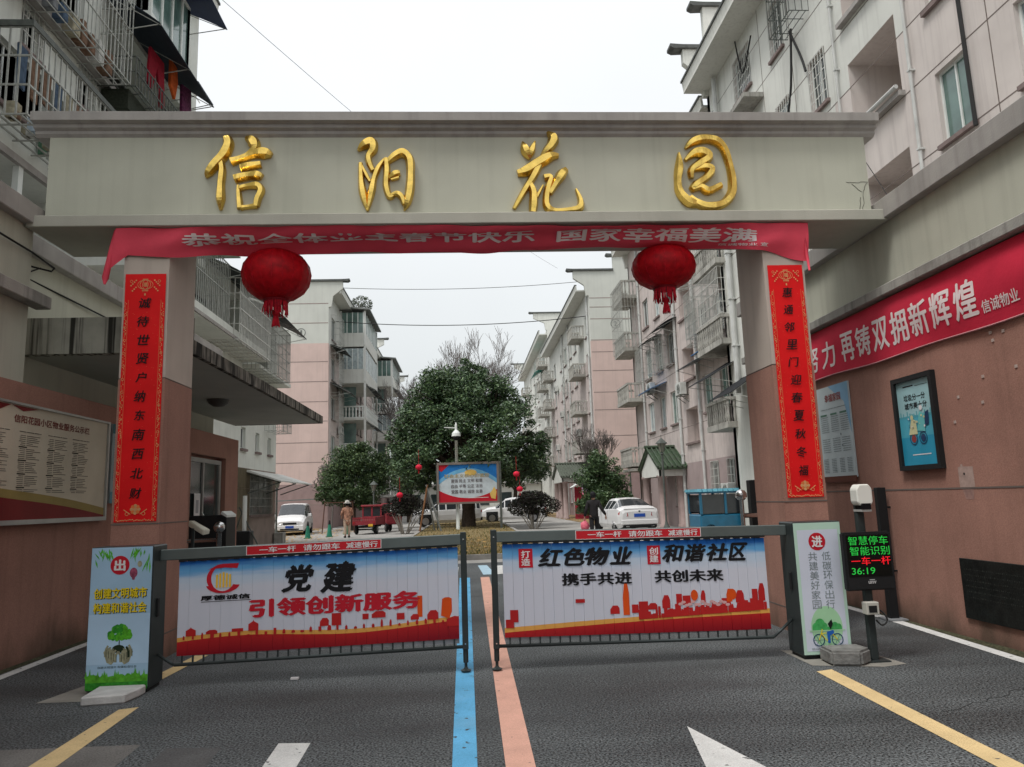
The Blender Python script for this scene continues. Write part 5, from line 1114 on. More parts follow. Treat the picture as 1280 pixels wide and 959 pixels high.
eave(B, X, d, 53.2, 79, 16.8, .9)
gable(B, 52.95, 9.5, -1, [mat('gable_cream', (.58, .59, .54), .85, .05, .7, .1, 50, streak=.1, scol=(.3, .3, .28), grime=.06), pinkw, mauve, mauve], 18.3, ((1.95, 11, 19.45),), bands=((0, 2), (3.25, 1), (12.95, 0)), joints=(5.9, 7.8, 9.1, 10.7, 12.2 - .1, 13.0, 14.6, 15.5, 16.2), out=1.1)
A = Print((11.4, 52.95, 14.2), (1, 0, 0), (0, 0, 1), .01); A.ring(0, .0, .36, .05, 0, 0, 28); A.text('2', 0, 0, .26, .38, 0, 0, .02); A.build('gable_number', mat('number_paint', (.16, .17, .16), .7), B)
P2 = thing('entrance_porch', 'far porch with weathered grey green tiled roof and paired columns under block 2', 'porch', (8.3, 57, 0))
porch(P2, 7.0, 9.49, 54.2, 59.6, 3.1, 4.1, mat('grey_roof_tile', (.10, .115, .09), .6, .4, 9, .2, 40, grime=.4), [(7.35, 54.6), (7.35, 57.2), (7.35, 59.2)], colm)
mb = MB(); T = thing('shop_awning', 'curved white awning over a red shop front with a pink hanging sign, beneath block 2', 'awning', (8.8, 53.5, 2))
mb.prism([(7.4, 51.6, 2.25), (7.9, 51.6, 2.55), (8.8, 51.6, 2.75), (9.5, 51.6, 2.7), (9.5, 51.6, 2.66), (8.8, 51.6, 2.70), (7.9, 51.6, 2.50)], (0, 1.25, 0)); mb.build('canopy', alu, T)
mb = MB(); mb.box(8.1, 9.0, 51.55, 51.60, 1.75, 2.45); mb.build('hanging_sign', mat('pink_sign', (.60, .42, .62), .5, .1), T)
A = Print((8.1, 51.55, 1.75), (1, 0, 0), (0, 0, 1), .004); A.rect(.0, .0, .9, .22, 0)
for k in range(3):
    x = .1
    while x < .8: q = random.uniform(.03, .10); A.rect(x, .34 + .12 * k, min(.82, x + q), .40 + .12 * k, 1); x += q + .03
A.build('sign_print', [mat('pink_sign_band', (.75, .25, .35), .5), mat('sign_grey_marks', (.20, .18, .30), .5)], T)
mb = MB(); mb.box(7.75, 9.1, 52.84, 52.90, .05, 2.3); mb.build('red_panel', mat('red_shop_panel', (.32, .03, .05), .5, .3, 3), T)
# red doorway on gable 2
mb = MB(); T = thing('red_door', 'red framed doorway in the mauve base of the numbered 2 gable', 'door', (13.2, 52.9, 0)); mb.box(13.0, 14.6, 52.82, 52.93, 2.35, 2.5); mb.box(13.0, 13.12, 52.82, 52.93, 0, 2.35); mb.box(14.48, 14.6, 52.82, 52.93, 0, 2.35); mb.build('frame', mat('red_frame', (.40, .03, .04), .5), T)
mb = MB(); mb.box(13.12, 14.48, 52.88, 52.93, 0, 2.35); mb.build('leaf', mat('dark_red_leaf', (.16, .03, .03), .5), T)
# R4 farther
B = thing('apartment_block', 'farthest grey block on the right with a green awning on an upper floor', 'building', (9.5, 95, 0))
ws = [(a, a + 1.3, c, c + 1.6) for c in (4.9, 7.8, 10.7, 13.6, 16.5) for a in (84, 91, 96, 101, 107)]
shell(B, X, d, 80.2, 113, 20.2, ws, [(0, 0)], [greyw])
for k, (a, b, c, e) in enumerate(ws): win(B, X, d, a, b, c, e, gl=(glass, glassg)[k % 2])
for z in (4.9, 7.8, 10.7, 13.6, 16.3):
    balcony(B, X, d, 80.8, 83.3, z, 1.1, .9, greyw); balcony(B, X, d, 103.4, 106.4, z, 1.1, .9, greyw); cage(B, X, d, 86.5, 89.5, z, z + 1.7, .7, steel, .25, 3)
awning(B, X, d, 84.0, 88.5, 16.8, 1.2, .8, mat('green_awning_sheet', (.02, .30, .25), .5, .2, 5)); ac(B, X, d, 99.6, 15.2); ac(B, X, d, 94.6, 9.6)
eave(B, X, d, 80.2, 113, 19.6, .9)
gable(B, 80.0, 9.5, -1, [greyw], 22.0, ((8, 11, 23),), bands=((0, 0),), joints=(14.2, 17.2), out=1.5)
gable(B, 112.8, 9.5, -1, [greyw], 22.3, ((8, 11, 23),), bands=((0, 0),), out=1.5)
# ================================================================= LA: white block rising behind the left annex
B = thing('apartment_block', 'white block at upper left with barred balconies and dark and blue awnings', 'building', (-8.7, 15, 0)); X, d = -8.7, 1
ws = [(14.15, 14.85, 10.9, 11.9), (16.35, 17.1, 10.9, 11.9), (19.0, 21.4, 14.9, 16.6), (13.0, 16.4, 12.6, 14.4), (10.0, 12.4, 12.6, 14.4), (13.4, 15.2, 9.4, 10.7), (19.2, 20.4, 8.4, 9.8)]
lgs = [(7.0, 17.6, 5.2, 8.4, 1.6), (8.0, 13.3, 9.0, 10.75, 1.4), (15.3, 17.5, 9.0, 10.6, 1.4), (17.5, 22.4, 11.95, 14.2, 1.3)]
shell(B, X, d, -8, 23.6, 18.6, ws + lgs, [(0, 0)], [white_wall])
for k, (a, b, c, e) in enumerate(ws):
    win(B, X, d, a, b, c, e, dep=.16, gl=(glass, glass, glassg, glassg, curtain, glass, glass, glass)[k], mull=1 if b - a < 1.5 else 3, bars='light' if k in (0, 1) else None)
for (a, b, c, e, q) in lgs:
    mb = MB(); mb.box(X - q + .01, X - q + .04, a, b, c, e); mb.build('recess_back', dark, B)  # near-black sheet paints the recess shade over the white back wall
mb = MB(); mb.box(-8.78, -8.66, 14.35, 14.5, 4.95, 8.4); mb.build('recess_post', alu, B)
mb = MB(); mb.box(-9.2, -8.5, 15.2, 16.2, 5.6, 5.75); mb.box(-9.2, -8.5, 14.9, 17.0, 6.3, 6.42); mb.build('recess_beam', white_wall, B)
mb = MB(); mb.box(-8.7, -8.60, 7, 17.6, 8.40, 8.55); mb.box(-8.7, -8.45, 7, 18.2, 11.86, 12.0); mb.build('floor_band', coping, B)
cage(B, X, d, 13.2, 17.6, 8.86, 10.62, .80, mat('weathered_bars', (.40, .41, .38), .5, .15, 6, metal=.2, grime=.3), .20, 3, w=.028)
mb = MB(); mb.box(-7.94, -7.86, 13.15, 17.65, 10.62, 10.74); mb.box(-8.7, -7.94, 13.15, 13.23, 10.62, 10.74); mb.build('cage_top_rail', darkbar, B)
mb = MB(); mb.prism([(-8.30, 13.9, 8.9), (-8.0, 13.9, 8.9), (-8.0, 13.9, 9.22), (-8.3, 13.9, 9.22)], (0, .5, 0)); mb.build('pale_tub', mat('pale_blue_tub', (.42, .50, .58), .5), B)
# things kept in the barred balconies
rk = random.Random(31)
cl_m = [mat('stored_cloth_%s' % n, c, .85, .3, 9, .3, 20) for n, c in (('white', (.55, .55, .52)), ('cream', (.36, .33, .24)), ('blue', (.08, .12, .18)), ('green', (.10, .20, .13)), ('brown', (.20, .12, .08)), ('grey', (.20, .21, .22)))]
for k in range(11):
    y = 13.35 + rk.random() * 3.9; z = 8.90; h = rk.uniform(.15, .4); w_ = rk.uniform(.12, .22); x = rk.uniform(-8.6, -8.15)
    mb = MB(); mb.box(x - w_ / 2, x + w_ / 2, y - w_ / 2, y + w_ / 2, z, z + h); mb.build('stored_box', rk.choice(cl_m), B, bevel=.02)
for k in range(9):
    y = 13.5 + k * .42; mb = MB(); h = rk.uniform(.5, .95); mb.prism([(-8.35, y, 10.5), (-8.35, y + .3, 10.5), (-8.35, y + .27, 10.5 - h), (-8.35, y + .05, 10.5 - h * .95)], (.04, 0, 0)); mb.build('hanging_cloth', rk.choice(cl_m), B)
for k in range(10):
    y = 13.2 + k * .38; mb = MB(); h = rk.uniform(.4, .9); mb.box(-8.5, -8.2, y, y + rk.uniform(.15, .3), 11.86, 11.9 + h * .8); mb.build('stored_box', rk.choice(cl_m), B, bevel=.02)
cage(B, X, d, 8.0, 17.15, 11.82, 14.5, .80, steel, .17, 4, w=.02)
cage(B, X, d, 17.2, 21.2, 11.82, 12.6, .9, darkbar, .18, 2, w=.022)
mb = MB(); mb.box(-8.65, -8.0, 17.3, 18.3, 11.3, 11.8); mb.build('planter_box', mat('dark_hedge_pot', (.03, .035, .025), .9, .4, 20), B)
awning(B, X, d, 17.2, 21.2, 14.35, 1.42, .85, mat('charcoal_awning_sheet', (.035, .045, .06), .6, .15, 3), curve=.35)
awning(B, X, d, 20.9, 22.2, 14.9, 1.05, .75, mat('charcoal_awning_sheet', (.035, .045, .06), .6, .15, 3))
awning(B, X, d, 18.6, 22.1, 17.3, 1.45, .62, mat('navy_awning_sheet', (.025, .04, .09), .6, .15, 3), curve=.2)
mb = MB(); mb.box(-8.7, -8.12, 18.6, 21.3, 14.7, 14.85); mb.box(-8.7, -8.12, 18.6, 21.3, 16.75, 16.85)
for y in (18.6, 19.3, 20.0, 20.7, 21.22): mb.box(-8.2, -8.12, y, y + .08, 14.85, 16.75)
mb.box(-8.7, -8.12, 21.22, 21.3, 14.85, 16.75); bw = mb.build('bay_window', alu, B)
mb = MB(); mb.box(-8.18, -8.16, 18.68, 21.22, 14.85, 16.75); mb.build('pane', glassg, bw)
eave(B, X, d, -8, 23.6, 18.2, .6)
def garment(name, label, cat, pts, y, th, m, sway=0):
    mb = MB(); mb.prism([(-7.95 + .25 * 0, y + a, z) for a, z in pts], (th, .0, 0)); o = mb.build(name, m, bevel=.012); tag(o, label, cat, 'laundry under the dark awning'); return o
garment('trousers', 'red trousers hanging upside the cage under the dark awning', 'trousers', [(0.1, 13.5), (.95, 13.55), (1.1, 12.3), (.85, 12.2), (.55, 13.15), (.28, 12.35), (0, 12.45)], 18.05, .07, mat('red_garment', (.22, .008, .02), .9, .2, 8, .3, 20))
garment('shirt', 'orange shirt hanging beside the red trousers under the dark awning', 'shirt', [(0, 14.1), (.35, 14.2), (.5, 13.5), (.35, 12.95), (.0, 13.2)], 19.45, .08, mat('orange_garment', (.48, .09, .02), .9, .2, 8, .3, 20))
garment('shirt', 'dark plaid maroon shirt hanging at the far end of the clothes pole', 'shirt', [(0, 13.7), (.7, 13.9), (.8, 12.6), (.1, 12.4)], 20.25, .08, mat('plaid_garment', (.10, .02, .06), .9, .6, 14, .3, 20))
garment('jacket', 'navy blue jacket hanging last under the dark awning', 'jacket', [(0, 13.3), (.5, 13.4), (.55, 12.5), (0, 12.4)], 21.1, .08, mat('navy_garment', (.015, .02, .07), .9, .3, 8, .3, 20))
mb = MB(); mb.tube([(-7.93, 17.3, 14.0), (-7.93, 21.8, 14.0)], .02, 6); tag(mb.build('clothes_pole', chrome), 'thin steel clothes pole under the dark awning', 'pole')
# ================================================================= LB: low white building with cages
B = thing('apartment_block', 'low white building with long caged balcony between the left pillar and the numbered 1 block', 'building', (-8.2, 27, 0)); X, d = -8.2, 1
lgb = [(17.5, 27.5, 7.4, 9.2, 1.3), (28.0, 31.3, 7.3, 8.9, 1.2)]
ws = [(27.75, 28.35, 3.75, 4.55), (29.7, 30.25, 3.75, 4.5), (31.5, 32.05, 3.75, 4.45), (29.0, 29.5, 5.6, 6.4), (31.2, 31.7, 5.5, 6.3)]
big = [(29.0, 32.3, 1.3, 2.9)]
shell(B, X, d, 16.2, 32.9, 9.6, ws + big + lgb, [(0, 1), (3.05, 0)], [white_wall, mat('khaki_pink_base', (.30, .24, .21), .85, .1, 1, .2, 50, grime=.3)])
for k, (a, b, c, e) in enumerate(ws): win(B, X, d, a, b, c, e, mull=0 if k < 5 else 2, gl=glass if k < 6 else curtain, sill=k < 5)
win(B, X, d, *big[0], mull=3, fr=darkbar, bars=True)
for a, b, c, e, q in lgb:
    mb = MB(); mb.box(X - q + .01, X - q + .04, a, b, c, e); mb.build('recess_back', mat('recess_shade_grey', (.09, .095, .085), .9, .3, 3), B)  # dark sheet puts the recess shade into colour behind the cages
for k in range(5): win(B, X - 1.22, d, 18.0 + 1.9 * k, 19.4 + 1.9 * k, 7.9, 9.0, dep=.02, gl=glassg, sill=False)
tl = mat('khaki_tile', (.11, .09, .055), .5, .2, 3)
for i in range(4):
    for j in range(6):
        mb = MB(); y = 26.4 + .43 * j; mb.box(-8.19, -8.17, y + .01, y + .42, .05 + .75 * i, .78 + .75 * i); mb.build('tile', tl, B)
mb = MB(); mb.box(-8.2, -7.35, 16.2, 27.8, 6.95, 7.32); mb.box(-8.2, -7.6, 27.8, 32.9, 6.75, 6.9); mb.build('balcony_slab', white_wall, B)
mb = MB(); mb.box(-7.36, -7.30, 16.2, 27.5, 6.98, 7.08); mb.build('slab_edge', coping, B)
cage(B, X, d, 23.8, 27.6, 6.95, 9.0, 1.05, lightbar, .16, 4, w=.024); cage(B, X, d, 27.8, 31.2, 6.7, 8.75, .95, steel, .14, 5, w=.02); cage(B, X, d, 17.4, 23.5, 7.34, 9.3, .8, steel, .16, 2, w=.022)
cage(B, X, d, 31.0, 32.7, 4.7, 5.6, .7, steel, .16, 3)
greyaw = mat('dark_grey_awning', (.055, .065, .065), .6, .2, 4)
awning(B, X, d, 23.4, 28.2, 9.6, 1.3, .6, greyaw, curve=.3); awning(B, X, d, 28.2, 32.3, 9.5, 1.4, .7, greyaw, curve=.3)
mb = MB(); mb.box(-8.2, -6.9, 18.2, 22.9, 9.7, 9.80); mb.box(-8.2, -6.9, 18.2, 22.9, 9.35, 9.40)
for k in range(6): mb.box(-8.2, -6.9, 18.2 + .9 * k, 18.26 + .9 * k, 9.40, 9.70)
mb.build('canopy_frame', mat('pale_green_canopy', (.40, .50, .42), .5), B)
mb = MB(); mb.prism([(-8.2, 28.5, 3.0), (-6.9, 28.5, 2.55), (-6.9, 28.5, 2.50), (-8.2, 28.5, 2.92)], (0, 5.6, 0)); sc_ = mb.build('sun_canopy', mat('white_sheet_roof', (.60, .61, .58), .6, .1, 3), B)
mb = MB()
for y in (28.7, 31.2, 33.8): mb.bar((-8.2, y, 2.1), (-6.95, y, 2.5), .04); mb.bar((-8.2, y, 2.85), (-6.95, y, 2.48), .03)
mb.build('canopy_bracket', darkbar, sc_)
# ================================================================= L1: gabled block 1 on the left
B = thing('apartment_block', 'pink gabled apartment block marked with a circled 1, with glazed corner bays', 'building', (-9.6, 65, 0)); X, d = -9.6, 1
ws = [(a, b, c, c + 1.7) for c in (4.9, 7.8, 10.7, 13.7) for a, b in ((54.2, 55.8), (66.4, 67.8), (69.0, 70.0), (72.5, 74.0))]
shell(B, X, d, 53.2, 96, 17.2, ws, [(0, 2), (3.3, 1), (13.1, 0)], [greyw, palew, mauve])
for a, b, c, e in ws: win(B, X, d, a, b, c, e, gl=rnd.choice((glass, glassg, glass)))
def bay(y0, y1, xo, levels, top):
    for k, (z, kind) in enumerate(levels):
        zt = z + 2.9
        mb = MB(); mb.box(X, xo, y0, y1, z - .16, z); fl = mb.build('bay_floor', greyw, B)
        wc = mat('white_column', (.66, .67, .64), .7, .06)
        for q in ((xo - .16, xo, y0, y0 + .14), (xo - .16, xo, y1 - .14, y1), (X, X + .16, y0, y0 + .14)): mb = MB(); mb.box(*q, z, zt - .16); mb.build('bay_column', wc, B)
        if kind == 'closed':
            mb = MB(); mb.box(X + .16, xo - .17, y0 + .02, y0 + .08, z, z + .95); mb.box(xo - .10, xo - .03, y0 + .15, y1 - .15, z, z + .95); mb.build('bay_parapet', greyw, B)
            mb = MB(); mb.box(X + .16, xo - .17, y0 + .04, y0 + .06, z + .95, zt - .3); mb.box(xo - .07, xo - .05, y0 + .15, y1 - .15, z + .95, zt - .3); mb.build('bay_glazing', rnd.choice((glassg, curtain)), B)
            mb = MB(); n = 4
            for q in range(n + 1): x = X + .16 + (xo - X - .35) * q / n; mb.box(x - .03, x + .03, y0 + .0, y0 + .045, z + .95, zt - .3)
            for q in range(9): y = y0 + .15 + (y1 - y0 - .3) * q / 8; mb.box(xo - .055, xo - .01, y - .03, y + .03, z + .95, zt - .3)
            mb.build('bay_mullions', alu, B)
        else:
            mb = MB(); t = .1
            for za, zb in ((z + .85, z + .95), (z, z + .08)): mb.box(X + .16, xo - .17, y0, y0 + t, za, zb); mb.box(xo - t, xo, y0 + .15, y1 - .15, za, zb)
            mb.build('bay_handrail', alu, B); mb = MB()
            for q in range(7): mb.lathe((X + .25 + (xo - X - .5) * q / 6, y0 + .05, z + .08), [(.05, 0), (.08, .2), (.05, .45), (.08, .6), (.05, .77)], 5)
            for q in range(24): mb.lathe((xo - .05, y0 + .25 + (y1 - y0 - .5) * q / 23, z + .08), [(.05, 0), (.08, .2), (.05, .45), (.08, .6), (.05, .77)], 5)
            mb.build('balustrade', alu, B)
            mb = MB(); mb.box(X + .5, X + .53, y0 + .9, y0 + .93, z, z + 2.5); mb.box(X + .16, xo - .9, y0 + 1.0, y0 + 1.03, z, zt - .3); mb.build('bay_glazing', glassg, B)
            awning(B, xo - .02, 1, y0 + .3, y1 - .3, z + 2.55, .75, .35, greyaw, curve=.3)
    mb = MB(); mb.hexa([(X, y0 - .25, top), (xo + .35, y0 - .25, top - .25), (xo + .35, y1, top - .25), (X, y1, top), (X, y0 - .25, top + .12), (xo + .35, y0 - .25, top - .13), (xo + .35, y1, top - .13), (X, y1, top + .12)]); mb.build('bay_roof', mat('grey_sheet_roof', (.22, .23, .22), .7, .1, 3), B)
bay(57.6, 65.4, -7.55, [(2.4, 'closed'), (5.3, 'open'), (8.2, 'open'), (11.1, 'closed'), (14.0, 'closed')], 17.0)
bay(78.0, 86.5, -7.4, [(2.4, 'open'), (5.3, 'open'), (8.2, 'closed'), (11.1, 'open'), (14.0, 'closed')], 17.0)
for z in (4.6, 7.5, 10.4, 13.3):
    cage(B, X, d, 54.0, 56.2, z + .2, z + 2.2, .6, steel, .2, 4); ac(B, X, d, 56.8, z - .6)
awning(B, X, d, 53.6, 56.6, 13.2, 1.1, .45, greyaw, curve=.3); awning(B, X, d, 53.6, 57.2, 10.4, 1.5, .8, greyaw, curve=.3); awning(B, X, d, 66, 71, 13.0, 1.8, .8, greyaw, curve=.3); awning(B, X, d, 66, 71, 9.9, 2.0, .9, greyaw, curve=.3)
eave(B, X, d, 53.2, 96, 16.9, .9)
gable(B, 52.95, -9.6, 1, [mat('gable_cream', (.58, .59, .54), .85), pinkw, mauve, mauve], 17.75, (), bands=((0, 2), (3.1, 1), (13.15, 0)), joints=(1.65, 4.6, 6.0, 7.5, 8.9, 10.35, 11.8, 14.65, 16.1), out=1.0, width=16)
A = Print((-11.55, 52.95, 13.95), (1, 0, 0), (0, 0, 1), .01); A.ring(0, .0, .32, .05, 0, 0, 28); A.text('1', 0, 0, .13, .36, 0, 0, .02); A.build('gable_number', mat('number_paint', (.16, .17, .16), .7), B)
gable(B, 77.0, -9.6, 1, [greyw], 18.7, (), bands=((0, 0),), out=1.4, width=3)
gable(B, 96, -9.6, 1, [greyw], 17.9, (), bands=((0, 0),), out=2.0, width=3)
# roof plants on the top bay
def leaves(mb, c, R, n, size, flat=1.0, i=None, rr=random, shell_=.55):
    for k in range(n):
        u, v, w = rr.uniform(-1, 1), rr.uniform(0, 6.283), rr.random() ** (1 / 3) * (1 - shell_) + shell_
        w = w if rr.random() < .8 else rr.random(); s_ = math.sqrt(1 - u * u)
        p = Vector((c[0] + R[0] * w * s_ * math.cos(v), c[1] + R[1] * w * s_ * math.sin(v), c[2] + R[2] * w * u))
        a = Vector((rr.gauss(0, 1), rr.gauss(0, 1), rr.gauss(0, .6))).normalized(); b = a.cross(Vector((rr.gauss(0, 1), rr.gauss(0, 1), rr.gauss(0, 1)))).normalized()
        q = size * rr.uniform(.6, 1.3)
        n_ = len(mb.v); mb.v += [tuple(p - a * q), tuple(p + b * q * .45), tuple(p + a * q), tuple(p - b * q * .45)]; mb.f.append((n_, n_ + 1, n_ + 2, n_ + 3)); mb.mi.append(i if i is not None else rr.choice((0, 0, 0, 1, 2)))
T = thing('potted_shrub', 'wispy grey green shrub growing on the top balcony roof of block 1', 'shrub', (-8.2, 60, 17.1))
mb = MB()
for k in range(8): mb.tube([(-8.3, 60, 17.05), (-8.3 + random.uniform(-.7, .7), 60 + random.uniform(-.8, .8), 18.0 + random.random() * .6)], [.03, .01], 4)
mb.build('stem', twig, T)
mb = MB(); leaves(mb, (-8.2, 60, 17.9), (.9, 1.0, .7), 700, .10, rr=random.Random(1)); mb.build('foliage', [mat('grey_leaf', (.12, .14, .10), .8, .2, 9), mat('grey_leaf_b', (.16, .16, .14), .8), mat('grey_leaf_c', (.07, .09, .06), .8)], T)
# ================================================================= TREES
leafd = mat('camphor_leaf_dark', (.024, .052, .021), .55, .25, 5, spec=.6); leafm = mat('camphor_leaf', (.052, .102, .038), .5, .25, 5, spec=.6); leafl = mat('camphor_leaf_light', (.12, .19, .07), .5, .2, 5, spec=.6)
def branch(mb, p, dr, r, L_, depth, rr, tips, spread=.6, up=.15, n=6):
    q = p; pts = [p]; rs = [r]; k = 4
    for i in range(k):
        dr = (dr + Vector((rr.gauss(0, .12), rr.gauss(0, .12), rr.gauss(0, .08) + up * .2))).normalized(); q = q + dr * L_ / k; pts.append(q); rs.append(max(r * (1 - .45 * (i + 1) / k), .012))
    mb.tube(pts, rs, n if r > .05 else (4 if r > .015 else 3), cap=False)
    if depth == 0: tips.append(q); return
    for j in range(rr.choice((3, 3, 4))):
        a = Vector((rr.gauss(0, 1), rr.gauss(0, 1), rr.gauss(0, .6))); nd = (dr + a.normalized() * spread + Vector((0, 0, up))).normalized()
        branch(mb, pts[-1 - (j % 2)], nd, rs[-1] * rr.uniform(.65, .9), L_ * rr.uniform(.6, .85), depth - 1, rr, tips, spread, up, n)
    tips.append(q)
def tree(name, label, loc, trunk_h, trunk_r, clumps, nleaf, lsize, seed, mats=None, group=None, bmat=None, cat='tree'):
    rr = random.Random(seed); T = thing(name, label, cat, loc, group); mb = MB(); tips = []
    base = Vector(loc); mb.tube([base, base + Vector((rr.uniform(-.1, .1), 0, trunk_h * .5)), base + Vector((rr.uniform(-.15, .15), 0, trunk_h))], [trunk_r * 1.25, trunk_r, trunk_r * .85], 10)
    top = base + Vector((0, 0, trunk_h * .95))
    for c, R in clumps:
        c_ = base + Vector(c); a = top; mid = (a + c_) / 2 + Vector((rr.uniform(-.2, .2), rr.uniform(-.2, .2), rr.uniform(-.1, .3)))
        mb.tube([a, mid, c_], [trunk_r * .5, trunk_r * .3, trunk_r * .12], 6, cap=False)
        for k in range(4): e = c_ + Vector((rr.uniform(-1, 1) * R[0], rr.uniform(-1, 1) * R[1], rr.uniform(-.3, .9) * R[2])); mb.tube([mid.lerp(c_, .5), e], [trunk_r * .12, .012], 4, cap=False)
    mb.build('trunk', bmat or bark, T, smooth=True)
    mb = MB(); tot = sum(R[0] * R[1] * R[2] for c, R in clumps) ** 1.0
    for c, R in clumps:
        n = int(nleaf * (R[0] * R[2]) / sum(q[0] * q[2] for _, q in clumps))
        k = max(8, int(n / 90))                       # leaf sprays inside each clump
        for j in range(k):
            u, v = rr.uniform(-1, 1), rr.uniform(0, 6.283); s_ = math.sqrt(1 - u * u); w = .25 + .78 * rr.random()
            cc = (base.x + c[0] + R[0] * w * s_ * math.cos(v), base.y + c[1] + R[1] * w * s_ * math.sin(v), base.z + c[2] + R[2] * w * u)
            q = rr.uniform(.35, .62) * min(R) ; leaves(mb, cc, (q, q, q * .75), int(n / k), lsize, rr=rr, shell_=.2)
    mb.build('crown', mats or [leafm, leafd, leafl], T)
    return T
rr = random.Random(17); cl = []
for k in range(50):
    a = rr.uniform(0, 6.28); h = (k + .5) / 50; z = 2.8 + 5.9 * h; rad = (3.9 * math.cos(max(0, h - .25) / .75 * 1.2) ** .6 + .2) * math.sqrt(rr.random()) * 1.0
    q = rr.uniform(.75, 1.6); cl.append(((rad * math.cos(a) * rr.uniform(.8, 1.15), rad * math.sin(a) * .9, z + rr.uniform(-.4, .5)), (q, q, q * .75)))
cl += [((-3.6, 0, 4.2), (1.2, 1.1, 1.0)), ((-3.7, .2, 6.0), (1.1, 1, .9)), ((3.6, 0, 3.8), (1.2, 1.1, .9)), ((4.2, .3, 4.6), (.9, .9, .7)), ((.3, 0, 9.1), (1.3, 1.3, .8)), ((-1.9, 0, 8.3), (1.4, 1.2, .9)), ((1.9, 0, 8.0), (1.4, 1.2, .9)), ((-3.2, 0, 7.2), (.9, .9, .7)), ((-2.4, -.3, 2.7), (1.1, 1, .7)), ((2.4, -.2, 2.8), (1.2, 1, .7)), ((-4.1, .3, 5.0), (.8, .8, .9))]
tree('camphor_tree', 'broad dark evergreen tree on the median directly behind the propaganda sign', (.15, 43.5, .1), 2.6, .36, cl, 105000, .095, 5)
cl = [((0, 0, 3.9), (1.5, 1.3, 1.2)), ((-1.1, 0, 3.0), (1.1, 1, 1.0)), ((1.2, .1, 3.0), (1.2, 1, 1.0)), ((-.6, -.3, 2.2), (1.2, 1, .7)), ((.9, -.2, 2.0), (1.2, 1, .7)), ((1.6, .4, 4.0), (1.0, 1, .8)), ((-1.6, 0, 2.3), (.8, .8, .6)), ((.2, 0, 4.9), (1.0, .9, .6))]
tree('evergreen_tree', 'round bushy green tree left of the red cargo truck', (-7.0, 47, 0), 1.3, .14, cl, 30000, .085, 6, mats=[mat('bush_leaf', (.050, .088, .030), .5, .25, 5, spec=.5), leafm, mat('bush_leaf_light', (.10, .145, .055), .5, .2, 5)])
cl = [((0, 0, 3.3), (.8, .8, .9)), ((-.6, 0, 2.4), (.8, .8, .9)), ((.7, 0, 2.3), (.9, .8, .9)), ((0, -.3, 1.5), (1.1, .9, .8)), ((1.0, 0, 1.2), (.8, .8, .6)), ((-.8, 0, 1.2), (.7, .7, .6))]
tree('evergreen_tree', 'dense conical green tree between the numbered 2 gable and the white sedan', (7.6, 41.5, 0), .7, .11, cl, 18000, .08, 8, mats=[leafm, mat('pine_leaf', (.05, .085, .035), .5, .25), leafl])
tree('evergreen_tree', 'dark evergreen tree far behind on the left side of the street', (-4.6, 62, 0), 2.5, .2, [((0, 0, 5.0), (1.8, 1.6, 1.6)), ((-1.3, 0, 4), (1.3, 1.2, 1.1)), ((1.2, 0, 4.2), (1.4, 1.2, 1.2)), ((0, 0, 3.2), (1.6, 1.3, 1.0))], 9000, .10, 12)
tree('evergreen_tree', 'dark evergreen tree far behind on the right side of the street', (4.4, 66, 0), 2.5, .2, [((0, 0, 4.6), (1.6, 1.6, 1.4)), ((-1.2, 0, 3.6), (1.3, 1.2, 1.1)), ((1.2, 0, 3.8), (1.4, 1.2, 1.2))], 8000, .10, 13)
def bush(label, loc, clumps, n, seed, stems=True):
    rr = random.Random(seed); T = thing('pruned_bush', label, 'bush', loc, 'dark bushes with pale stems on the median'); mb = MB(); b = Vector(loc)
    for k in range(11):
        a = rr.uniform(0, 6.28); q = rr.uniform(.35, .9); mb.tube([b + Vector((.18 * math.cos(a), .18 * math.sin(a), 0)), b + Vector((q * .6 * math.cos(a), q * .6 * math.sin(a), .45)), b + Vector((q * 1.1 * math.cos(a), q * 1.1 * math.sin(a), 1.0))], [.035, .028, .015], 5)
    mb.build('stem', mat('whitewashed_stem', (.34, .31, .27), .9, .2, 9), T)
    mb = MB()
    for c, R in clumps: leaves(mb, tuple(b + Vector(c)), R, n // len(clumps), .06, rr=rr, shell_=.3)
    mb.build('foliage', [mat('loropetalum_leaf', (.028, .022, .02), .7, .3, 6), mat('loropetalum_dark', (.014, .015, .013), .7), mat('loropetalum_green', (.03, .038, .02), .7)], T)
bush('dark bush with forked pale stems left of the sign and the tripod', (-3.15, 39.0, 0), [((-.3, 0, 1.3), (.9, .8, .45)), ((.4, 0, 1.35), (.9, .8, .5)), ((0, 0, 1.7), (.7, .6, .35))], 5200, 2)
bush('wide dark clipped bush right of the sign', (3.55, 39.4, 0), [((-.5, 0, 1.15), (.9, .8, .5)), ((.5, 0, 1.2), (1.0, .8, .55)), ((.0, 0, 1.6), (.9, .7, .4))], 6800, 3)
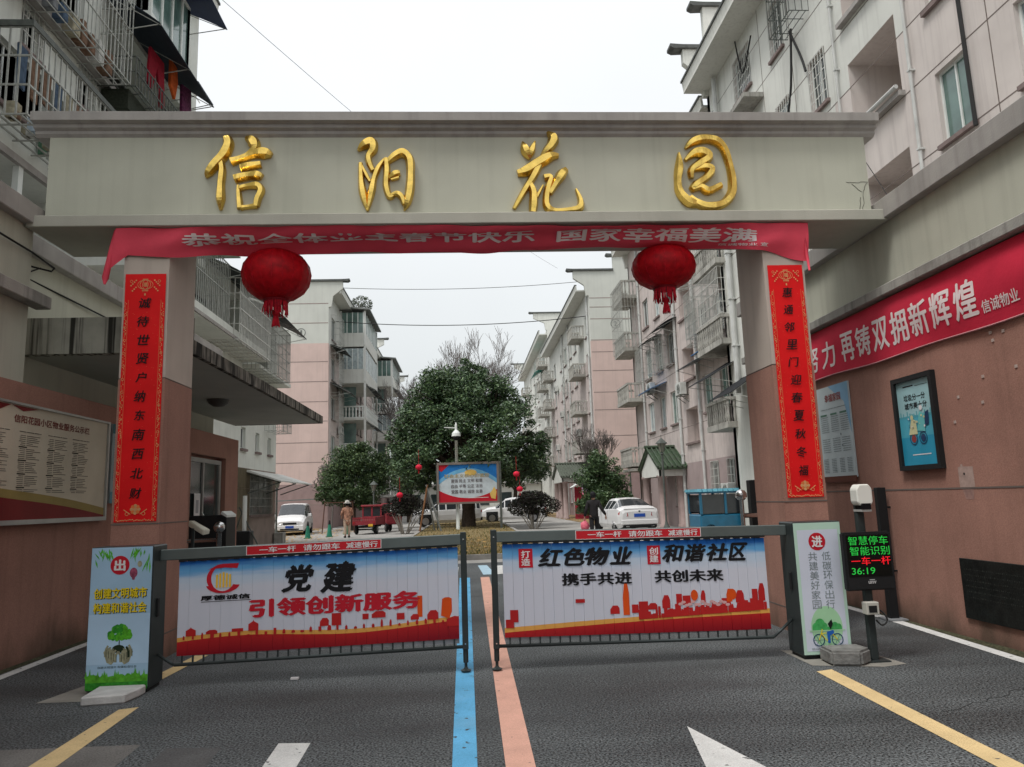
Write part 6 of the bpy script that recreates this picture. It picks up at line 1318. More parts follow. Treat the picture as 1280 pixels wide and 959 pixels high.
# bare trees
def bare(label, loc, h, r, seed, depth=5):
    rr = random.Random(seed); T = thing('bare_tree', label, 'tree', loc); mb = MB(); tips = []
    b = Vector(loc); mb.tube([b, b + Vector((.1, 0, h * .35)), b + Vector((0, 0, h * .42))], [r, r * .8, r * .7], 7)
    for k in range(5):
        a = k * 1.257 + rr.random(); branch(mb, b + Vector((0, 0, h * (.34 + .02 * k))), Vector((math.cos(a) * .55, math.sin(a) * .55, .9)).normalized(), r * .6, h * .22, depth, rr, tips, .55, .22)
    mb.build('branches', twig, T)
bare('large leafless tree rising behind the dark evergreen tree', (.6, 62, 0), 13.6, .30, 3, 5)
bare('second leafless tree behind the left shoulder of the evergreen tree', (-3.6, 70, 0), 12.5, .22, 7, 5)
bare('small leafless shrub tree in front of the pink gable numbered 1', (-8.9, 50.5, 0), 4.3, .07, 9, 4)
bare('thin leafless tree at the corner of the pale right block', (8.2, 46.0, 0), 5.6, .07, 14, 4)
# small lanterns hung in the tree
for (x, z), w in (((-2.35, 3.35), 'hanging high in the tree left of the sign'), ((-3.33, 1.97), 'above the left bush beside the wooden tripod'), ((2.65, 2.85), 'hanging higher in the tree right of the sign'), ((2.8, 2.08), 'just above the wide bush right of the sign')):
    T = thing('small_lantern', 'small bright red lantern ' + w, 'lantern', (x, 38.3, z), 'small red lanterns hung in the trees')
    mb = MB(); mb.lathe((x, 38.3, z), [(.02, -.14), (.08, -.13), (.15, -.07), (.17, 0), (.15, .07), (.08, .13), (.02, .14)], 14); mb.build('silk_body', mat('bright_lantern', (.62, .02, .05), .6, .1), T, smooth=True)
    mb = MB(); mb.tube([(x, 38.3, z + .16), (x, 38.3, z + .9)], .008, 4); mb.bar((x, 38.3, z - .16), (x, 38.3, z - .32), .05); mb.build('tassel', tassel_red, T)
# ================================================================= STREET FURNITURE
T = thing('propaganda_sign', 'blue and red framed information sign on posts in front of the big tree', 'sign', (.15, 39.5, 0))
mb = MB(); mb.box(-1.38, 1.68, 39.50, 39.58, 1.52, 3.48); mb.build('panel', mat('sign_white', (.55, .62, .66), .5), T)
mb = MB()
for a, b, c, e in ((-1.48, 1.80, 1.42, 1.52), (-1.48, 1.80, 3.48, 3.60), (-1.48, -1.38, 1.52, 3.48), (1.68, 1.80, 1.52, 3.48)): mb.box(a, b, 39.44, 39.60, c, e)
mb.build('frame', mat('sign_frame', (.20, .17, .15), .5, .1), T)
mb = MB(); mb.box(1.80, 1.92, 39.46, 39.58, 0, 3.6); mb.box(-1.52, -1.46, 39.52, 39.58, 0, 3.5); mb.build('post', darkbar, T)
A = Print((-1.38, 39.5, 1.52), (1, 0, 0), (0, 0, 1), .004); w, h = 3.06, 1.96
for k in range(16):
    u0, u1 = w * k / 16, w * (k + 1) / 16; s0, s1 = (2 * k / 16 - 1), (2 * (k + 1) / 16 - 1)
    A.poly([(u0, h), (u1, h), (u1, h * (.90 - .30 * s1 * s1)), (u0, h * (.90 - .30 * s0 * s0))], 0, 0); A.poly([(u0, h * (.90 - .30 * s0 * s0)), (u1, h * (.90 - .30 * s1 * s1)), (u1, h * (.80 - .32 * s1 * s1)), (u0, h * (.80 - .32 * s0 * s0))], 1, 0)
    A.poly([(u0, 0), (u1, 0), (u1, h * (.10 + .22 * s1 * s1)), (u0, h * (.10 + .22 * s0 * s0))], 2, 1)
A.poly([(0, h), (.55, h), (.15, h * .82), (0, h * .86)], 2, 2); A.disc(w * .55, h * .78, .32, 5, 1, 20, ry=.16)
A.text('社会主义核心价值观', w * .48, h * .70, w * .78, .20, 3, 2, .03)
for k, t in enumerate(('富强 民主 文明 和谐', '自由 平等 公正 法治', '爱国 敬业 诚信 友善')): A.text(t, w * .48, h * (.565 - .145 * k), w * .54, .19, 4, 2, .02)
A.poly([(w * .90, .15), (w * .97, .1), (w * .99, .5), (w * .95, .75), (w * .91, .55), (w * .87, .4)], 5, 3); A.rect(w * .5, .19, w * .85, .215, 6, 3)
A.build('sign_print', [mat('sign_blue', (.02, .18, .52), .4), mat('sign_sky', (.16, .42, .66), .4), redp, mat('sign_title', (.42, .34, .18), .5), mat('sign_grey_letter', (.14, .12, .13), .5), mat('sign_gold', (.75, .50, .14), .4), whitep], T)
T = thing('surveillance_pole', 'pale grey pole with a white dome camera standing behind the sign', 'pole', (-.42, 38.9, 0))
mb = MB(); mb.tube([(-.42, 39.75, 0), (-.42, 39.75, 5.0)], [.10, .08], 12); mb.build('pole', mat('pale_pole', (.50, .52, .48), .5, .08), T, smooth=True)
mb = MB(); mb.lathe((-.42, 39.7, 5.0), [(.03, .75), (.06, .60), (.07, .35), (.22, .18), (.24, .05), (.24, 0)], 14); mb.bar((-.42, 39.7, 5.45), (-1.05, 39.7, 5.50), .05); mb.build('camera_housing', alu, T, smooth=False)
mb = MB(); mb.lathe((-.42, 39.7, 5.0), [(.22, 0), (.19, -.12), (.10, -.20), (.01, -.22)], 14); mb.build('camera_dome', black, T, smooth=True)
def street_lamp(label, x, y, h, t=.05):
    T = thing('street_lamp', label, 'street lamp', (x, y, 0), 'old style garden lamps along the street')
    mb = MB(); mb.lathe((x, y, 0), [(.13, 0), (.13, .25), (.08, .35), (t, .5), (t, h - .55), (.09, h - .5), (.03, h - .42)], 10); mb.build('pole', darkbar, T)
    mb = MB(); mb.lathe((x, y, h - .42), [(.09, 0), (.17, .34)], 6); mb.build('lamp_glass', mat('lantern_glass', (.25, .25, .20), .3), T)
    mb = MB(); mb.lathe((x, y, h - .08), [(.26, 0), (.22, .05), (.06, .20), (.015, .24), (.015, .36)], 6)
    for k in range(6): a = k * math.pi / 3; mb.bar((x + .09 * math.cos(a), y + .09 * math.sin(a), h - .42), (x + .17 * math.cos(a), y + .17 * math.sin(a), h - .08), .02)
    mb.build('lamp_cap', darkbar, T)
street_lamp('dark lamp post in front of the green tiled porch', 8.15, 30.2, 3.72, .045)
street_lamp('dark lamp post between the conical tree and the porch', 10.2, 45.5, 3.55)
street_lamp('dark lamp post under the white sheet canopy beside the white van', -9.4, 38.0, 2.95)
street_lamp('dark lamp post with white globe before the round bushy tree', -5.35, 44.2, 2.75)
T = thing('tripod_support', 'three leaning wooden and steel poles tied together left of the sign', 'support', (-1.95, 38.3, 0))
for (a, m_) in (((-2.35, 38.1, 0), mat('raw_wood', (.20, .10, .05), .9, .2, 6)), ((-1.25, 38.3, .05), mat('grey_pole', (.18, .19, .18), .6)), ((-1.6, 38.9, 0), mat('grey_pole', (.18, .19, .18), .6))):
    mb = MB(); mb.tube([a, (-1.95 + (a[0] + 1.95) * -.06, 38.4, 2.45)], .05, 6); mb.build('leg', m_, T)
for k, (x, y, wh) in enumerate(((-9.35, 34.6, 'at the foot of the white building corner'), (-7.75, 37.5, 'in front of the white van'), (-6.9, 38.6, 'second right of the white van'), (-6.45, 41.2, 'nearest to the red cargo truck'))):
    if k == 0: x, y = -7.6, 26.2
    T = thing('bollard_cone', 'green plastic cone with black tip ' + wh, 'cone', (x, y, 0), 'green cones on the left verge')
    s_ = .8 if k else .62
    mb = MB(); mb.lathe((x, y, 0.02), [(.19 * s_, 0), (.17 * s_, .05), (.12 * s_, .35), (.08 * s_, .62 * s_ + .1)], 12); mb.box(x - .2 * s_, x + .2 * s_, y - .2 * s_, y + .2 * s_, 0, .04); mb.build('cone_body', mat('green_plastic', (.03, .20, .13), .5, .2), T)
    mb = MB(); mb.lathe((x, y, .02), [(.085 * s_, .62 * s_ + .1), (.06 * s_, .85 * s_ + .05), (.02, .95 * s_ + .05)], 10); mb.build('cone_tip', black, T)
T = thing('goal_frame', 'thin rusty steel frame standing on the verge before gable 1', 'frame', (-7, 43, 0))
mb = MB()
for p_, q_ in (((-8.1, 43, 0), (-7.95, 43, 1.75)), ((-6.3, 43, 0), (-6.4, 43, 1.75)), ((-7.95, 43, 1.72), (-6.4, 43, 1.72)), ((-6.9, 43, 1.7), (-6.9, 43, .4))): mb.bar(p_, q_, .05)
mb.build('frame_tube', mat('rusty_tube', (.10, .05, .035), .8, .3, 9), T)
mb = MB(); mb.box(-10.3, -5.9, 52.6, 52.7, 2.25, 2.32)
T = thing('pipe_rail', 'grey gate post and pipe rail below the round tree', 'rail', (-6, 50, 0)); mb = MB(); mb.box(-6.05, -5.9, 50, 50.15, 0, 2.2); mb.bar((-13, 50.1, 1.95), (-5.95, 50.1, 2.1), .07); mb.build('rail', mat('grey_pole', (.18, .19, .18), .6), T)
mb = MB(); mb.box(-8.15, -7.75, 32.5, 33.0, 0, .5); tag(mb.build('planter', concrete, bevel=.02), 'small concrete planter at the corner of the low white building', 'planter')
T = thing('flood_lamp_stand', 'white tube lamp on a black stand beside the office door', 'lamp stand', (-6.1, 21, 0))
mb = MB(); mb.box(-6.3, -5.85, 20.8, 21.2, 0.0, .95); mb.build('stand_base', black, T, bevel=.02)
mb = MB(); mb.tube([(-6.05, 21, .95), (-6.05, 21, 1.9)], .06, 8); mb.build('lamp_tube', alu, T); mb = MB(); mb.tube([(-6.2, 21, 1.6), (-5.5, 21, .2)], .02, 5); mb.tube([(-6.1, 21, 1.5), (-6.5, 21, .3)], .02, 5); mb.build('brace', darkbar, T)
mb = MB(); mb.lathe((-5.35, 16.6, 0), [(.18, 0), (.18, .75), (.14, .95), (.05, 1.02)], 14); T = mb.build('white_bollard', mat('white_bollard', (.72, .72, .70), .4), smooth=True); tag(T, 'round topped white bollard peeking over the left barrier arm', 'bollard')
# overhead wires
for (p, q, sag, lab, r) in (((-8.6, 20, 18.0), (9.6, 70, 24), .8, 'thin wire crossing the sky from the blue awning towards the gate', .012), ((-9.6, 56, 15.5), (9.5, 53.6, 15.0), .5, 'lower sagging wire between the blocks over the street', .03), ((-9.6, 54, 17.6), (9.5, 54.6, 18.0), .35, 'upper wire between the blocks just under the gate beam', .02)):
    mb = MB(); P0, P1 = Vector(p), Vector(q); mb.tube([P0.lerp(P1, k / 20) - Vector((0, 0, sag * 4 * (k / 20) * (1 - k / 20))) for k in range(21)], r, 4); tag(mb.build('overhead_wire', cable), lab, 'wire')
# low service buildings closing the street end
B = thing('service_building', 'low pale building with flat roof seen beneath the tree beyond the median', 'building', (2, 90, 0))
mb = MB(); mb.box(-9, 9.4, 92, 98, 0, 3.4); mb.build('wall', greyw, B); mb = MB(); mb.box(-9.2, 9.4, 91.6, 98, 3.42, 3.7); mb.build('roof', coping, B)
for k in range(6): mb = MB(); x = -7 + 2.8 * k; mb.box(x, x + 1.5, 91.94, 92.0, 1.0, 2.5); mb.build('window', glass, B)
B = thing('apartment_block', 'distant grey block closing the end of the street behind the trees', 'building', (0, 150, 0))
mb = MB(); mb.box(-30, 34, 150, 160, 0, 9.5); mb.build('wall', greyw, B)
for k in range(20):
    for j in range(3): mb = MB(); x = -28 + 3.1 * k; mb.box(x, x + 1.5, 149.93, 150, 1.2 + 2.9 * j, 2.8 + 2.9 * j); mb.build('window', glass, B)
# ================================================================= VEHICLES (built facing +y, then placed)
def loft_car(T, st, paint, gl_side, rear_gl, front_gl, L0):
    """st: (y, z_bottom, z_belt, z_top, half_width, half_width_top)"""
    body = MB(); glz = MB(); rings = []
    for (y, zb, zs, zt, w, wt) in st:
        rings.append([(-w * .90, y, zb), (-w, y, zb + .18), (-w, y, zb + (zs - zb) * .65), (-w * .965, y, zs), (-wt, y, zt - .03 if zt - zs > .1 else zt), (-wt * .82, y, zt + .02), (0, y, zt + .045)])
    for k in range(len(rings) - 1):
        for sgn in (1, -1):
            A_ = [(x * sgn, y, z) for x, y, z in rings[k]]; B_ = [(x * sgn, y, z) for x, y, z in rings[k + 1]]
            for j in range(6):
                q = (A_[j], B_[j], B_[j + 1], A_[j + 1])
                isg = (j == 3 and k in gl_side) or (j in (4, 5) and (k in rear_gl or k in front_gl)) or (j == 3 and False)
                if isg:
                    if j == 3:
                        a, b, c, e = [Vector(v) for v in q]; m = .10; fr = lambda u, v: tuple(a * (1 - u) * (1 - v) + b * u * (1 - v) + c * u * v + e * (1 - u) * v)
                        body.poly([a, b, fr(1 - .06, m), fr(.06, m)]); body.poly([fr(.06, 1 - m), fr(1 - .06, 1 - m), c, e]); body.poly([a, fr(.06, m), fr(.06, 1 - m), e]); body.poly([b, c, fr(.94, 1 - m), fr(.94, m)])
                        glz.poly([fr(.06, m), fr(.94, m), fr(.94, 1 - m), fr(.06, 1 - m)])
                    else: glz.poly(q)
                else: body.poly(q)
            body.poly([A_[0], B_[0], (0, B_[0][1], B_[0][2]), (0, A_[0][1], A_[0][2])], 1)
    for R_ in (rings[0], rings[-1]): body.poly(R_ + [(-x, y, z) for x, y, z in reversed(R_[:-1])])
    b_ = body.build('body', [paint, black], T, smooth=False)
    glz.build('windows', carglass, T)
    return b_
def wheel(T, x, y, r, w=.2):
    mb = MB(); n = 20
    for s_ in (-1, 1): pass
    prof = [(r * .62, -w / 2), (r * .92, -w / 2), (r, -w * .35), (r, w * .35), (r * .92, w / 2), (r * .62, w / 2)]; base = len(mb.v)
    for (rr_, o) in prof:
        for k in range(n): a = 2 * math.pi * k / n; mb.v.append((x + o, y + rr_ * math.cos(a), r + rr_ * math.sin(a)))
    for k in range(len(prof) - 1):
        for j in range(n): j2 = (j + 1) % n; mb.f.append((k * n + j, k * n + j2, (k + 1) * n + j2, (k + 1) * n + j)); mb.mi.append(0)
    W_ = mb.build('wheel', tyre, T, smooth=False)
    mb = MB(); xo = x + (w / 2 - .02) * (1 if x > 0 else -1)
    mb.prism([(xo, y + r * .62 * math.cos(2 * math.pi * k / 16), r + r * .62 * math.sin(2 * math.pi * k / 16)) for k in range(16)], (-.03 if x > 0 else .03, 0, 0))
    for k in range(5): a = 2 * math.pi * k / 5; mb.bar((xo + .01 * (1 if x > 0 else -1), y, r), (xo + .01 * (1 if x > 0 else -1), y + r * .58 * math.cos(a), r + r * .58 * math.sin(a)), .05)
    mb.build('rim', rimm, W_)
def part(T, name, m, *boxes, bevel=0):
    mb = MB()
    for b in boxes: mb.box(*b)
    return mb.build(name, m, T, bevel=bevel)
# white sedan, seen from behind
T = thing('parked_car', 'white sedan with blue plate seen from behind in front of the green porch', 'car', (0, 0, 0), local=True)
loft_car(T, [(-2.33, .42, .80, .86, .74, .62), (-2.27, .25, .92, .98, .84, .70), (-2.05, .20, .98, 1.06, .89, .72), (-1.80, .18, 1.0, 1.10, .90, .72), (-1.05, .18, .97, 1.38, .905, .57), (-.45, .18, .95, 1.44, .905, .57), (.25, .18, .93, 1.42, .905, .57), (1.05, .18, .91, 1.02, .905, .70), (1.7, .2, .86, .92, .88, .68), (2.15, .25, .72, .78, .83, .62), (2.35, .35, .58, .62, .70, .5)], carwhite, (3, 4, 5, 6), (3,), (6,), 0)
for x in (-.8, .8):
    for y in (-1.4, 1.42): wheel(T, x, y, .32)
mb = MB()
part(T, 'number_plate', plateblue, (-.24, .24, -2.345, -2.325, .66, .80)); part(T, 'rear_bumper', carwhite, (-.80, .80, -2.36, -2.2, .34, .56), bevel=.03); part(T, 'lower_valance', black, (-.72, .72, -2.365, -2.25, .24, .335), bevel=.01); part(T, 'exhaust', chrome, (-.62, -.48, -2.38, -2.3, .25, .30)); part(T, 'exhaust', chrome, (.48, .62, -2.38, -2.3, .25, .30))
for s_ in (-1, 1):
    mb = MB(); mb.prism([(s_ * .80, -2.29, .66), (s_ * .50, -2.345, .70), (s_ * .52, -2.34, .84), (s_ * .83, -2.22, .90), (s_ * .88, -2.15, .80)], (0, .06, 0)); mb.build('tail_lamp', lampred, T); part(T, 'wing_mirror', carwhite, (s_ * .98 - .09, s_ * .98 + .09, .72, .84, .92, 1.05), bevel=.02)
part(T, 'boot_lip', carwhite, (-.66, .66, -2.30, -2.18, .985, 1.02), bevel=.01); part(T, 'badge', chrome, (-.04, .04, -2.335, -2.315, .86, .93)); part(T, 'door_line', black, (-.907, -.903, -.48, -.47, .3, .93), (.903, .907, -.48, -.47, .3, .93), (.903, .907, .55, .56, .3, .93), (-.907, -.903, .55, .56, .3, .93))
T.location = (7.15, 33.6, 0); T.rotation_euler = (0, 0, math.radians(4))
# white van
T = thing('parked_car', 'white people carrier facing the camera below the pink gable numbered 1', 'van', (0, 0, 0), local=True)
loft_car(T, [(-2.2, .35, .95, 1.55, .80, .62), (-2.1, .25, .98, 1.66, .84, .66), (-1.0, .2, .98, 1.72, .85, .68), (.1, .2, .97, 1.72, .85, .68), (.75, .2, .97, 1.66, .85, .66), (1.45, .2, .95, 1.08, .85, .72), (1.95, .22, .86, .94, .82, .68), (2.2, .3, .66, .74, .74, .6)], carwhite, (1, 2, 3, 4), (), (4,), 0)
for x in (-.77, .77):
    for y in (-1.35, 1.35): wheel(T, x, y, .31)
part(T, 'number_plate', plateblue, (-.22, .22, 2.235, 2.25, .40, .53)); part(T, 'grille', black, (-.36, .36, 2.19, 2.225, .60, .70)); part(T, 'front_bumper', carwhite, (-.74, .74, 2.1, 2.235, .28, .56), bevel=.03); part(T, 'air_intake', black, (-.5, .5, 2.225, 2.24, .30, .38))
for s_ in (-1, 1):
    mb = MB(); mb.prism([(s_ * .42, 2.21, .62), (s_ * .74, 2.12, .66), (s_ * .78, 2.0, .80), (s_ * .50, 2.17, .74)], (0, .03, 0)); mb.build('headlamp', lampclear, T); part(T, 'wing_mirror', carwhite, (s_ * .97 - .09, s_ * .97 + .09, 1.05, 1.15, 1.0, 1.16), bevel=.02)
T.location = (-9.9, 44.2, 0); T.rotation_euler = (0, 0, math.radians(186))
tag(bpy.data.objects['parked_car.001'], 'white people carrier facing the camera below the pink gable numbered 1', 'van')
# white car bodies behind the tree trunk and a silver one at the far left
def suv(label, x, y, rz, paint):
    T = thing('parked_car', label, 'car', (0, 0, 0), local=True)
    loft_car(T, [(-2.25, .42, .95, 1.15, .78, .62), (-2.15, .28, 1.0, 1.50, .86, .62), (-1.9, .25, 1.02, 1.62, .90, .66), (-.9, .22, 1.0, 1.68, .91, .66), (.1, .22, .99, 1.66, .91, .66), (.55, .22, .98, 1.58, .91, .64), (1.2, .22, .97, 1.08, .91, .74), (1.8, .25, .92, 1.0, .89, .72), (2.2, .32, .75, .82, .80, .62)], paint, (1, 2, 3, 4, 5), (0,), (5,), 0)
    for a in (-.83, .83):
        for b in (-1.4, 1.42): wheel(T, a, b, .36, .24)
    for s_ in (-1, 1):
        part(T, 'tail_lamp', lampred, (s_ * .74 - .10, s_ * .74 + .10, -2.27, -2.2, .82, .98)); part(T, 'headlamp', lampclear, (s_ * .66 - .14, s_ * .66 + .14, 2.08, 2.18, .70, .80)); part(T, 'wing_mirror', paint, (s_ * 1.0 - .09, s_ * 1.0 + .09, .78, .9, 1.0, 1.16)); part(T, 'wheel_arch', black, (s_ * .915 - .004, s_ * .915 + .004, -1.8, -1.0, .22, .78), (s_ * .915 - .004, s_ * .915 + .004, 1.02, 1.82, .22, .78))
    part(T, 'rear_bumper', black, (-.8, .8, -2.3, -2.15, .3, .5)); T.location = (x, y, 0); T.rotation_euler = (0, 0, rz); return T
suv('white off-road car half hidden by the tripod left of the tree trunk', -1.3, 49.5, math.radians(98), carwhite)
suv('white off-road car behind the sign right of the tree trunk', 3.3, 52.0, math.radians(84), carwhite)
suv('white car almost hidden behind the low white building corner', -13.2, 48.0, math.radians(180), carwhite)
# red cargo truck (three wheeler with a dump bed) seen from behind
T = thing('cargo_tricycle', 'red cabbed cargo tricycle with an openwork bed on the left of the street', 'cargo tricycle', (0, 0, 0), local=True)
redv = mat('red_vehicle_paint', (.26, .035, .045), .5, .2, 6, grime=.3); 
part(T, 'cab', redv, (-.62, .62, .35, .40, .55, 1.0), (-.62, -.57, .4, 1.3, .5, 1.0), (.57, .62, .4, 1.3, .5, 1.0), (-.62, .62, 1.3, 1.35, .45, 1.0), bevel=.01)
part(T, 'cab_pillar', redv, (-.62, -.54, .35, .43, 1.0, 1.58), (.54, .62, .35, .43, 1.0, 1.58), (-.62, -.54, 1.27, 1.35, 1.0, 1.58), (.54, .62, 1.27, 1.35, 1.0, 1.58), (-.05, .05, .35, .41, 1.0, 1.58))
part(T, 'cab_roof', redv, (-.70, .70, .28, 1.42, 1.58, 1.70), bevel=.03); part(T, 'rear_window', carglass, (-.54, .54, .38, .39, 1.02, 1.56)); part(T, 'windscreen', carglass, (-.54, .54, 1.31, 1.32, 1.02, 1.56))
part(T, 'cargo_bed', redv, (-.72, .72, -1.5, .25, .55, .62), (-.72, .72, -1.5, -1.46, .62, .78), (-.72, -.68, -1.46, .25, .62, .98), (.68, .72, -1.46, .25, .62, .98), (-.72, .72, -1.505, -1.455, .92, .98))
mb = MB()
for k in range(13): x = -.66 + .11 * k; mb.box(x - .012, x + .012, -1.49, -1.47, .78, .92)
mb.box(-.68, .68, -1.49, -1.47, .84, .86); mb.build('bed_slats', mat('faded_red', (.38, .12, .12), .6), T)
part(T, 'chassis', black, (-.35, .35, -1.4, 1.3, .38, .5), (-.6, .6, -.9, -.82, .24, .32)); part(T, 'number_plate', mat('yellow_plate', (.65, .38, .05), .5), (.28, .56, -1.52, -1.507, .46, .60))
for x, y in ((-.62, -.9), (.62, -.9)): wheel(T, x, y, .27, .14)
wheel(T, .0, 1.1, .27, .14)
for s_ in (-1, 1): part(T, 'tail_lamp', lampred, (s_ * .62 - .05, s_ * .62 + .05, -1.52, -1.505, .64, .74))
T.scale = (.86, .86, .9); T.location = (-5.15, 41.0, 0); T.rotation_euler = (0, 0, math.radians(-8))
T = thing('cargo_tricycle', 'second red cargo tricycle front just behind the dark bush', 'cargo tricycle', (0, 0, 0), local=True)
part(T, 'cab', redv, (-.45, .45, -.5, .5, .4, 1.05), bevel=.05); part(T, 'cab_roof', redv, (-.5, .5, -.6, .5, 1.5, 1.58), bevel=.02); part(T, 'cab_pillar', redv, (-.45, -.4, -.5, -.44, 1.05, 1.5), (.4, .45, -.5, -.44, 1.05, 1.5), (-.45, -.4, .4, .46, 1.05, 1.5), (.4, .45, .4, .46, 1.05, 1.5)); part(T, 'storage_box', alu, (-.5, -.1, .6, .9, .9, 1.4), bevel=.02)
wheel(T, -.4, .3, .26, .13); wheel(T, .4, .3, .26, .13); wheel(T, 0, -.5, .26, .13)
T.location = (-4.2, 43.2, 0); T.rotation_euler = (0, 0, math.radians(200))
# blue electric tricycle on the right
T = thing('electric_tricycle', 'teal blue cabbed electric tricycle parked behind the right gate pillar', 'tricycle', (0, 0, 0), local=True)
bluev = mat('teal_vehicle_paint', (.012, .13, .23), .35, .15, 4, grime=.15, spec=.6); bluel = mat('pale_teal_roof', (.14, .38, .48), .5, .15, 5)
part(T, 'lower_body', bluev, (-.56, .56, -1.05, 1.0, .35, .82), bevel=.05)
for x in (-.54, .54):
    for y in (-1.0, -.1, .92): part(T, 'door_pillar', bluev, (x - .035, x + .035, y - .04, y + .04, .82, 1.56))
part(T, 'roof_frame', bluev, (-.58, .58, -1.1, 1.02, 1.54, 1.60), bevel=.01)
mb = MB()
for k in range(12): y = -1.12 + .19 * k; mb.prism([(-.64, y, 1.60), (-.60, y, 1.70), (.60, y, 1.70), (.64, y, 1.60)], (0, .15, 0))
mb.build('roof_panel', bluel, T)
part(T, 'side_window', carglass, (-.545, -.535, -.96, -.14, .84, 1.5), (-.545, -.535, -.06, .88, .84, 1.5), (.535, .545, -.96, -.14, .84, 1.5), (.535, .545, -.06, .88, .84, 1.5)); part(T, 'rear_window', carglass, (-.5, .5, -1.02, -1.01, .9, 1.5)); part(T, 'windscreen', carglass, (-.5, .5, .93, .94, .9, 1.5)); part(T, 'seat', black, (-.45, .45, -.7, -.2, .82, .95), (-.45, .45, -.78, -.7, .9, 1.3))
for x, y in ((-.5, -.7), (.5, -.7)): wheel(T, x, y, .25, .12)
wheel(T, 0, .8, .25, .12)
T.location = (9.15, 26.3, 0); T.rotation_euler = (0, 0, math.radians(-86))
# ================================================================= PEOPLE
def skinned(name, pts, edges, m, parent, sub=2, root=0):
    me = bpy.data.meshes.new(name); me.from_pydata([p[:3] for p in pts], edges, []); o = bpy.data.objects.new(name, me); COL.objects.link(o)
    sk = o.modifiers.new('skin', 'SKIN'); sk.use_smooth_shade = True
    for k, p in enumerate(pts): me.skin_vertices[0].data[k].radius = (p[3], p[4] if len(p) > 4 else p[3])
    me.skin_vertices[0].data[root].use_root = True
    sb = o.modifiers.new('sub', 'SUBSURF'); sb.levels = sb.render_levels = sub
    dg = bpy.context.evaluated_depsgraph_get(); m2 = bpy.data.meshes.new_from_object(o.evaluated_get(dg)); bpy.data.objects.remove(o); bpy.data.meshes.remove(me)
    m2.name = name; m2.materials.clear(); m2.materials.append(m); o = bpy.data.objects.new(name, m2); COL.objects.link(o); o.parent = parent; return o
skin = mat('skin', (.45, .27, .20), .6, .05)
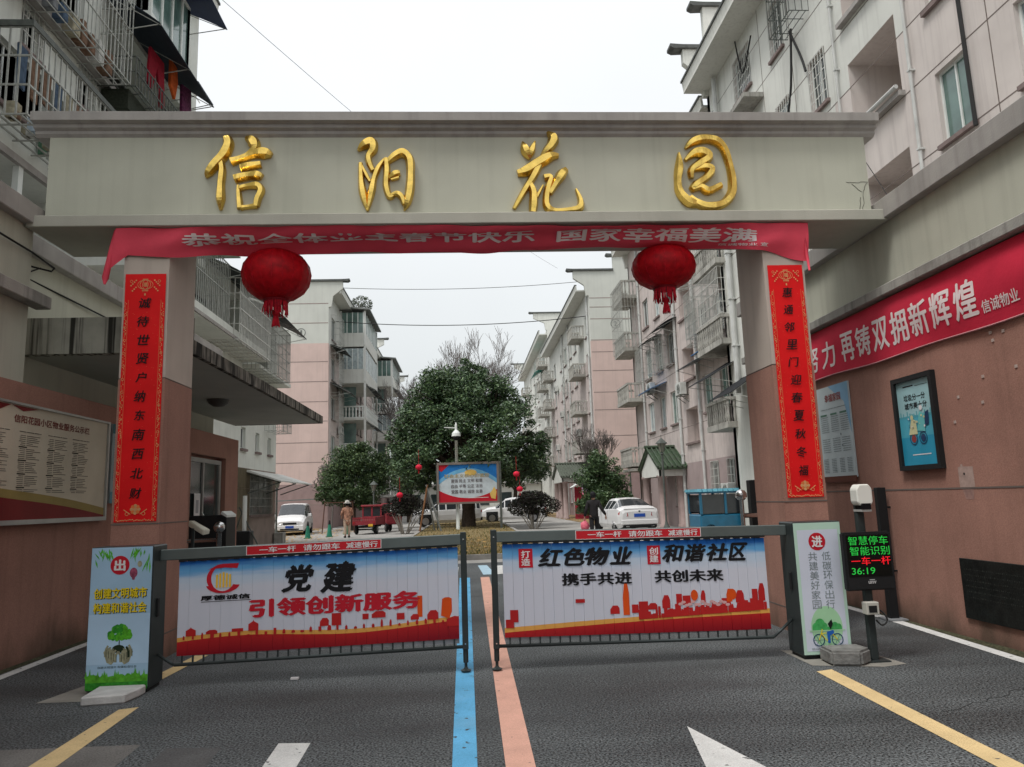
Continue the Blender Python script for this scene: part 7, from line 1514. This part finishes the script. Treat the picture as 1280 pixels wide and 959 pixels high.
def person(label, loc, rz, stride, arms, coat, trous, hairm, shoe, hat=None, coat_len=.72):
    """local frame: facing +y; arms = ((elbow, wrist) left, right)"""
    T = thing('person', label, 'person', (0, 0, 0), local=True)
    S = stride
    P = [(0, 0, .95, .13, .10), (0, 0, 1.15, .12, .09), (0, 0, 1.33, .14, .09), (0, .0, 1.45, .05), (0, .02, 1.53, .085, .095), (0, .02, 1.63, .09, .10), (0, .01, 1.70, .05, .06)]
    E_ = [(0, 1), (1, 2), (2, 3), (3, 4), (4, 5), (5, 6)]
    for s_ in (-1, 1):
        b = len(P); el, wr = arms[0 if s_ < 0 else 1]; q = S * s_
        P += [(s_ * .17, 0, 1.38, .055), (el[0], el[1], el[2], .042), (wr[0], wr[1], wr[2], .028), (wr[0], wr[1] + .01, wr[2] - .07, .034, .018)]; E_ += [(2, b), (b, b + 1), (b + 1, b + 2), (b + 2, b + 3)]
        for f in range(4):
            i = len(P); P += [(wr[0] + (f - 1.5) * .017, wr[1] + .015, wr[2] - .12, .008), (wr[0] + (f - 1.5) * .017, wr[1] + .035, wr[2] - .15 - .008 * (f in (1, 2)), .007)]; E_ += [(b + 3, i), (i, i + 1)]
        i = len(P); P += [(wr[0] - s_ * .045, wr[1] + .03, wr[2] - .085, .009)]; E_ += [(b + 3, i)]
        b = len(P); P += [(s_ * .09, 0, .88, .09), (s_ * .10, q * .12, .48, .06), (s_ * .10, q * .22 - .02, .10, .042), (s_ * .11, q * .22 + .12, .04, .035)]; E_ += [(0, b), (b, b + 1), (b + 1, b + 2), (b + 2, b + 3)]
    skinned('body', P, E_, skin, T)
    C = [(0, 0, coat_len, .19, .14), (0, 0, 1.0, .165, .13), (0, 0, 1.2, .17, .125), (0, 0, 1.36, .17, .11), (0, 0, 1.46, .08, .07)]; E2 = [(0, 1), (1, 2), (2, 3), (3, 4)]
    for s_ in (-1, 1):
        b = len(C); el, wr = arms[0 if s_ < 0 else 1]; C += [(s_ * .19, 0, 1.37, .075), (el[0], el[1], el[2], .065), (wr[0], wr[1], wr[2] + .01, .05)]; E2 += [(3, b), (b, b + 1), (b + 1, b + 2)]
    skinned('jacket', C, E2, coat, T)
    Q = [(0, 0, .93, .15, .12)]; E3 = []
    for s_ in (-1, 1):
        b = len(Q); q = S * s_; Q += [(s_ * .09, 0, .82, .105), (s_ * .10, q * .12, .48, .080), (s_ * .10, q * .22 - .02, .12, .065)]; E3 += [(0, b), (b, b + 1), (b + 1, b + 2)]
    skinned('trousers', Q, E3, trous, T)
    for s_ in (-1, 1):
        q = S * s_; mb = MB(); y = q * .22 - .08; mb.box(s_ * .11 - .045, s_ * .11 + .045, y, y + .27, .0, .09); mb.build('shoe', shoe, T, bevel=.02, seg=2)
    mb = MB(); mb.lathe((0, 0, 1.62), [(.086, -.10), (.105, -.03), (.105, .05), (.075, .10), (.02, .125)], 14); mb.v = [(x, y * 1.12 - .015 if y < .06 else y * .9, z) for x, y, z in mb.v]; mb.build('hair', hairm, T, smooth=True)
    mb = MB()
    for s_ in (-1, 1): mb.lathe((s_ * .033, .105, 1.60), [(.002, -.01), (.011, 0), (.002, .01)], 6)
    mb.prism([(-.012, .105, 1.565), (.012, .105, 1.565), (0, .11, 1.60)], (0, .022, 0)); mb.box(-.022, .022, .100, .110, 1.533, 1.541); mb.build('face_features', mat('face_dark', (.10, .04, .035), .6), T)
    if hat:
        mb = MB(); mb.lathe((0, 0, 1.66), [(.19, -.02), (.19, 0), (.11, .02), (.10, .11), (.02, .14)], 16); mb.build('hat', hat, T, smooth=True)
    T.location = loc; T.rotation_euler = (0, 0, rz); return T
P1 = person('person in a black jacket walking away and carrying a pink plastic bag', (4.55, 26.5, 0), math.radians(-4), .9, (((-.27, -.03, 1.10), (-.33, .08, .86)), ((.27, -.08, 1.12), (.42, -.02, .90))), mat('black_jacket', (.022, .020, .022), .7, .2, 8, .3, 25), mat('black_trousers', (.018, .018, .02), .8), ink, black)
T = thing('plastic_bag', 'bright pink plastic bag held in the left hand of the walker in black', 'bag', (0, 0, 0), local=True)
mb = MB(); mb.lathe((0, 0, 0), [(.02, -.33), (.13, -.31), (.17, -.20), (.13, -.08), (.04, .0)], 10, sy=.6); mb.v = [(x * (1 + .12 * math.sin(7 * z * 9 + 5 * x * 9)), y, z + .015 * math.sin(40 * x)) for x, y, z in mb.v]; mb.build('bag_body', mat('pink_plastic', (.72, .16, .22), .35, .15, 15), T, smooth=True)
mb = MB(); mb.tube([(-.03, 0, -.02), (-.02, 0, .09), (.02, 0, .09), (.03, 0, -.02)], .008, 5); mb.build('bag_handle', mat('pink_plastic', (.72, .16, .22), .35), T)
T.location = (4.55 - .33, 26.5 + .10, .72)
person('person in a patterned orange and cream coat and pale hat beside the red tricycle', (-5.75, 36.9, 0), math.radians(20), .3, (((-.26, .05, 1.12), (-.22, .25, 1.05)), ((.26, .05, 1.12), (.22, .25, 1.05))), mat('patterned_coat', (.42, .22, .15), .8, .6, 12, .2, 25), mat('beige_apron', (.48, .36, .27), .8, .2, 6), ink, black, hat=mat('pale_hat', (.48, .46, .42), .8), coat_len=.55)
